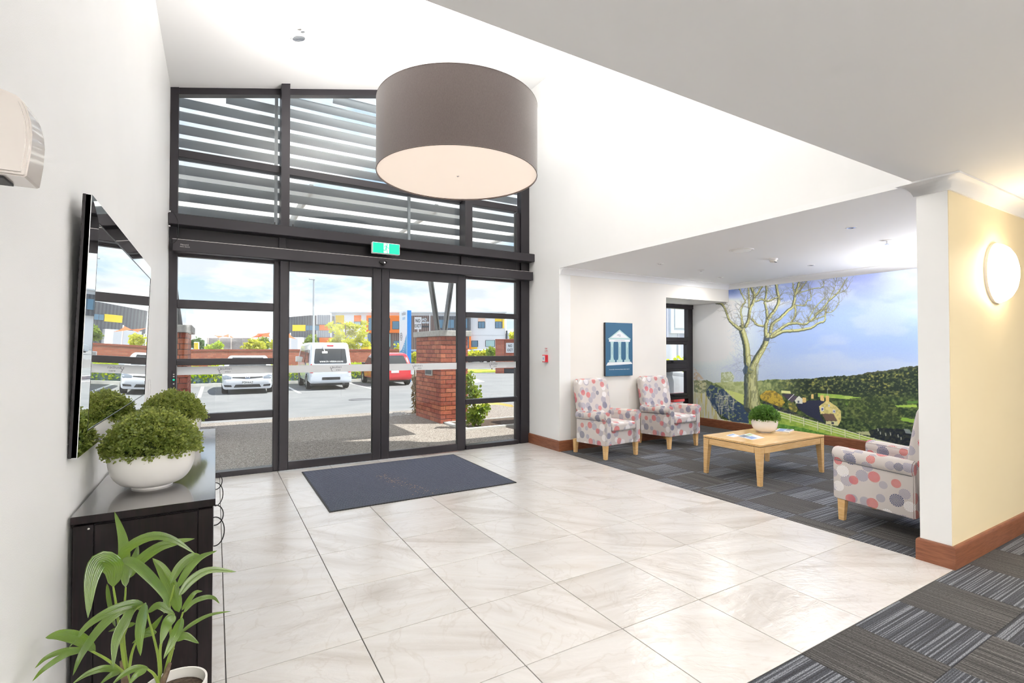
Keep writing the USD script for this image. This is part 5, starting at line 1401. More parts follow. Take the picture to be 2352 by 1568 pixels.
class Car:
    def __init__(self, name, label, W, top, arches, loc, rz, paint, belt, tumble, r_edge=0.11, zb=0.2, wr=0.31, group=None, nose=(0.10, 0.06)):
        """top: (y, z) outline from the y=0 end over the roof to the far end; arches: wheel centres along y."""
        self.t = thing(name, label, 'car', loc, rz, group=group)
        self.W, self.paint = W, paint
        top = smooth_line(top, 60)
        L = top[:, 0].max()
        bot = []
        for yc in sorted(arches, reverse=True):
            bot += [(yc + (wr + .04) * math.cos(a), max(zb, wr + (wr + .04) * math.sin(a))) for a in np.linspace(0, math.pi, 14)]
        pl = np.vstack([top, bot])
        self.pl = resample(pl, 220)
        cen = self.pl.mean(0)
        d = np.roll(self.pl, -1, 0) - np.roll(self.pl, 1, 0)
        nn = np.stack([d[:, 1], -d[:, 0]], 1); nn /= np.linalg.norm(nn, axis=1, keepdims=True) + 1e-9
        if ((self.pl - cen) * nn).sum() < 0: nn = -nn
        self.belt, self.tum, self.zt, self.L, self.nose = belt, tumble, top[:, 1].max(), L, nose
        hw = W / 2
        xs = np.r_[-hw, -hw + r_edge * np.array([0.08, 0.3, 0.6, 1.0]), np.linspace(-hw + r_edge * 1.6, hw - r_edge * 1.6, 9), hw - r_edge * np.array([1.0, 0.6, 0.3, 0.08]), hw]
        rings = []
        for x in xs:
            e = max(0, abs(x) - (hw - r_edge)) / r_edge
            ins = r_edge * 0.7 * (1 - math.sqrt(max(0, 1 - e * e)))
            q = self.pl - nn * ins
            rings.append(np.stack([x * self.f(q[:, 0], q[:, 1]), q[:, 0], q[:, 1]], 1))
        V = np.vstack(rings); k = len(self.pl); F = []
        for i in range(len(xs) - 1):
            for j in range(k):
                a, b = i * k + j, i * k + (j + 1) % k
                F += [(a, b, b + k), (a, b + k, a + k)]
        tri = trimesh.creation.triangulate_polygon(Polygon(self.pl), engine='earcut')
        idx = np.array([np.argmin(np.linalg.norm(self.pl - c, axis=1)) for c in tri[0]])[tri[1]]
        F += [tuple(f) for f in idx] + [tuple(f[::-1] + (len(xs) - 1) * k) for f in idx]
        m = trimesh.Trimesh(V, np.array(F), process=False); m.fix_normals()
        part(self.t, 'body', m, M[paint], smooth=35)
        part(self.t, 'underbody', box(-hw + .12, hw - .12, 0.25, L - 0.25, 0.18, 0.45), M['car_black'])
        self.top = top
        for yc in arches:
            for s in (-1, 1):
                w = lathe([(0, -0.09), (wr * .6, -0.10), (wr * .93, -0.10), (wr, -0.07), (wr, 0.07), (wr * .93, 0.10), (wr * .66, 0.10), (wr * 0.64, 0.075), (0, 0.075)], 40)
                w.apply_transform(frame((0, 1, 0), (0, 0, 1), (s, 0, 0), (s * (hw - 0.095), yc, wr)) if s > 0 else frame((0, -1, 0), (0, 0, 1), (s, 0, 0), (s * (hw - 0.095), yc, wr)))
                wn = part(self.t, 'wheel', w, M['tyre'], smooth=40)
                sp = [trimesh.creation.box((0.05, wr * 1.2, 0.02), trimesh.transformations.rotation_matrix(a, [0, 0, 1])) for a in np.arange(5) * np.pi / 5]
                sp.append(lathe([(wr * 0.55, 0.0), (wr * 0.64, 0.0), (wr * 0.64, 0.02), (wr * 0.55, 0.02)], 32))
                rm = cat(sp); rm.apply_transform(frame((0, 1, 0), (0, 0, 1), (1, 0, 0), (s * (hw - 0.015), yc, wr)))
                part(wn, 'rim', rm, M['rim_metal'])

    def f(self, y, z):
        t = np.clip((np.asarray(z) - self.belt) / max(0.01, self.zt - self.belt), 0, 1)
        y = np.asarray(y)
        e0, e1 = np.clip(1 - y / 0.7, 0, 1), np.clip(1 - (self.L - y) / 0.7, 0, 1)
        return (1 - self.tum * t) * (1 - self.nose[0] * e0 ** 2) * (1 - self.nose[1] * e1 ** 2)

    def end_patch(self, name, xz, mat_, end=0, off=0.006, par=None, th=0.004):
        """A panel on the y=0 end (or the far end), outlined in (x, z), following the body."""
        g = Polygon(xz)
        fine = trimesh.creation.extrude_polygon(g, 0.001, engine='earcut')
        v, f = trimesh.creation.triangulate_polygon(g, engine='earcut')
        v3 = np.c_[v, np.zeros(len(v))]
        for _ in range(3):
            v3, f = trimesh.remesh.subdivide(v3, f)
        half = self.top[: len(self.top) // 2] if end == 0 else self.top[len(self.top) // 2:]
        o = np.argsort(half[:, 1]); yy = np.interp(v3[:, 1], half[o, 1], half[o, 0])
        x = v3[:, 0]
        edge = np.clip((np.abs(x) / (self.W / 2) - 0.80) / 0.2, 0, 1)
        yy = yy + (0.07 * edge ** 2) * (1 if end == 0 else -1) + (-off if end == 0 else off)
        V = np.stack([x, yy, v3[:, 1]], 1)
        V2 = V + [0, 0.02 if end == 0 else -0.02, 0]
        m = trimesh.Trimesh(np.vstack([V, V2]), np.vstack([f if end == 1 else f[:, ::-1], (f[:, ::-1] if end == 1 else f) + len(V)]), process=False)
        return part(par or self.t, name, m, M[mat_], smooth=True)

    def side_patch(self, name, yz, mat_, s, off=0.004, par=None):
        g = Polygon(yz)
        v, f = trimesh.creation.triangulate_polygon(g, engine='earcut')
        v3 = np.c_[v, np.zeros(len(v))]
        for _ in range(3):
            v3, f = trimesh.remesh.subdivide(v3, f)
        x = s * (self.W / 2 * self.f(v3[:, 0], v3[:, 1]) + off)
        V = np.stack([x, v3[:, 0], v3[:, 1]], 1)
        m = trimesh.Trimesh(np.vstack([V, V - [s * 0.03, 0, 0]]), np.vstack([f, f[:, ::-1] + len(V)]), process=False)
        return part(par or self.t, name, m, M[mat_], smooth=True)

    def y_at(self, z, end=0):
        half = self.top[: len(self.top) // 2] if end == 0 else self.top[len(self.top) // 2:]
        o = np.argsort(half[:, 1]); return float(np.interp(z, half[o, 1], half[o, 0]))


def rect(x0, x1, z0, z1, c=0.0):
    return Polygon([(x0, z0), (x1, z0), (x1, z1), (x0, z1)]).buffer(-c).buffer(c).exterior.coords[:-1] if c else [(x0, z0), (x1, z0), (x1, z1), (x0, z1)]


# white sedan, nose towards the doors
ZP = -0.25
sedan = Car('white_sedan', 'white sedan parked nose first towards the entrance, left of the van', 1.75,
            [(0.10, 0.20), (0.03, 0.34), (0.0, 0.46), (0.02, 0.60), (0.10, 0.70), (0.32, 0.79), (0.8, 0.90), (1.15, 0.98), (1.6, 1.20), (2.0, 1.385), (2.5, 1.435), (3.1, 1.40), (3.6, 1.23), (3.95, 1.06), (4.3, 1.03), (4.42, 0.95), (4.47, 0.6), (4.40, 0.3)],
            (0.85, 3.5), (1.05, 21.35, ZP), math.radians(-3), 'car_white', 0.95, 0.20, wr=0.31, zb=0.2)
sedan.end_patch('windscreen', [(-0.68, 0.995), (0.68, 0.995), (0.55, 1.36), (-0.55, 1.36)], 'car_glass')
sedan.end_patch('upper_grille', [(-0.52, 0.625), (0.0, 0.585), (0.52, 0.625), (0.50, 0.665), (0.0, 0.655), (-0.50, 0.665)], 'car_black')
sedan.end_patch('lower_grille', [(-0.46, 0.265), (0.46, 0.265), (0.40, 0.375), (-0.40, 0.375)], 'car_black')
sedan.end_patch('badge_surround', [(-0.07, 0.60), (0.07, 0.60), (0.085, 0.67), (-0.085, 0.67)], 'chrome', off=0.014)
yb = sedan.y_at(0.63)
part(sedan.t, 'badge', cat([box(-0.045, -0.03, yb - .03, yb - .016, 0.608, 0.662), box(0.03, 0.045, yb - .03, yb - .016, 0.608, 0.662), box(-0.03, 0.03, yb - .03, yb - .016, 0.628, 0.641)]), M['car_black'])
for s in (-1, 1):
    sedan.end_patch('headlamp', [(s * 0.54, 0.595), (s * 0.80, 0.60), (s * 0.83, 0.70), (s * 0.72, 0.735), (s * 0.53, 0.665)][::s], 'head_lamp', off=0.010)
    sedan.end_patch('fog_recess', [(s * 0.52, 0.29), (s * 0.76, 0.30), (s * 0.78, 0.375), (s * 0.54, 0.355)][::s], 'car_black', off=0.010)
    sedan.side_patch('side_window', [(1.55, 1.0), (3.4, 1.02), (3.15, 1.30), (2.55, 1.36), (2.05, 1.33)], 'car_glass', s)
    part(sedan.t, 'wing_mirror', ellipsoid((s * 0.95, 1.55, 1.0), (0.10, 0.06, 0.065)), M['car_white'], smooth=True)
yp = sedan.y_at(0.42)
pt = part(sedan.t, 'number_plate', cbox(-0.18, 0.18, yp - 0.05, yp - 0.028, 0.39, 0.515, 0.004), M['plate_white'])
part(pt, 'lettering', letters('FDH442', 0.078, FACE_IN, (0, yp - 0.0505, 0.414), 0.002, True, squeeze=0.86), M['text_black'])

# white van seen from behind
van = Car('white_van', 'white van parked with its rear window towards the entrance', 1.72,
          [(0.06, 0.28), (0.0, 0.36), (0.0, 0.60), (0.03, 0.95), (0.07, 1.15), (0.16, 1.60), (0.24, 1.85), (0.36, 1.955), (0.7, 1.985), (2.0, 1.99), (3.2, 1.96), (3.7, 1.80), (4.2, 1.30), (4.5, 1.05), (4.66, 0.8), (4.68, 0.5), (4.62, 0.3)],
          (0.92, 3.5), (4.15, 21.85, ZP), math.radians(-1.5), 'car_silver', 1.05, 0.13, wr=0.33, zb=0.26, nose=(0.04, 0.12))
van.end_patch('rear_window', Polygon([(-0.66, 1.10), (0.66, 1.10), (0.60, 1.72), (-0.60, 1.72)]).buffer(-.05).buffer(.05).exterior.coords[:-1], 'car_glass', off=0.008)
van.end_patch('bumper', rect(-0.83, 0.83, 0.34, 0.56, 0.04), 'car_silver', off=0.07)
van.end_patch('bumper_step', rect(-0.36, 0.36, 0.43, 0.54, 0.02), 'car_black', off=0.078)
van.end_patch('plate_garnish', rect(-0.16, 0.16, 0.83, 0.87), 'car_black', off=0.012)
van.end_patch('brake_light', rect(-0.13, 0.13, 1.82, 1.87, .01), 'tail_lamp', off=0.012)
for s in (-1, 1):
    van.end_patch('tail_lamp', [(s * 0.70, 0.72), (s * 0.82, 0.72), (s * 0.80, 1.06), (s * 0.76, 1.10), (s * 0.70, 1.02)][::s], 'tail_lamp', off=0.012)
    van.side_patch('side_window', [(0.42, 1.15), (1.45, 1.12), (1.45, 1.66), (0.50, 1.68)], 'car_glass', s)
    van.side_patch('front_window', [(1.6, 1.12), (3.9, 1.12), (3.45, 1.62), (1.6, 1.66)], 'car_glass', s)
    part(van.t, 'wing_mirror', cbox(s * 0.90 - .09, s * 0.90 + .09, 3.75, 3.83, 1.10, 1.36, 0.03), M['chrome'])
yw = van.y_at(1.19)
part(van.t, 'window_text', letters('www.in-vision.co.nz', 0.075, ((1, 0, 0), (0, 0.2, 0.98), (0, -0.98, 0.2)), (0.03, yw - 0.022, 1.155), 0.002, True, squeeze=0.93), M['text_white'])
part(van.t, 'parking_mirror', cat([cbox(-0.36, -0.14, -0.02, 0.03, 1.52, 1.61, .02), tube([(-0.25, 0.02, 1.6), (-0.27, 0.08, 1.70), (-0.28, 0.2, 1.84)], 0.018, 6)]), M['white_plastic'], label='small white parking mirror over the rear window')
part(van.t, 'exhaust', tube([(0.55, 0.1, 0.25), (0.55, 0.6, 0.28)], 0.035, 10), M['steel_painted'])

# red hatchback seen from behind
red = Car('red_hatchback', 'red hatchback parked beside the van, rear towards the entrance', 1.68,
          [(0.08, 0.26), (0.0, 0.36), (-0.0, 0.55), (0.03, 0.80), (0.09, 0.98), (0.25, 1.22), (0.45, 1.42), (0.75, 1.51), (1.4, 1.53), (1.95, 1.47), (2.5, 1.16), (2.8, 0.98), (3.3, 0.90), (3.6, 0.78), (3.68, 0.5), (3.62, 0.28)],
          (0.62, 3.0), (7.15, 22.7, ZP), math.radians(-2), 'car_red', 0.95, 0.17, wr=0.30, zb=0.23)
red.end_patch('rear_window', Polygon([(-0.60, 1.02), (0.60, 1.02), (0.50, 1.40), (-0.50, 1.40)]).buffer(-.04).buffer(.04).exterior.coords[:-1], 'car_glass', off=0.008)
for s in (-1, 1):
    red.end_patch('tail_lamp', [(s * 0.62, 0.72), (s * 0.80, 0.74), (s * 0.78, 0.98), (s * 0.66, 0.96)][::s], 'tail_lamp', off=0.012)
    red.side_patch('rear_side_window', [(0.62, 1.02), (1.28, 1.0), (1.28, 1.42), (0.82, 1.42)], 'car_glass', s)
    red.side_patch('front_side_window', [(1.36, 1.0), (2.55, 0.99), (2.1, 1.36), (1.36, 1.42)], 'car_glass', s)
    part(red.t, 'wing_mirror', ellipsoid((s * 0.92, 2.4, 1.0), (0.09, 0.06, 0.06)), M['car_black'], smooth=True)
red.end_patch('plate_recess', rect(-0.24, 0.24, 0.56, 0.78, .02), 'car_red', off=0.004)
pt = red.end_patch('number_plate', rect(-0.18, 0.18, 0.60, 0.72), 'plate_white', off=0.014)
red.end_patch('bumper', rect(-0.80, 0.80, 0.32, 0.52, .04), 'car_red', off=0.05)

# parked cars of the far row
for k, (px_, D, sc, mat_, lab) in enumerate(((1083, 60.0, 90, 'car_white', 'white far hatchback beyond the driveway, left of two others'), (1105, 66.0, 90, 'car_blue', 'dark blue far car half hidden behind the white hatchback'),
                                             (1126, 62.0, 90, 'car_silver', 'silver far car parked just left of the brick sign wall'), (612, 49.0, -95, 'car_white', 'white car roof showing above the boundary wall by the sail poles'),
                                             (958, 52.0, 60, 'car_blue', 'blue car glimpsed between the blue pylon and the brick pier'))):
    P = gz(far(px_, 800, D))
    c_ = Car('parked_car', lab, 1.75, [(0.08, 0.26), (0.0, 0.4), (0.02, 0.8), (0.12, 1.0), (0.35, 1.35), (0.7, 1.60), (1.4, 1.63), (2.2, 1.55), (2.9, 1.12), (3.7, 0.98), (4.1, 0.8), (4.15, 0.45), (4.05, 0.28)], (0.75, 3.3), P, math.radians(sc - 60), mat_, 1.0, 0.2)
    c_.end_patch('rear_window', rect(-0.6, 0.6, 1.08, 1.45, .04), 'car_glass')
    for s in (-1, 1):
        c_.side_patch('side_window', [(0.6, 1.08), (2.7, 1.05), (2.15, 1.45), (0.8, 1.5)], 'car_glass', s)


# ------------------------------------------------------------------ the school across the road, signs and trees
class Block:
    """A building whose front lies square to the view at distance D; parts are given by the pixels their outlines cover."""
    def __init__(self, name, label, D, cat_='building'):
        self.D = D
        self.t = thing(name, label, cat_, (FWD0[0] * D, FWD0[1] * D, 0), -YAW)

    def p(self, px, py, D=None):
        P = far(px, py, D or self.D); return (float(P @ RGT), float(P[2]))

    def panel(self, name, x0, x1, y0, y1, m, out=0.1, back=0.2, ground=False, off=0.0):
        a, b = self.p(x0, y0), self.p(x1, y1)
        return part(self.t, name, cbox(a[0], b[0], -out - off, back - off, ZP if ground else b[1], a[1], 0.02), M[m])

    def window(self, x0, x1, y0, y1, m='far_glass', out=0.12, split=0):
        f_ = self.panel('window', x0, x1, y0, y1, 'far_frame', out)
        e = 0.7
        a, b = self.p(x0 + e, y0 + e), self.p(x1 - e, y1 - e)
        n = split or 1
        for k in range(n):
            w = (b[0] - a[0]) / n
            part(f_, 'pane', box(a[0] + k * w + 0.03, a[0] + (k + 1) * w - 0.03, -out - 0.03, -out + 0.02, b[1], a[1]), M[m])
        return f_

    def poly(self, name, pts, depth, m):
        return part(self.t, name, prism([self.p(*c) for c in pts], depth, FACE_IN, (0, depth, 0)), M[m])


H = Block('school_hall', 'dark grey ribbed school hall with yellow and orange panels behind the van', 80.0)
H.poly('wall', [(629, 830), (629, 731), (712, 724), (760, 725), (760, 830)], 1.6, 'clad_dark')
H.panel('yellow_panel', 672.5, 702, 746, 760, 'panel_yellow', 0.15)
H.window(702.5, 720, 747, 759, split=2); H.window(723, 735, 747, 759)
H.panel('orange_panel', 735, 757.5, 746, 758.5, 'panel_orange', 0.3); H.panel('orange_panel', 735, 761, 775, 787, 'panel_orange', 0.3)
H.panel('grey_bay', 731.5, 761.5, 723.7, 745, 'clad_grey', 0.6); H.panel('grey_bay', 731.5, 761.5, 759, 774.6, 'clad_grey', 0.6)
H.panel('bay_edge', 730.4, 731.6, 723.7, 745, 'render_white', 0.65); H.panel('bay_edge', 730.4, 731.6, 759, 774.6, 'render_white', 0.65)
H.panel('low_white_wall', 655, 702.5, 775, 800, 'render_white', 3.0, ground=True)

S_ = Block('school_block', 'white two storey school block with orange box window and coloured panels', 82.0)
S_.panel('wall', 761.5, 1161, 717, 800, 'render_white', 0.0, 14.0, ground=True)
S_.panel('roof_edge', 759, 1164, 716.2, 719, 'gutter_metal', 0.4)
S_.panel('yellow_panel', 771, 790, 724, 754, 'panel_yellow'); S_.window(773.5, 784, 741, 752, 'far_glass_pale')
S_.panel('orange_panel', 813.5, 829.5, 724, 738, 'panel_orange'); S_.window(813.5, 829.5, 739, 753, 'far_glass_pale')
S_.panel('orange_box', 845, 923, 725, 764.5, 'panel_orange', 0.9)
S_.window(850, 899, 731, 759, out=0.95, split=4); S_.window(904, 920, 738, 756.5, out=0.95)
S_.panel('brown_cladding', 848, 924, 764.5, 806, 'clad_brown', 0.3, ground=True); S_.window(905, 919, 782, 800, out=0.35); S_.window(893, 899, 766, 797, 'far_glass_pale', out=0.35); S_.window(846, 854, 766, 805, out=0.35)
S_.panel('brown_cladding', 924, 1006, 725, 806, 'clad_brown', 0.3, ground=True); S_.panel('white_trim', 987, 989, 722, 800, 'render_white', 0.4)
S_.panel('dark_band', 968, 986, 748, 752, 'far_frame', 0.36)
S_.panel('dark_frame', 1005, 1081, 726, 764, 'clad_dark', 0.6); S_.window(1007.5, 1045, 734, 754, out=0.65, split=4); S_.window(1048, 1075, 732, 754, out=0.65, split=3)
S_.panel('orange_door_frame', 1064, 1082, 765, 800, 'panel_orange', 0.7, ground=True); S_.window(1067, 1078, 770, 800, out=0.75, split=2)
for x in (1098, 1137):
    S_.window(x, x + 16, 738.5, 753.5, split=2)
S_.panel('peach_panel', 1098, 1114, 730.5, 738, 'panel_peach'); S_.panel('yellow_panel', 1137, 1153, 730.5, 738, 'panel_yellow'); S_.panel('yellow_fin', 1154.6, 1157, 731, 753.5, 'panel_yellow', 0.3)
S_.window(1083, 1098, 782, 796, split=1); S_.window(1115, 1137, 781, 796, 'far_glass_pale'); S_.panel('yellow_base', 1082, 1096, 797, 801, 'panel_yellow'); S_.panel('wall_joint', 1082, 1161, 769.3, 770, 'gutter_metal', 0.05)
tl_ = []
for txt, xr, yb_, h in (('LEAD', 980.5, 736.5, 5.6), ('mama', 985.5, 742.6, 5.2)):
    a = S_.p(xr, yb_)
    m = meshkit.text_mesh(txt, h / FOC * 82.0, 0.03, True); m.apply_translation((-m.bounds[1, 0], 0, 0)); m.apply_transform(frame(*FACE_IN, (a[0], -0.33, a[1]))); tl_.append(m)
part(S_.t, 'lettering', cat(tl_), M['pylon_pale'], kind='stuff')
L_ = Block('far_shed', 'low white building with a dark doorway at the right end of the school', 82.0)
L_.panel('wall', 1161.5, 1215, 764, 800, 'render_white', 0.0, 8.0, ground=True); L_.panel('doorway', 1162, 1165.5, 759, 781, 'far_frame', 0.3); L_.window(1171, 1186, 768, 786)

T_ = Block('timber_enclosure', 'grey weathered timber board enclosure below the orange sails', 56.0, 'fence')
T_.panel('board_wall', 478, 558, 776, 801, 'weathered_board', 0.0, 0.15, ground=True)
T_.panel('board_wall', 558, 576, 776, 801, 'weathered_board', 0.12, 0.1, ground=True)
for x in (478, 504, 531, 557.6):
    T_.panel('post', x, x + 1.3, 775.5, 801, 'weathered_board', 0.18, ground=True)
Y_ = Block('yellow_hoarding', 'small yellow panel in a white frame behind the left brick pier', 46.0, 'sign')
Y_.panel('frame', 445, 456.5, 785.5, 805, 'render_white', 0.0, 0.1, ground=True); Y_.panel('panel', 446, 455, 787, 804, 'panel_yellow', 0.04, 0.05)
Q_ = Block('yellow_skip', 'yellow skip bin standing before the school beside the yellow tree', 60.0, 'bin')
Q_.panel('body', 829, 847, 795.5, 812, 'panel_yellow', 0.0, 1.5, ground=True); Q_.panel('dark_lid', 831, 846, 791, 796, 'far_frame', -0.1, 1.3)


def sail(label, pts, D, poles):
    t = thing('shade_sail', label, 'shade sail', far(pts[0][0], 800, D), world=True)
    P = [far(x, y, D + dz) for x, y, dz in pts]
    c = np.mean(P, 0); n = len(P); V, F = [], []
    k = 8
    for a in range(n):
        b_ = (a + 1) % n
        base = len(V)
        for i in range(k + 1):
            for j in range(k + 1 - i):
                u_, v_ = i / k, j / k
                q = P[a] * (1 - u_ - v_) + P[b_] * u_ + c * v_
                e = 4 * u_ * (1 - u_ - v_)
                q = q + (c - q) * 0.16 * e
                V.append(q)
        ix = lambda i, j: base + sum(k + 1 - m_ for m_ in range(i)) + j
        for i in range(k):
            for j in range(k - i):
                F.append((ix(i, j), ix(i + 1, j), ix(i, j + 1)))
                if j < k - i - 1: F.append((ix(i + 1, j), ix(i + 1, j + 1), ix(i, j + 1)))
    part(t, 'sail_cloth', trimesh.Trimesh(np.array(V), np.array(F), process=False), M['sail_orange'], smooth=True)
    for x, y, dz in poles:
        top = far(x, y, D + dz); part(t, 'pole', tube([gz(top), top], 0.075, 10), M['pole_white'], smooth=True)


sail('left orange shade sail above the timber enclosure', [(490, 769.5, 0), (500, 776, 5), (527, 766, 1), (538, 776, 4)], 58.0, [(491, 767, 0), (527, 765, 1)])
sail('middle orange shade sail on white poles right of the timber enclosure', [(577, 775, 4), (592, 766, 6), (621, 763.5, 0), (620, 773.5, 5)], 57.0, [(591.5, 765, 6), (621, 763, 0), (471.5, 776, 2)])
sail('right orange shade sail half hidden by the door stile', [(623, 766, 0), (640, 776, 4), (665, 766, 6), (682, 779, 3)], 64.0, [(628, 778, 3), (667, 764, 6)])
PL = gz(far(720, 800, 46.0))
lp = thing('street_lamp', 'tall grey street lamp post rising behind the white van', 'street lamp', PL, world=True)
tz = far(720, 641, 46.0)[2]
part(lp, 'pole', tube([PL, (PL[0], PL[1], tz)], [0.11, 0.075], 12), M['galvanised'], smooth=True)
part(lp, 'head', cbox(PL[0] - 0.42, PL[0] + 0.10, PL[1] - 0.12, PL[1] + 0.12, tz - 0.06, tz + 0.05, 0.03), M['galvanised'])

# pylon sign
pyl = thing('sign_pylon', 'tall blue and white sign pylon right of the red hatchback', 'sign', (8.62, 25.8, ZP), world=True)
X0p, X1p, Y0p, Y1p, ZT = 8.50, 8.74, 25.05, 26.30, 3.46
part(pyl, 'body', cbox(X0p + .02, X1p, Y0p, Y1p, 0.35, ZT, 0.01), M['pylon_blue']); part(pyl, 'plinth', box(X0p + .05, X1p - .03, Y0p + .05, Y1p - .05, ZP, 0.35), M['pylon_teal']); part(pyl, 'side_leg', box(X0p + .03, X1p, Y0p, Y0p + .07, ZP, .4), M['pylon_blue'])
AXP = ((0, -1, 0), (0, 0, 1), (-1, 0, 0))
part(pyl, 'face', box(X0p, X0p + .025, Y0p + .01, Y1p - .01, 0.40, ZT - .01), M['pylon_pale'])
W2 = lambda u, v: (Y1p - 0.01 - u * (Y1p - Y0p - .02), 0.40 + v * (ZT - .41))
fac = lambda pts, m, nm, lift: part(pyl, nm, prism([(-W2(u, v)[0], W2(u, v)[1]) for u, v in pts], 0.002, AXP, (X0p - lift, 0, 0)), M[m])
fac([(0, 0), (1, 0), (1, 0.60), (0.82, 0.52), (0.6, 0.42), (0.35, 0.33), (0, 0.29)], 'pylon_cyan', 'wave', 0.0)
fac([(0, 0), (1, 0), (1, 0.10), (0.6, 0.055), (0, 0.12)], 'pylon_blue', 'lower_wave', 0.002)
dsh_ = []
for k in range(13):
    u_ = 0.10 + 0.75 * (k / 12) ** 0.75; v_ = 0.10 + 0.44 * (k / 12) ** 1.15; s_ = 0.055 * (1 - 0.06 * k)
    a = [(u_ - s_, v_ - 0.008), (u_ + s_ * 1.1, v_), (u_ + s_, v_ + 0.016), (u_ - s_, v_ + 0.009)]
    dsh_.append(prism([(-W2(*c)[0], W2(*c)[1]) for c in a], 0.002, AXP, (X0p - 0.004, 0, 0)))
part(pyl, 'dashes', cat(dsh_), M['text_white'], kind='stuff')
cc = W2(0.27, 0.56)
part(pyl, 'seal', prism(Point(-cc[0], cc[1]).buffer(0.21).difference(Point(-cc[0], cc[1]).buffer(0.17)).union(Point(-cc[0], cc[1]).buffer(0.11).difference(Point(-cc[0], cc[1]).buffer(0.06))), 0.002, AXP, (X0p - .002, 0, 0)), M['print_grey'])
cc = W2(0.72, 0.02)
part(pyl, 'plaque', prism(Polygon([(-cc[0] - .22, cc[1]), (-cc[0] + .22, cc[1]), (-cc[0] + .22, cc[1] + .30), (-cc[0], cc[1] + .44), (-cc[0] - .22, cc[1] + .30)]), 0.002, AXP, (X0p - .004, 0, 0)), M['plate_white'])
cc = W2(0.60, 0.93); c2 = W2(0.60, 0.85)
part(pyl, 'lettering', letters('radius', 0.17, AXP, (X0p - .001, cc[0], cc[1]), 0.002), M['print_grey']); part(pyl, 'lettering', letters('care', 0.17, AXP, (X0p - .001, c2[0], c2[1]), 0.002), M['pylon_cyan'])


def no_exit(label, x0, x1, y0, y1, D, pole):
    P0, P1 = far(x0, y0, D), far(x1, y1, D)
    c = (P0 + P1) / 2; w = abs((P1 - P0) @ RGT); h = P0[2] - P1[2]
    t = thing('no_exit_sign', label, 'sign', (c[0], c[1], c[2] if not pole else zg(c[1])), -YAW)
    zc = 0 if not pole else c[2] - zg(c[1])
    part(t, 'plate', cbox(-w / 2, w / 2, -0.012, 0.0, zc - h / 2, zc + h / 2, 0.003), M['plate_white'])
    hh = h * 0.25
    part(t, 'lettering', cat([letters('NO', hh, FACE_IN, (0, -0.013, zc + 0.08 * h), 0.002, True, squeeze=0.8), letters('EXIT', hh, FACE_IN, (0, -0.013, zc - 0.34 * h), 0.002, True, squeeze=0.68)]), M['text_black'])
    if pole:
        part(t, 'pole', tube([(0, 0.03, 0), (0, 0.03, zc + h / 2 - .03)], 0.03, 10), M['galvanised'], smooth=True)


no_exit('NO EXIT sign on a pole behind the right brick pier', 952, 968, 728, 756, 24.6, True)
BW = Block('brick_sign_wall', 'red brick entry wall carrying the NO EXIT plate across the driveway', 35.0, 'wall')
BW.panel('brickwork', 1138, 1230, 779.6, 846, 'far_brick', 0.0, 0.4); BW.panel('pier', 1138, 1158, 779.6, 856, 'far_brick', 0.12, 0.4, ground=True); BW.panel('base_recess', 1158, 1230, 846, 856, 'far_frame', -0.1, 0.4, ground=True)
BW.panel('coping', 1137.5, 1230.5, 778.6, 781, 'brick_b', 0.14, 0.44)
no_exit('NO EXIT plate fixed to the brick entry wall across the driveway', 1162, 1181.5, 787, 810, 34.98, False)
q = gz(far(1128, 846, 38.0))
one('grass_verge', box(q[0] - 2.2, q[0] + 0.8, q[1] - 1.5, q[1] + 2.5, -0.26, -0.18), M['lawn'], 'yellow green grass verge left of the brick entry wall', 'grass', kind='stuff')

# trees and bushes beyond the car park
P = gz(far(793, 800, 48.0)); zc_ = lambda y, D: far(793, y, D)[2]
bl = []
r = np.random.RandomState(77)
for (x, y, w) in ((780, 752, 9), (800, 748, 10), (818, 752, 8), (768, 758, 7), (832, 766, 9), (808, 765, 11), (780, 770, 10), (770, 785, 12), (800, 788, 13), (826, 782, 11), (842, 790, 8), (756, 748, 5), (762, 744, 4), (838, 742, 5), (815, 797, 10), (786, 797, 9), (764, 795, 6), (836, 754, 5)):
    c = far(x, y, 48 + r.uniform(-1.5, 1.5)); rr = w / FOC * 48
    bl.append((c, (rr, rr, rr * 0.55)))
tz_ = far(793, 745, 48)[2]
bush('yellow_tree', 'airy yellow leaved tree in front of the white school block', 'tree', bl, 900, 0.20, 41, 'yellow_leaf', trunk=[([P, P + [0.05, 0, 1.6], (P[0], P[1], tz_)], 0.10)] + [([P + [0, 0, 1.2 + 0.25 * i], (P + [0, 0, 1.8 + .25 * i] + bl[i][0]) / 2, bl[i][0]], 0.018) for i in range(0, 12)], per=4)
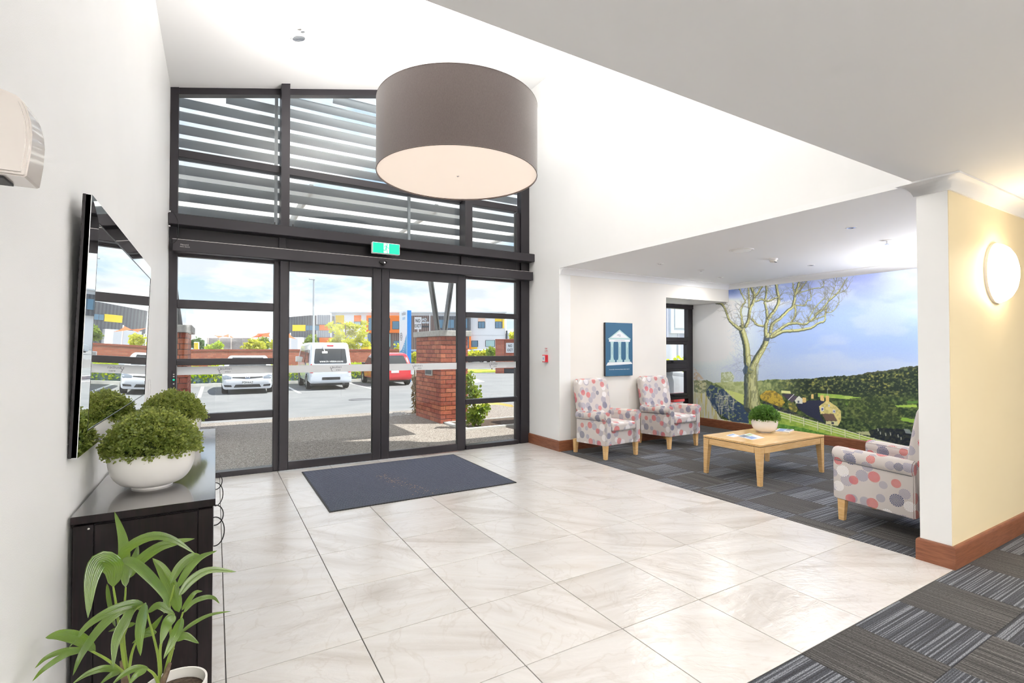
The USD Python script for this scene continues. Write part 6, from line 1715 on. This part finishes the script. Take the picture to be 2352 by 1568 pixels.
for lab, leaf, D, spots, nm, seed in (
        ('round green tree at the left beyond the low brick wall', 'tree_leaf', 66, [((455, 790), 9, 11), ((448, 792), 6, 9), ((463, 795), 6, 8)], 'green_tree', 51),
        ('yellow green bushes left of the white sail poles', 'yellow_leaf', 38, [((571, 797), 9, 7), ((583, 791), 9, 10), ((597, 794), 9, 8)], 'yellow_bush', 52),
        ('green tree between the sail poles above the boundary wall', 'shrub_leaf', 58, [((606, 786), 9, 9), ((612, 792), 8, 7), ((598, 790), 7, 7)], 'small_tree', 53),
        ('yellow bush at the right edge of the left sidelight', 'yellow_leaf', 44, [((634, 793), 7, 9)], 'yellow_bush', 54),
        ('pale green bush spilling over the brick wall under the enclosure', 'hedge_leaf', 33, [((485, 802), 9, 4), ((502, 797), 6, 7)], 'pale_bush', 55),
        ('small green shrub in front of the dark school hall', 'shrub_leaf', 62, [((715, 782), 8, 8), ((710, 789), 7, 4)], 'green_shrub', 56),
        ('yellow shrub just left of the blue sign pylon', 'yellow_leaf', 31.5, [((917, 803), 5, 8), ((915, 818), 6, 9), ((920, 830), 5, 6)], 'yellow_shrub', 57),
        ('yellow flowering plants between pylon and brick pier', 'yellow_leaf', 29, [((953, 822), 4, 7)], 'yellow_shrub', 58),
        ('low yellow flowering strip before the far parked cars', 'yellow_leaf', 44, [((1080, 815), 10, 3), ((1096, 815), 9, 3), ((1115, 813), 8, 4)], 'flower_strip', 59),
        ('spiky green plant left of the brick entry wall', 'shrub_leaf', 40, [((1130, 810), 6, 6)], 'spiky_plant', 60),
        ('small yellow tree above the brick entry wall', 'yellow_leaf', 60, [((1181, 774), 5, 6)], 'yellow_sapling', 61)):
    bl = [(far(x, y, D), (a / FOC * D, a / FOC * D, b_ / FOC * D)) for (x, y), a, b_ in spots]
    g_ = gz(bl[0][0])
    bush(nm, lab, 'tree' if 'tree' in nm or 'sapling' in nm else 'bush', bl, 260, 0.0042 * D + 0.02, seed, leaf, trunk=[([g_, g_ * 0.5 + np.array(bl[0][0]) * 0.5, bl[0][0]], 0.05)], per=4)
hx = np.linspace(-700, 1100, 60)
hz = 6 + 9 * meshkit.fbm(np.stack([hx / 150.0, hx * 0, hx * 0], 1), 4, 3)
V = np.vstack([np.stack([hx, hx * 0 + 760, hx * 0 - 1], 1), np.stack([hx, hx * 0 + 860, hz], 1), np.stack([hx, hx * 0 + 1000, hz * 0 - 1], 1)]); k = len(hx)
F = [(i, i + 1, k + i + 1) for i in range(k - 1)] + [(i, k + i + 1, k + i) for i in range(k - 1)] + [(k + i, k + i + 1, 2 * k + i + 1) for i in range(k - 1)] + [(k + i, 2 * k + i + 1, 2 * k + i) for i in range(k - 1)]
V = V @ np.array([[math.cos(YAW), -math.sin(YAW), 0], [math.sin(YAW), math.cos(YAW), 0], [0, 0, 1.0]])
one('hills', trimesh.Trimesh(V, np.array(F), process=False), M['hill_green'], 'low bluish hills on the horizon', 'hills', smooth=True, kind='structure')

# what the lounge window shows
wc = thing('clad_annex', 'pale lilac board and batten building seen through the lounge window', 'building', (15, 12, ZP), world=True)
part(wc, 'wall', box(12.6, 22.0, 12.0, 13.6, -0.2, 4.6), M['clad_white'])
for x in np.arange(12.65, 18.5, 0.55):
    part(wc, 'batten', box(x, x + 0.05, 11.965, 12.0, -0.2, 4.5), M['clad_white'])
for x0 in (13.35,):
    f_ = part(wc, 'window', box(x0, x0 + 1.3, 11.93, 12.02, 2.0, 3.2), M['pylon_pale']); part(f_, 'pane', box(x0 + .18, x0 + 1.12, 11.91, 11.95, 2.18, 3.02), M['plate_white'])
part(wc, 'door', box(12.5, 13.4, 11.93, 12.02, -0.1, 1.7), M['clad_white'])
bl = [((11.9, 10.6, 0.55), (0.5, 0.4, 0.6)), ((13.2, 11.1, 0.7), (0.5, 0.4, 0.6)), ((13.9, 11.2, 0.5), (0.45, 0.4, 0.5)), ((12.8, 11.0, 0.3), (0.5, 0.4, 0.4))]
bush('window_shrub', 'pale green shrub against the lilac building outside the lounge window', 'shrub', bl, 420, 0.11, 71, 'hedge_leaf', per=4)
wv = Car('courier_car', 'white car with red trim whose bonnet shows low in the lounge window', 1.75, [(0.10, 0.24), (0.02, 0.38), (0.0, 0.52), (0.05, 0.70), (0.22, 0.84), (0.6, 0.93), (1.05, 0.99), (1.5, 1.22), (1.9, 1.40), (2.5, 1.46), (3.2, 1.42), (3.8, 1.10), (4.1, 0.98), (4.2, 0.6), (4.15, 0.3)], (0.8, 3.4), (9.35, 7.85, -0.015), math.radians(90), 'car_white', 1.0, 0.2)
for s in (-1, 1):
    wv.side_patch('red_stripe', [(0.25, 0.42), (4.0, 0.42), (4.0, 0.60), (0.25, 0.60)], 'car_red', s)
    wv.side_patch('side_window', [(1.55, 1.02), (3.5, 1.02), (3.0, 1.36), (2.0, 1.36)], 'car_glass', s)
    wv.side_patch('logo', [(0.42, 0.68), (0.70, 0.68), (0.70, 0.76), (0.44, 0.76)], 'car_black', s)
wv.end_patch('grille', rect(-0.5, 0.5, 0.5, 0.62, .02), 'car_black')


# ------------------------------------------------------------------ landscape mural printed on the lounge wall
def paint_mural():
    y0, y1, z0, z1, st = 6.642, 1.60, 0.150, 2.545, 0.0072
    ny, nz = int((y0 - y1) / st) + 1, int((z1 - z0) / st) + 1
    yy, zz = np.meshgrid(np.linspace(y0, y1, ny), np.linspace(z1, z0, nz))
    P = np.stack([np.full_like(yy, XM), yy, zz], -1) - EYE
    w = P @ FWD
    X = 1176 + FOC * (P @ RGT) / w
    Y = 784 - FOC * (P @ UPV) / w
    colx = X.mean(0)
    rs = np.random.RandomState(123)
    fb = lambda sx, sy, seed, o=4: meshkit.fbm(np.stack([X / sx, Y / sy, X * 0 + seed], -1), o, seed)
    ss = lambda a, b, v: np.clip((v - a) / (b - a), 0, 1) ** 2 * (3 - 2 * np.clip((v - a) / (b - a), 0, 1))
    C = lambda *c: np.array(c, float)
    lerp = lambda a, b, t: a * (1 - t[..., None]) + b * t[..., None]
    # sky, its left side whitened with window daylight painted in
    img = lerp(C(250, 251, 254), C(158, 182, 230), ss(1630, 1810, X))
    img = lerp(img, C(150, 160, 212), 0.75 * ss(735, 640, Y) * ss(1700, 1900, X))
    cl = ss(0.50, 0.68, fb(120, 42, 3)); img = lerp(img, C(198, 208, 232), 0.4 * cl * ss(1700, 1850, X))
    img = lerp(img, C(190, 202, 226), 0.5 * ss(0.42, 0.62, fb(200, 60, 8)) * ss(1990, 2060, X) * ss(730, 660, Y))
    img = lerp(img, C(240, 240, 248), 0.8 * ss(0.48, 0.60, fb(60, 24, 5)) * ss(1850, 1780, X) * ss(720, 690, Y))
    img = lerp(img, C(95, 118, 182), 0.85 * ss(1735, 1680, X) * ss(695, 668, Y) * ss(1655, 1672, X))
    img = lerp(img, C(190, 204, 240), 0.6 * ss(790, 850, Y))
    c4 = lambda pts: [(1590 + x / 4.523, 820 + y / 4.523) for x, y in pts]
    c3 = lambda x, y: (1640 + x / 5.004, 620 + y / 5.004)

    def inside(pts, soft=0.8):
        """Soft mask of a polygon, from its winding evaluated on the grid."""
        pts = np.array(pts); m = np.zeros(X.shape, bool)
        n = len(pts)
        for i in range(n):
            (xa, ya), (xb, yb) = pts[i], pts[(i + 1) % n]
            if ya == yb: continue
            c = ((ya > Y) != (yb > Y)) & (X < (xb - xa) * (Y - ya) / (yb - ya) + xa)
            m ^= c
        return m

    def fill(pts, col, k=1.0, noise=None, col2=None):
        nonlocal img
        m = inside(pts)
        c = np.broadcast_to(np.array(col, float), img.shape) if noise is None else lerp(np.array(col, float), np.array(col2, float), noise)
        img = np.where(m[..., None], img * (1 - k) + c * k, img)

    def stroke(pts, wid, col, k=1.0):
        nonlocal img
        pts = np.asarray(pts, float); wid = np.broadcast_to(np.asarray(wid, float), (len(pts),))
        for i in range(len(pts) - 1):
            a, b = pts[i], pts[i + 1]; r = max(wid[i], wid[i + 1]) / 2 + 1.2
            c0, c1 = np.searchsorted(colx, [min(a[0], b[0]) - r - 5, max(a[0], b[0]) + r + 5])
            if c1 <= c0: continue
            x_, y_ = X[:, c0:c1], Y[:, c0:c1]
            sel = (x_ > min(a[0], b[0]) - r) & (x_ < max(a[0], b[0]) + r) & (y_ > min(a[1], b[1]) - r) & (y_ < max(a[1], b[1]) + r)
            if not sel.any(): continue
            q = np.stack([x_[sel], y_[sel]], -1) - a; d = b - a
            t = np.clip((q @ d) / (d @ d + 1e-9), 0, 1)
            dist = np.linalg.norm(q - t[:, None] * d, axis=1)
            hw = (wid[i] * (1 - t) + wid[i + 1] * t) / 2
            a_ = np.clip(hw + 0.5 - dist, 0, 1) * np.clip(hw * 2, 0.25, 1) * k
            sub = img[:, c0:c1]
            sub[sel] = sub[sel] * (1 - a_[:, None]) + np.array(col, float) * a_[:, None]

    # land
    sk = np.array([(1594, 872), (1612, 874), (1623, 873), (1639, 878.6), (1656, 879.7), (1709, 877.5), (1740, 875), (1771, 871), (1800, 872), (1855, 869.7), (1908, 864), (1953, 863), (1999, 855), (2054, 846.5), (2110, 839), (2250, 815)])
    edge = np.interp(X, sk[:, 0], sk[:, 1]) + (fb(7, 400, 21, 3) - 0.5) * 5
    land = Y > edge
    tone = ss(0.40, 0.66, fb(9, 6, 31, 4)); tone2 = ss(0.45, 0.62, fb(5, 4, 33, 3))
    left = ss(1860, 1760, X)
    t3 = np.clip((fb(4.5, 3.6, 35, 4) - 0.42) / 0.3, 0, 1) ** 1.6; t4 = ss(0.50, 0.72, fb(16, 8, 37, 3))
    far_ = lerp(lerp(C(40, 52, 46), C(104, 116, 72), t3), C(172, 166, 84), t3 * t4 * 0.85)
    far_ = lerp(far_, lerp(C(96, 114, 78), C(172, 182, 124), np.clip((fb(5, 7, 39, 4) - 0.3) / 0.4, 0, 1)), left)
    far_ = lerp(far_, C(86, 88, 70), 0.7 * ss(6, 1, Y - edge) * ss(1900, 2000, X))
    low = lerp(C(46, 62, 46), C(120, 138, 76), np.clip((fb(6, 4.5, 43, 4) - 0.38) / 0.36, 0, 1) * 0.85)
    img = np.where(land[..., None], lerp(far_, low, ss(895, 925, Y)), img)
    fill(c4([(930, 345), (1020, 350), (1030, 378), (930, 372)]), (225, 235, 160)); fill(c4([(1310, 375), (1480, 385), (1760, 418), (1760, 445), (1640, 440), (1310, 410)]), (150, 182, 82), 0.95, tone, (176, 200, 100))
    fill(c4([(1300, 340), (1440, 345), (1470, 380), (1300, 372)]), (44, 54, 42)); fill(c4([(1560, 440), (1760, 470), (1900, 560), (2010, 620), (1800, 560), (1600, 500)]), (120, 150, 66), 0.8, tone, (70, 90, 50))
    fill(c4([(2110, 500), (2330, 490), (2340, 520), (2140, 520)]), (160, 190, 84)); fill(c4([(2110, 610), (2340, 650), (2340, 690), (2180, 660)]), (140, 178, 72)); fill(c4([(2230, 455), (2340, 455), (2340, 480), (2240, 480)]), (90, 130, 62))
    fill(c4([(1640, 430), (1900, 410), (2080, 470), (2200, 600), (2120, 720), (1900, 720), (1700, 640), (1600, 560)]), (54, 68, 48), 0.7, t3, (120, 130, 74))
    # left bank: dry grass with window daylight painted in, dark hedge, lit field
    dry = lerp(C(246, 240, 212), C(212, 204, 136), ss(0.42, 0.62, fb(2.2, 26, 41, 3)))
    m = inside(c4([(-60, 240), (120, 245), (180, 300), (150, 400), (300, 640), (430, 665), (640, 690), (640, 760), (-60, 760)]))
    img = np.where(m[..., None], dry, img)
    fill(c4([(15, 100), (60, 150), (130, 240), (15, 260)]), (214, 186, 142), 0.6, tone2, (236, 236, 226)); fill(c4([(20, 240), (150, 240), (220, 300), (140, 380), (20, 360)]), (128, 140, 108), 0.8, tone2, (208, 210, 176))
    fill(c4([(300, 160), (400, 150), (440, 200), (420, 260), (300, 270)]), (180, 190, 130), 0.85, tone2, (214, 222, 190))
    fill(c4([(230, 265), (550, 250), (560, 420), (480, 420), (340, 330)]), (176, 188, 124), 0.9, tone, (204, 212, 156)); fill(c4([(330, 330), (560, 395), (575, 510), (560, 505), (440, 440)]), (216, 226, 140))
    hedge = [(195, 285), (320, 325), (400, 400), (470, 455), (600, 555), (625, 690), (420, 670), (300, 600), (215, 520), (150, 400), (150, 340)]
    fill(c4(hedge), (70, 88, 118), 0.95, ss(0.60, 0.72, fb(5, 4, 47, 3)), (150, 165, 120))
    for k in range(60):
        x, y = rs.uniform(60, 440), rs.uniform(400, 660); h = rs.uniform(40, 130)
        stroke(c4([(x, y), (x + rs.normal() * 6, y - h * 0.6), (x + rs.normal() * 14, y - h)]), 0.9, (238, 234, 206), 0.8)
    for k in range(26):
        x, y = rs.uniform(230, 440), rs.uniform(360, 560)
        stroke(c4([(x, y), (x, y + 80)]), 0.8, (214, 214, 190), 0.8); stroke(c4([(x - 12, y), (x + 12, y - 3)]), 1.6, (222, 222, 200), 0.85)
    # orange tree, slope, fence
    fill(c4([(700, 400), (770, 345), (860, 350), (930, 400), (965, 470), (930, 520), (840, 490), (720, 440)]), (205, 176, 74), 0.95, tone2, (150, 128, 66)); fill(c4([(1000, 480), (1050, 460), (1100, 540), (1080, 570), (1010, 540)]), (196, 178, 92), 0.9, tone2, (120, 120, 70))
    fill(c4([(720, 450), (840, 492), (940, 525), (1010, 545), (1100, 590), (1240, 650), (900, 560), (760, 500)]), (60, 64, 78), 0.9, tone2, (104, 108, 80))
    slope = [(700, 470), (760, 500), (900, 560), (1030, 592), (1160, 632), (1300, 672), (1450, 715), (1590, 757), (1740, 800), (1900, 845), (2240, 935), (2240, 1020), (560, 1020), (600, 560)]
    fill(c4(slope), (176, 202, 92), 1.0, tone, (150, 182, 80)); fill(c4([(640, 560), (900, 690), (1160, 735), (1400, 800), (1700, 875), (1700, 1000), (560, 1000)]), (84, 136, 58), 0.95, tone2, (116, 166, 76))
    fill(c4([(1080, 488), (1215, 450), (1340, 445), (1380, 462), (1320, 512), (1330, 600), (1385, 690), (1200, 605), (1110, 540)]), (52, 56, 76))
    fill(c4([(1320, 510), (1395, 452), (1412, 452), (1505, 512), (1548, 562), (1548, 655), (1515, 715), (1505, 655), (1470, 588), (1336, 588)]), (224, 210, 138), 1.0, tone2, (200, 188, 122))
    for a in ([(1335, 395), (1370, 395), (1372, 455), (1335, 450)], [(1390, 400), (1424, 400), (1424, 460), (1390, 460)], [(1240, 385), (1265, 385), (1265, 430), (1240, 430)], [(1150, 420), (1186, 420), (1186, 470), (1150, 470)]):
        fill(c4(a), (222, 192, 124))
    for a in ([(1338, 520), (1368, 520), (1368, 560), (1338, 560)], [(1462, 545), (1490, 548), (1490, 580), (1462, 576)], [(1415, 490), (1432, 490), (1432, 515), (1415, 515)]):
        fill(c4(a), (236, 236, 244)); fill(c4([(a[0][0] + 6, a[0][1] + 6), (a[1][0] - 6, a[1][1] + 6), (a[2][0] - 6, a[2][1] - 6), (a[3][0] + 6, a[3][1] - 6)]), (110, 116, 150))
    fill(c4([(1345, 585), (1468, 588), (1512, 662), (1392, 662)]), (122, 100, 86)); fill(c4([(1392, 664), (1512, 664), (1518, 716), (1388, 692)]), (214, 212, 158)); fill(c4([(1450, 672), (1475, 672), (1475, 698), (1450, 694)]), (80, 84, 90))
    fill(c4([(925, 385), (1045, 383), (1066, 405), (1000, 440)]), (78, 72, 88)); fill(c4([(1000, 440), (1055, 404), (1100, 402), (1066, 448), (1040, 470)]), (92, 84, 98)); fill(c4([(1066, 448), (1110, 402), (1146, 432), (1146, 482), (1080, 480)]), (232, 230, 212)); fill(c4([(1098, 452), (1114, 452), (1114, 476), (1098, 476)]), (96, 104, 120))
    stroke(c4([(1000, 445), (1060, 385)]), 1.5, (240, 240, 238)); stroke(c4([(1408, 330), (1408, 400)]), 0.9, (196, 206, 210))
    fill(c4([(1840, 760), (1960, 735), (2200, 745), (2280, 800), (2260, 920), (2000, 880), (1850, 830)]), (34, 40, 50), 0.95, tone2, (56, 60, 56)); fill(c4([(1700, 775), (1835, 770), (1855, 812), (1760, 800)]), (196, 198, 150), 0.9); fill(c4([(2200, 745), (2260, 750), (2290, 800), (2220, 790)]), (150, 160, 160), 0.8)
    for x, y in ((1955, 775), (2010, 790), (2060, 785), (2140, 805), (2170, 830), (1930, 740)):
        stroke(c4([(x, y), (x + 4, y + 24)]), 1.6, (208, 212, 190))
    ft = np.array([(800, 528), (880, 556), (1020, 597), (1160, 637), (1305, 678), (1445, 718), (1590, 760), (1740, 805), (1890, 848), (2100, 900)], float)
    for o in (0, 26, 50):
        stroke(c4(ft + [0, o * 1.0]), 1.7, (236, 242, 204))
    for x, y in ft[1:-1]:
        stroke(c4([(x, y - 8), (x + 2, y + 76)]), 2.2, (226, 234, 190)); stroke(c4([(x + 8, y - 4), (x + 10, y + 76)]), 0.8, (110, 140, 80))
    # the bare tree
    B1, B2, DK = (206, 208, 156), (160, 160, 100), (78, 88, 84)
    br = [([(455, 1560), (440, 1401), (432, 1250), (435, 1120)], [200, 150, 138, 120]), ([(415, 1150), (392, 1040), (385, 950), (370, 830), (342, 740), (322, 660)], [95, 84, 76, 70, 68, 58]), ([(305, 680), (240, 632), (182, 580), (150, 500), (115, 420), (80, 385), (20, 380)], [46, 36, 28, 26, 25, 24, 14]),
          ([(330, 650), (320, 560), (310, 470), (330, 400), (360, 358), (322, 280), (285, 200)], [40, 26, 22, 18, 16, 14, 13]), ([(372, 650), (405, 560), (420, 440), (442, 398), (470, 310), (450, 240), (425, 185)], [42, 36, 34, 36, 35, 30, 26]), ([(470, 305), (520, 240), (560, 170)], [26, 24, 20]),
          ([(402, 430), (405, 330), (395, 190)], [26, 24, 20]), ([(440, 560), (490, 622), (560, 640), (605, 645)], [26, 25, 22, 20]), ([(450, 1120), (510, 1000), (570, 900), (608, 805), (616, 740)], [88, 78, 66, 60, 54]), ([(600, 750), (600, 640), (620, 560), (606, 450), (590, 370), (606, 270), (600, 165)], [46, 42, 38, 26, 22, 18, 16]),
          ([(628, 555), (690, 480), (736, 400), (750, 340), (736, 260), (715, 150)], [42, 36, 34, 34, 32, 28]), ([(480, 360), (550, 338), (620, 356), (690, 328), (740, 308)], [20, 18, 18, 16, 14]), ([(650, 710), (680, 620), (770, 550), (850, 470), (910, 420), (935, 300), (965, 200), (985, 115)], [46, 40, 36, 34, 30, 28, 26, 24]),
          ([(935, 300), (916, 220), (910, 120)], [20, 14, 12]), ([(940, 285), (1000, 210), (1040, 160), (1080, 105)], [18, 15, 12, 10]), ([(975, 265), (1130, 215), (1240, 198), (1272, 140)], [11, 10, 9, 7]), ([(940, 402), (1040, 405), (1070, 355), (1115, 340), (1110, 265)], [14, 13, 12, 11, 9]), ([(930, 400), (936, 510), (890, 595)], [26, 22, 20]),
          ([(660, 755), (740, 690), (850, 620), (950, 610), (1040, 622), (1120, 570), (1180, 510), (1250, 450), (1320, 350), (1400, 280), (1450, 220), (1500, 130), (1532, 85)], [52, 40, 36, 28, 24, 22, 20, 20, 20, 17, 12, 8, 6]),
          ([(662, 765), (790, 702), (900, 696), (1030, 680), (1130, 656), (1200, 610), (1270, 582), (1280, 500), (1292, 425)], [46, 38, 38, 34, 26, 22, 20, 16, 14]), ([(1080, 580), (1150, 450), (1220, 370), (1278, 312)], [14, 12, 11, 8]), ([(1100, 592), (1180, 560), (1265, 528)], [16, 14, 12]), ([(1165, 515), (1210, 462), (1292, 448)], [13, 12, 10]),
          ([(1290, 490), (1370, 470), (1430, 390), (1442, 300)], [11, 9, 7, 5]), ([(1320, 350), (1380, 230), (1400, 150)], [9, 7, 5]), ([(1400, 280), (1480, 250), (1540, 200)], [8, 6, 4])]
    S3 = lambda pts: np.array([c3(*q) for q in pts])

    def twig(p, a, L, wd, col, dep, k=0.8):
        pts = [p]
        for i in range(4):
            a += rs.normal() * 0.28; pts.append((pts[-1][0] + L / 4 * math.cos(a), pts[-1][1] + L / 4 * math.sin(a)))
        stroke(pts, np.linspace(wd, wd * 0.5, 5), col, k)
        if dep:
            for q in (pts[2], pts[3], pts[4]):
                twig(q, a + rs.choice([-1, 1]) * rs.uniform(0.3, 0.8), L * 0.62, wd * 0.6, col, dep - 1, k)

    for k in range(60):                                     # pale twigs low on the left
        twig(c3(rs.uniform(300, 400), rs.uniform(560, 1180)), math.pi + rs.uniform(-0.6, 0.75), rs.uniform(14, 34), 0.85, (158, 166, 172), 2, 0.6)
    for k in range(14):
        twig(c3(rs.uniform(500, 600), rs.uniform(900, 1250)), rs.uniform(-0.9, 0.3), rs.uniform(10, 22), 0.8, (160, 170, 176), 2, 0.5)
    for pts, wd in br:
        q = smooth_line(S3(pts), 5 * len(pts)); w_ = np.interp(np.linspace(0, 1, len(q)), np.linspace(0, 1, len(wd)), wd) / 5.7
        q = q + rs.normal(size=q.shape) * 0.35
        thick = w_.mean() > 5
        stroke(q + [w_.mean() * 0.16 * (-1 if thick else 0.6), w_.mean() * 0.22 * (0 if thick else 1)], w_ * 1.02, DK)
        stroke(q + [w_.mean() * 0.10, -w_.mean() * 0.05], w_ * 0.78, B2); stroke(q + [w_.mean() * 0.15, -w_.mean() * 0.10], w_ * 0.45, B1)
    for pts, wd in br[2:]:
        for k in range(13):
            i = rs.randint(len(pts)); up = -math.pi / 2 + rs.normal() * 0.8
            twig(c3(pts[i][0] + rs.normal() * 12, pts[i][1] + rs.normal() * 12), up, rs.uniform(8, 22), 1.2, (112, 108, 84), 2, 0.65)
    trunk = inside([(1709, 935), (1718, 880), (1722, 850), (1734, 850), (1742, 880), (1745, 920), (1752, 940)])
    bk = ss(0.40, 0.60, fb(3.0, 9, 61, 3))
    m = trunk | inside([c3(*q) for q in ((360, 1300), (372, 1060), (470, 1080), (520, 1060), (505, 1300))])
    img = np.where(m[..., None], lerp(img, lerp(C(128, 132, 98), C(206, 208, 158), bk), np.full(X.shape, 0.55)), img)
    stroke([(1711, 930), (1715, 895), (1713, 866)], [5, 4, 3], (96, 108, 106), 0.8)
    fill([c3(*q) for q in ((330, 1150), (365, 1080), (395, 1110), (380, 1190), (345, 1200))], (76, 92, 112), 0.85)
    fill([c3(*q) for q in ((582, 775), (650, 780), (630, 820), (585, 810))], (78, 90, 104), 0.9)
    img = np.clip(img + (fb(1.6, 1.6, 71, 2)[..., None] - 0.5) * 7, 0, 255) / 255.0
    lin = np.where(img <= 0.04045, img / 12.92, ((img + 0.055) / 1.055) ** 2.4)
    V = np.stack([np.full(yy.shape, XM - 0.007), yy, zz], -1).reshape(-1, 3)
    i, j = np.meshgrid(np.arange(nz - 1), np.arange(ny - 1), indexing='ij')
    keep = ~((yy[:-1, :-1] > YB - 0.002) & (zz[:-1, :-1] > 2.318))
    a = (i * ny + j)[keep].ravel()
    F = np.vstack([np.stack([a, a + ny, a + 1], 1), np.stack([a + 1, a + ny, a + ny + 1], 1)])
    return V, F, lin.reshape(-1, 3)


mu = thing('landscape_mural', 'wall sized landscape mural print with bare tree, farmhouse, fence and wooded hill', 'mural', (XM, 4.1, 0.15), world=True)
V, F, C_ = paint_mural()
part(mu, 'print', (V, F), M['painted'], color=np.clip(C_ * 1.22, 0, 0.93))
part(mu, 'backing', cat([box(XM - 0.006, XM - 0.001, 1.605, YB - 0.004, 0.151, 2.538), box(XM - 0.006, XM - 0.001, YB - 0.004, 6.638, 0.151, 2.315)]), M['wall_paint'])
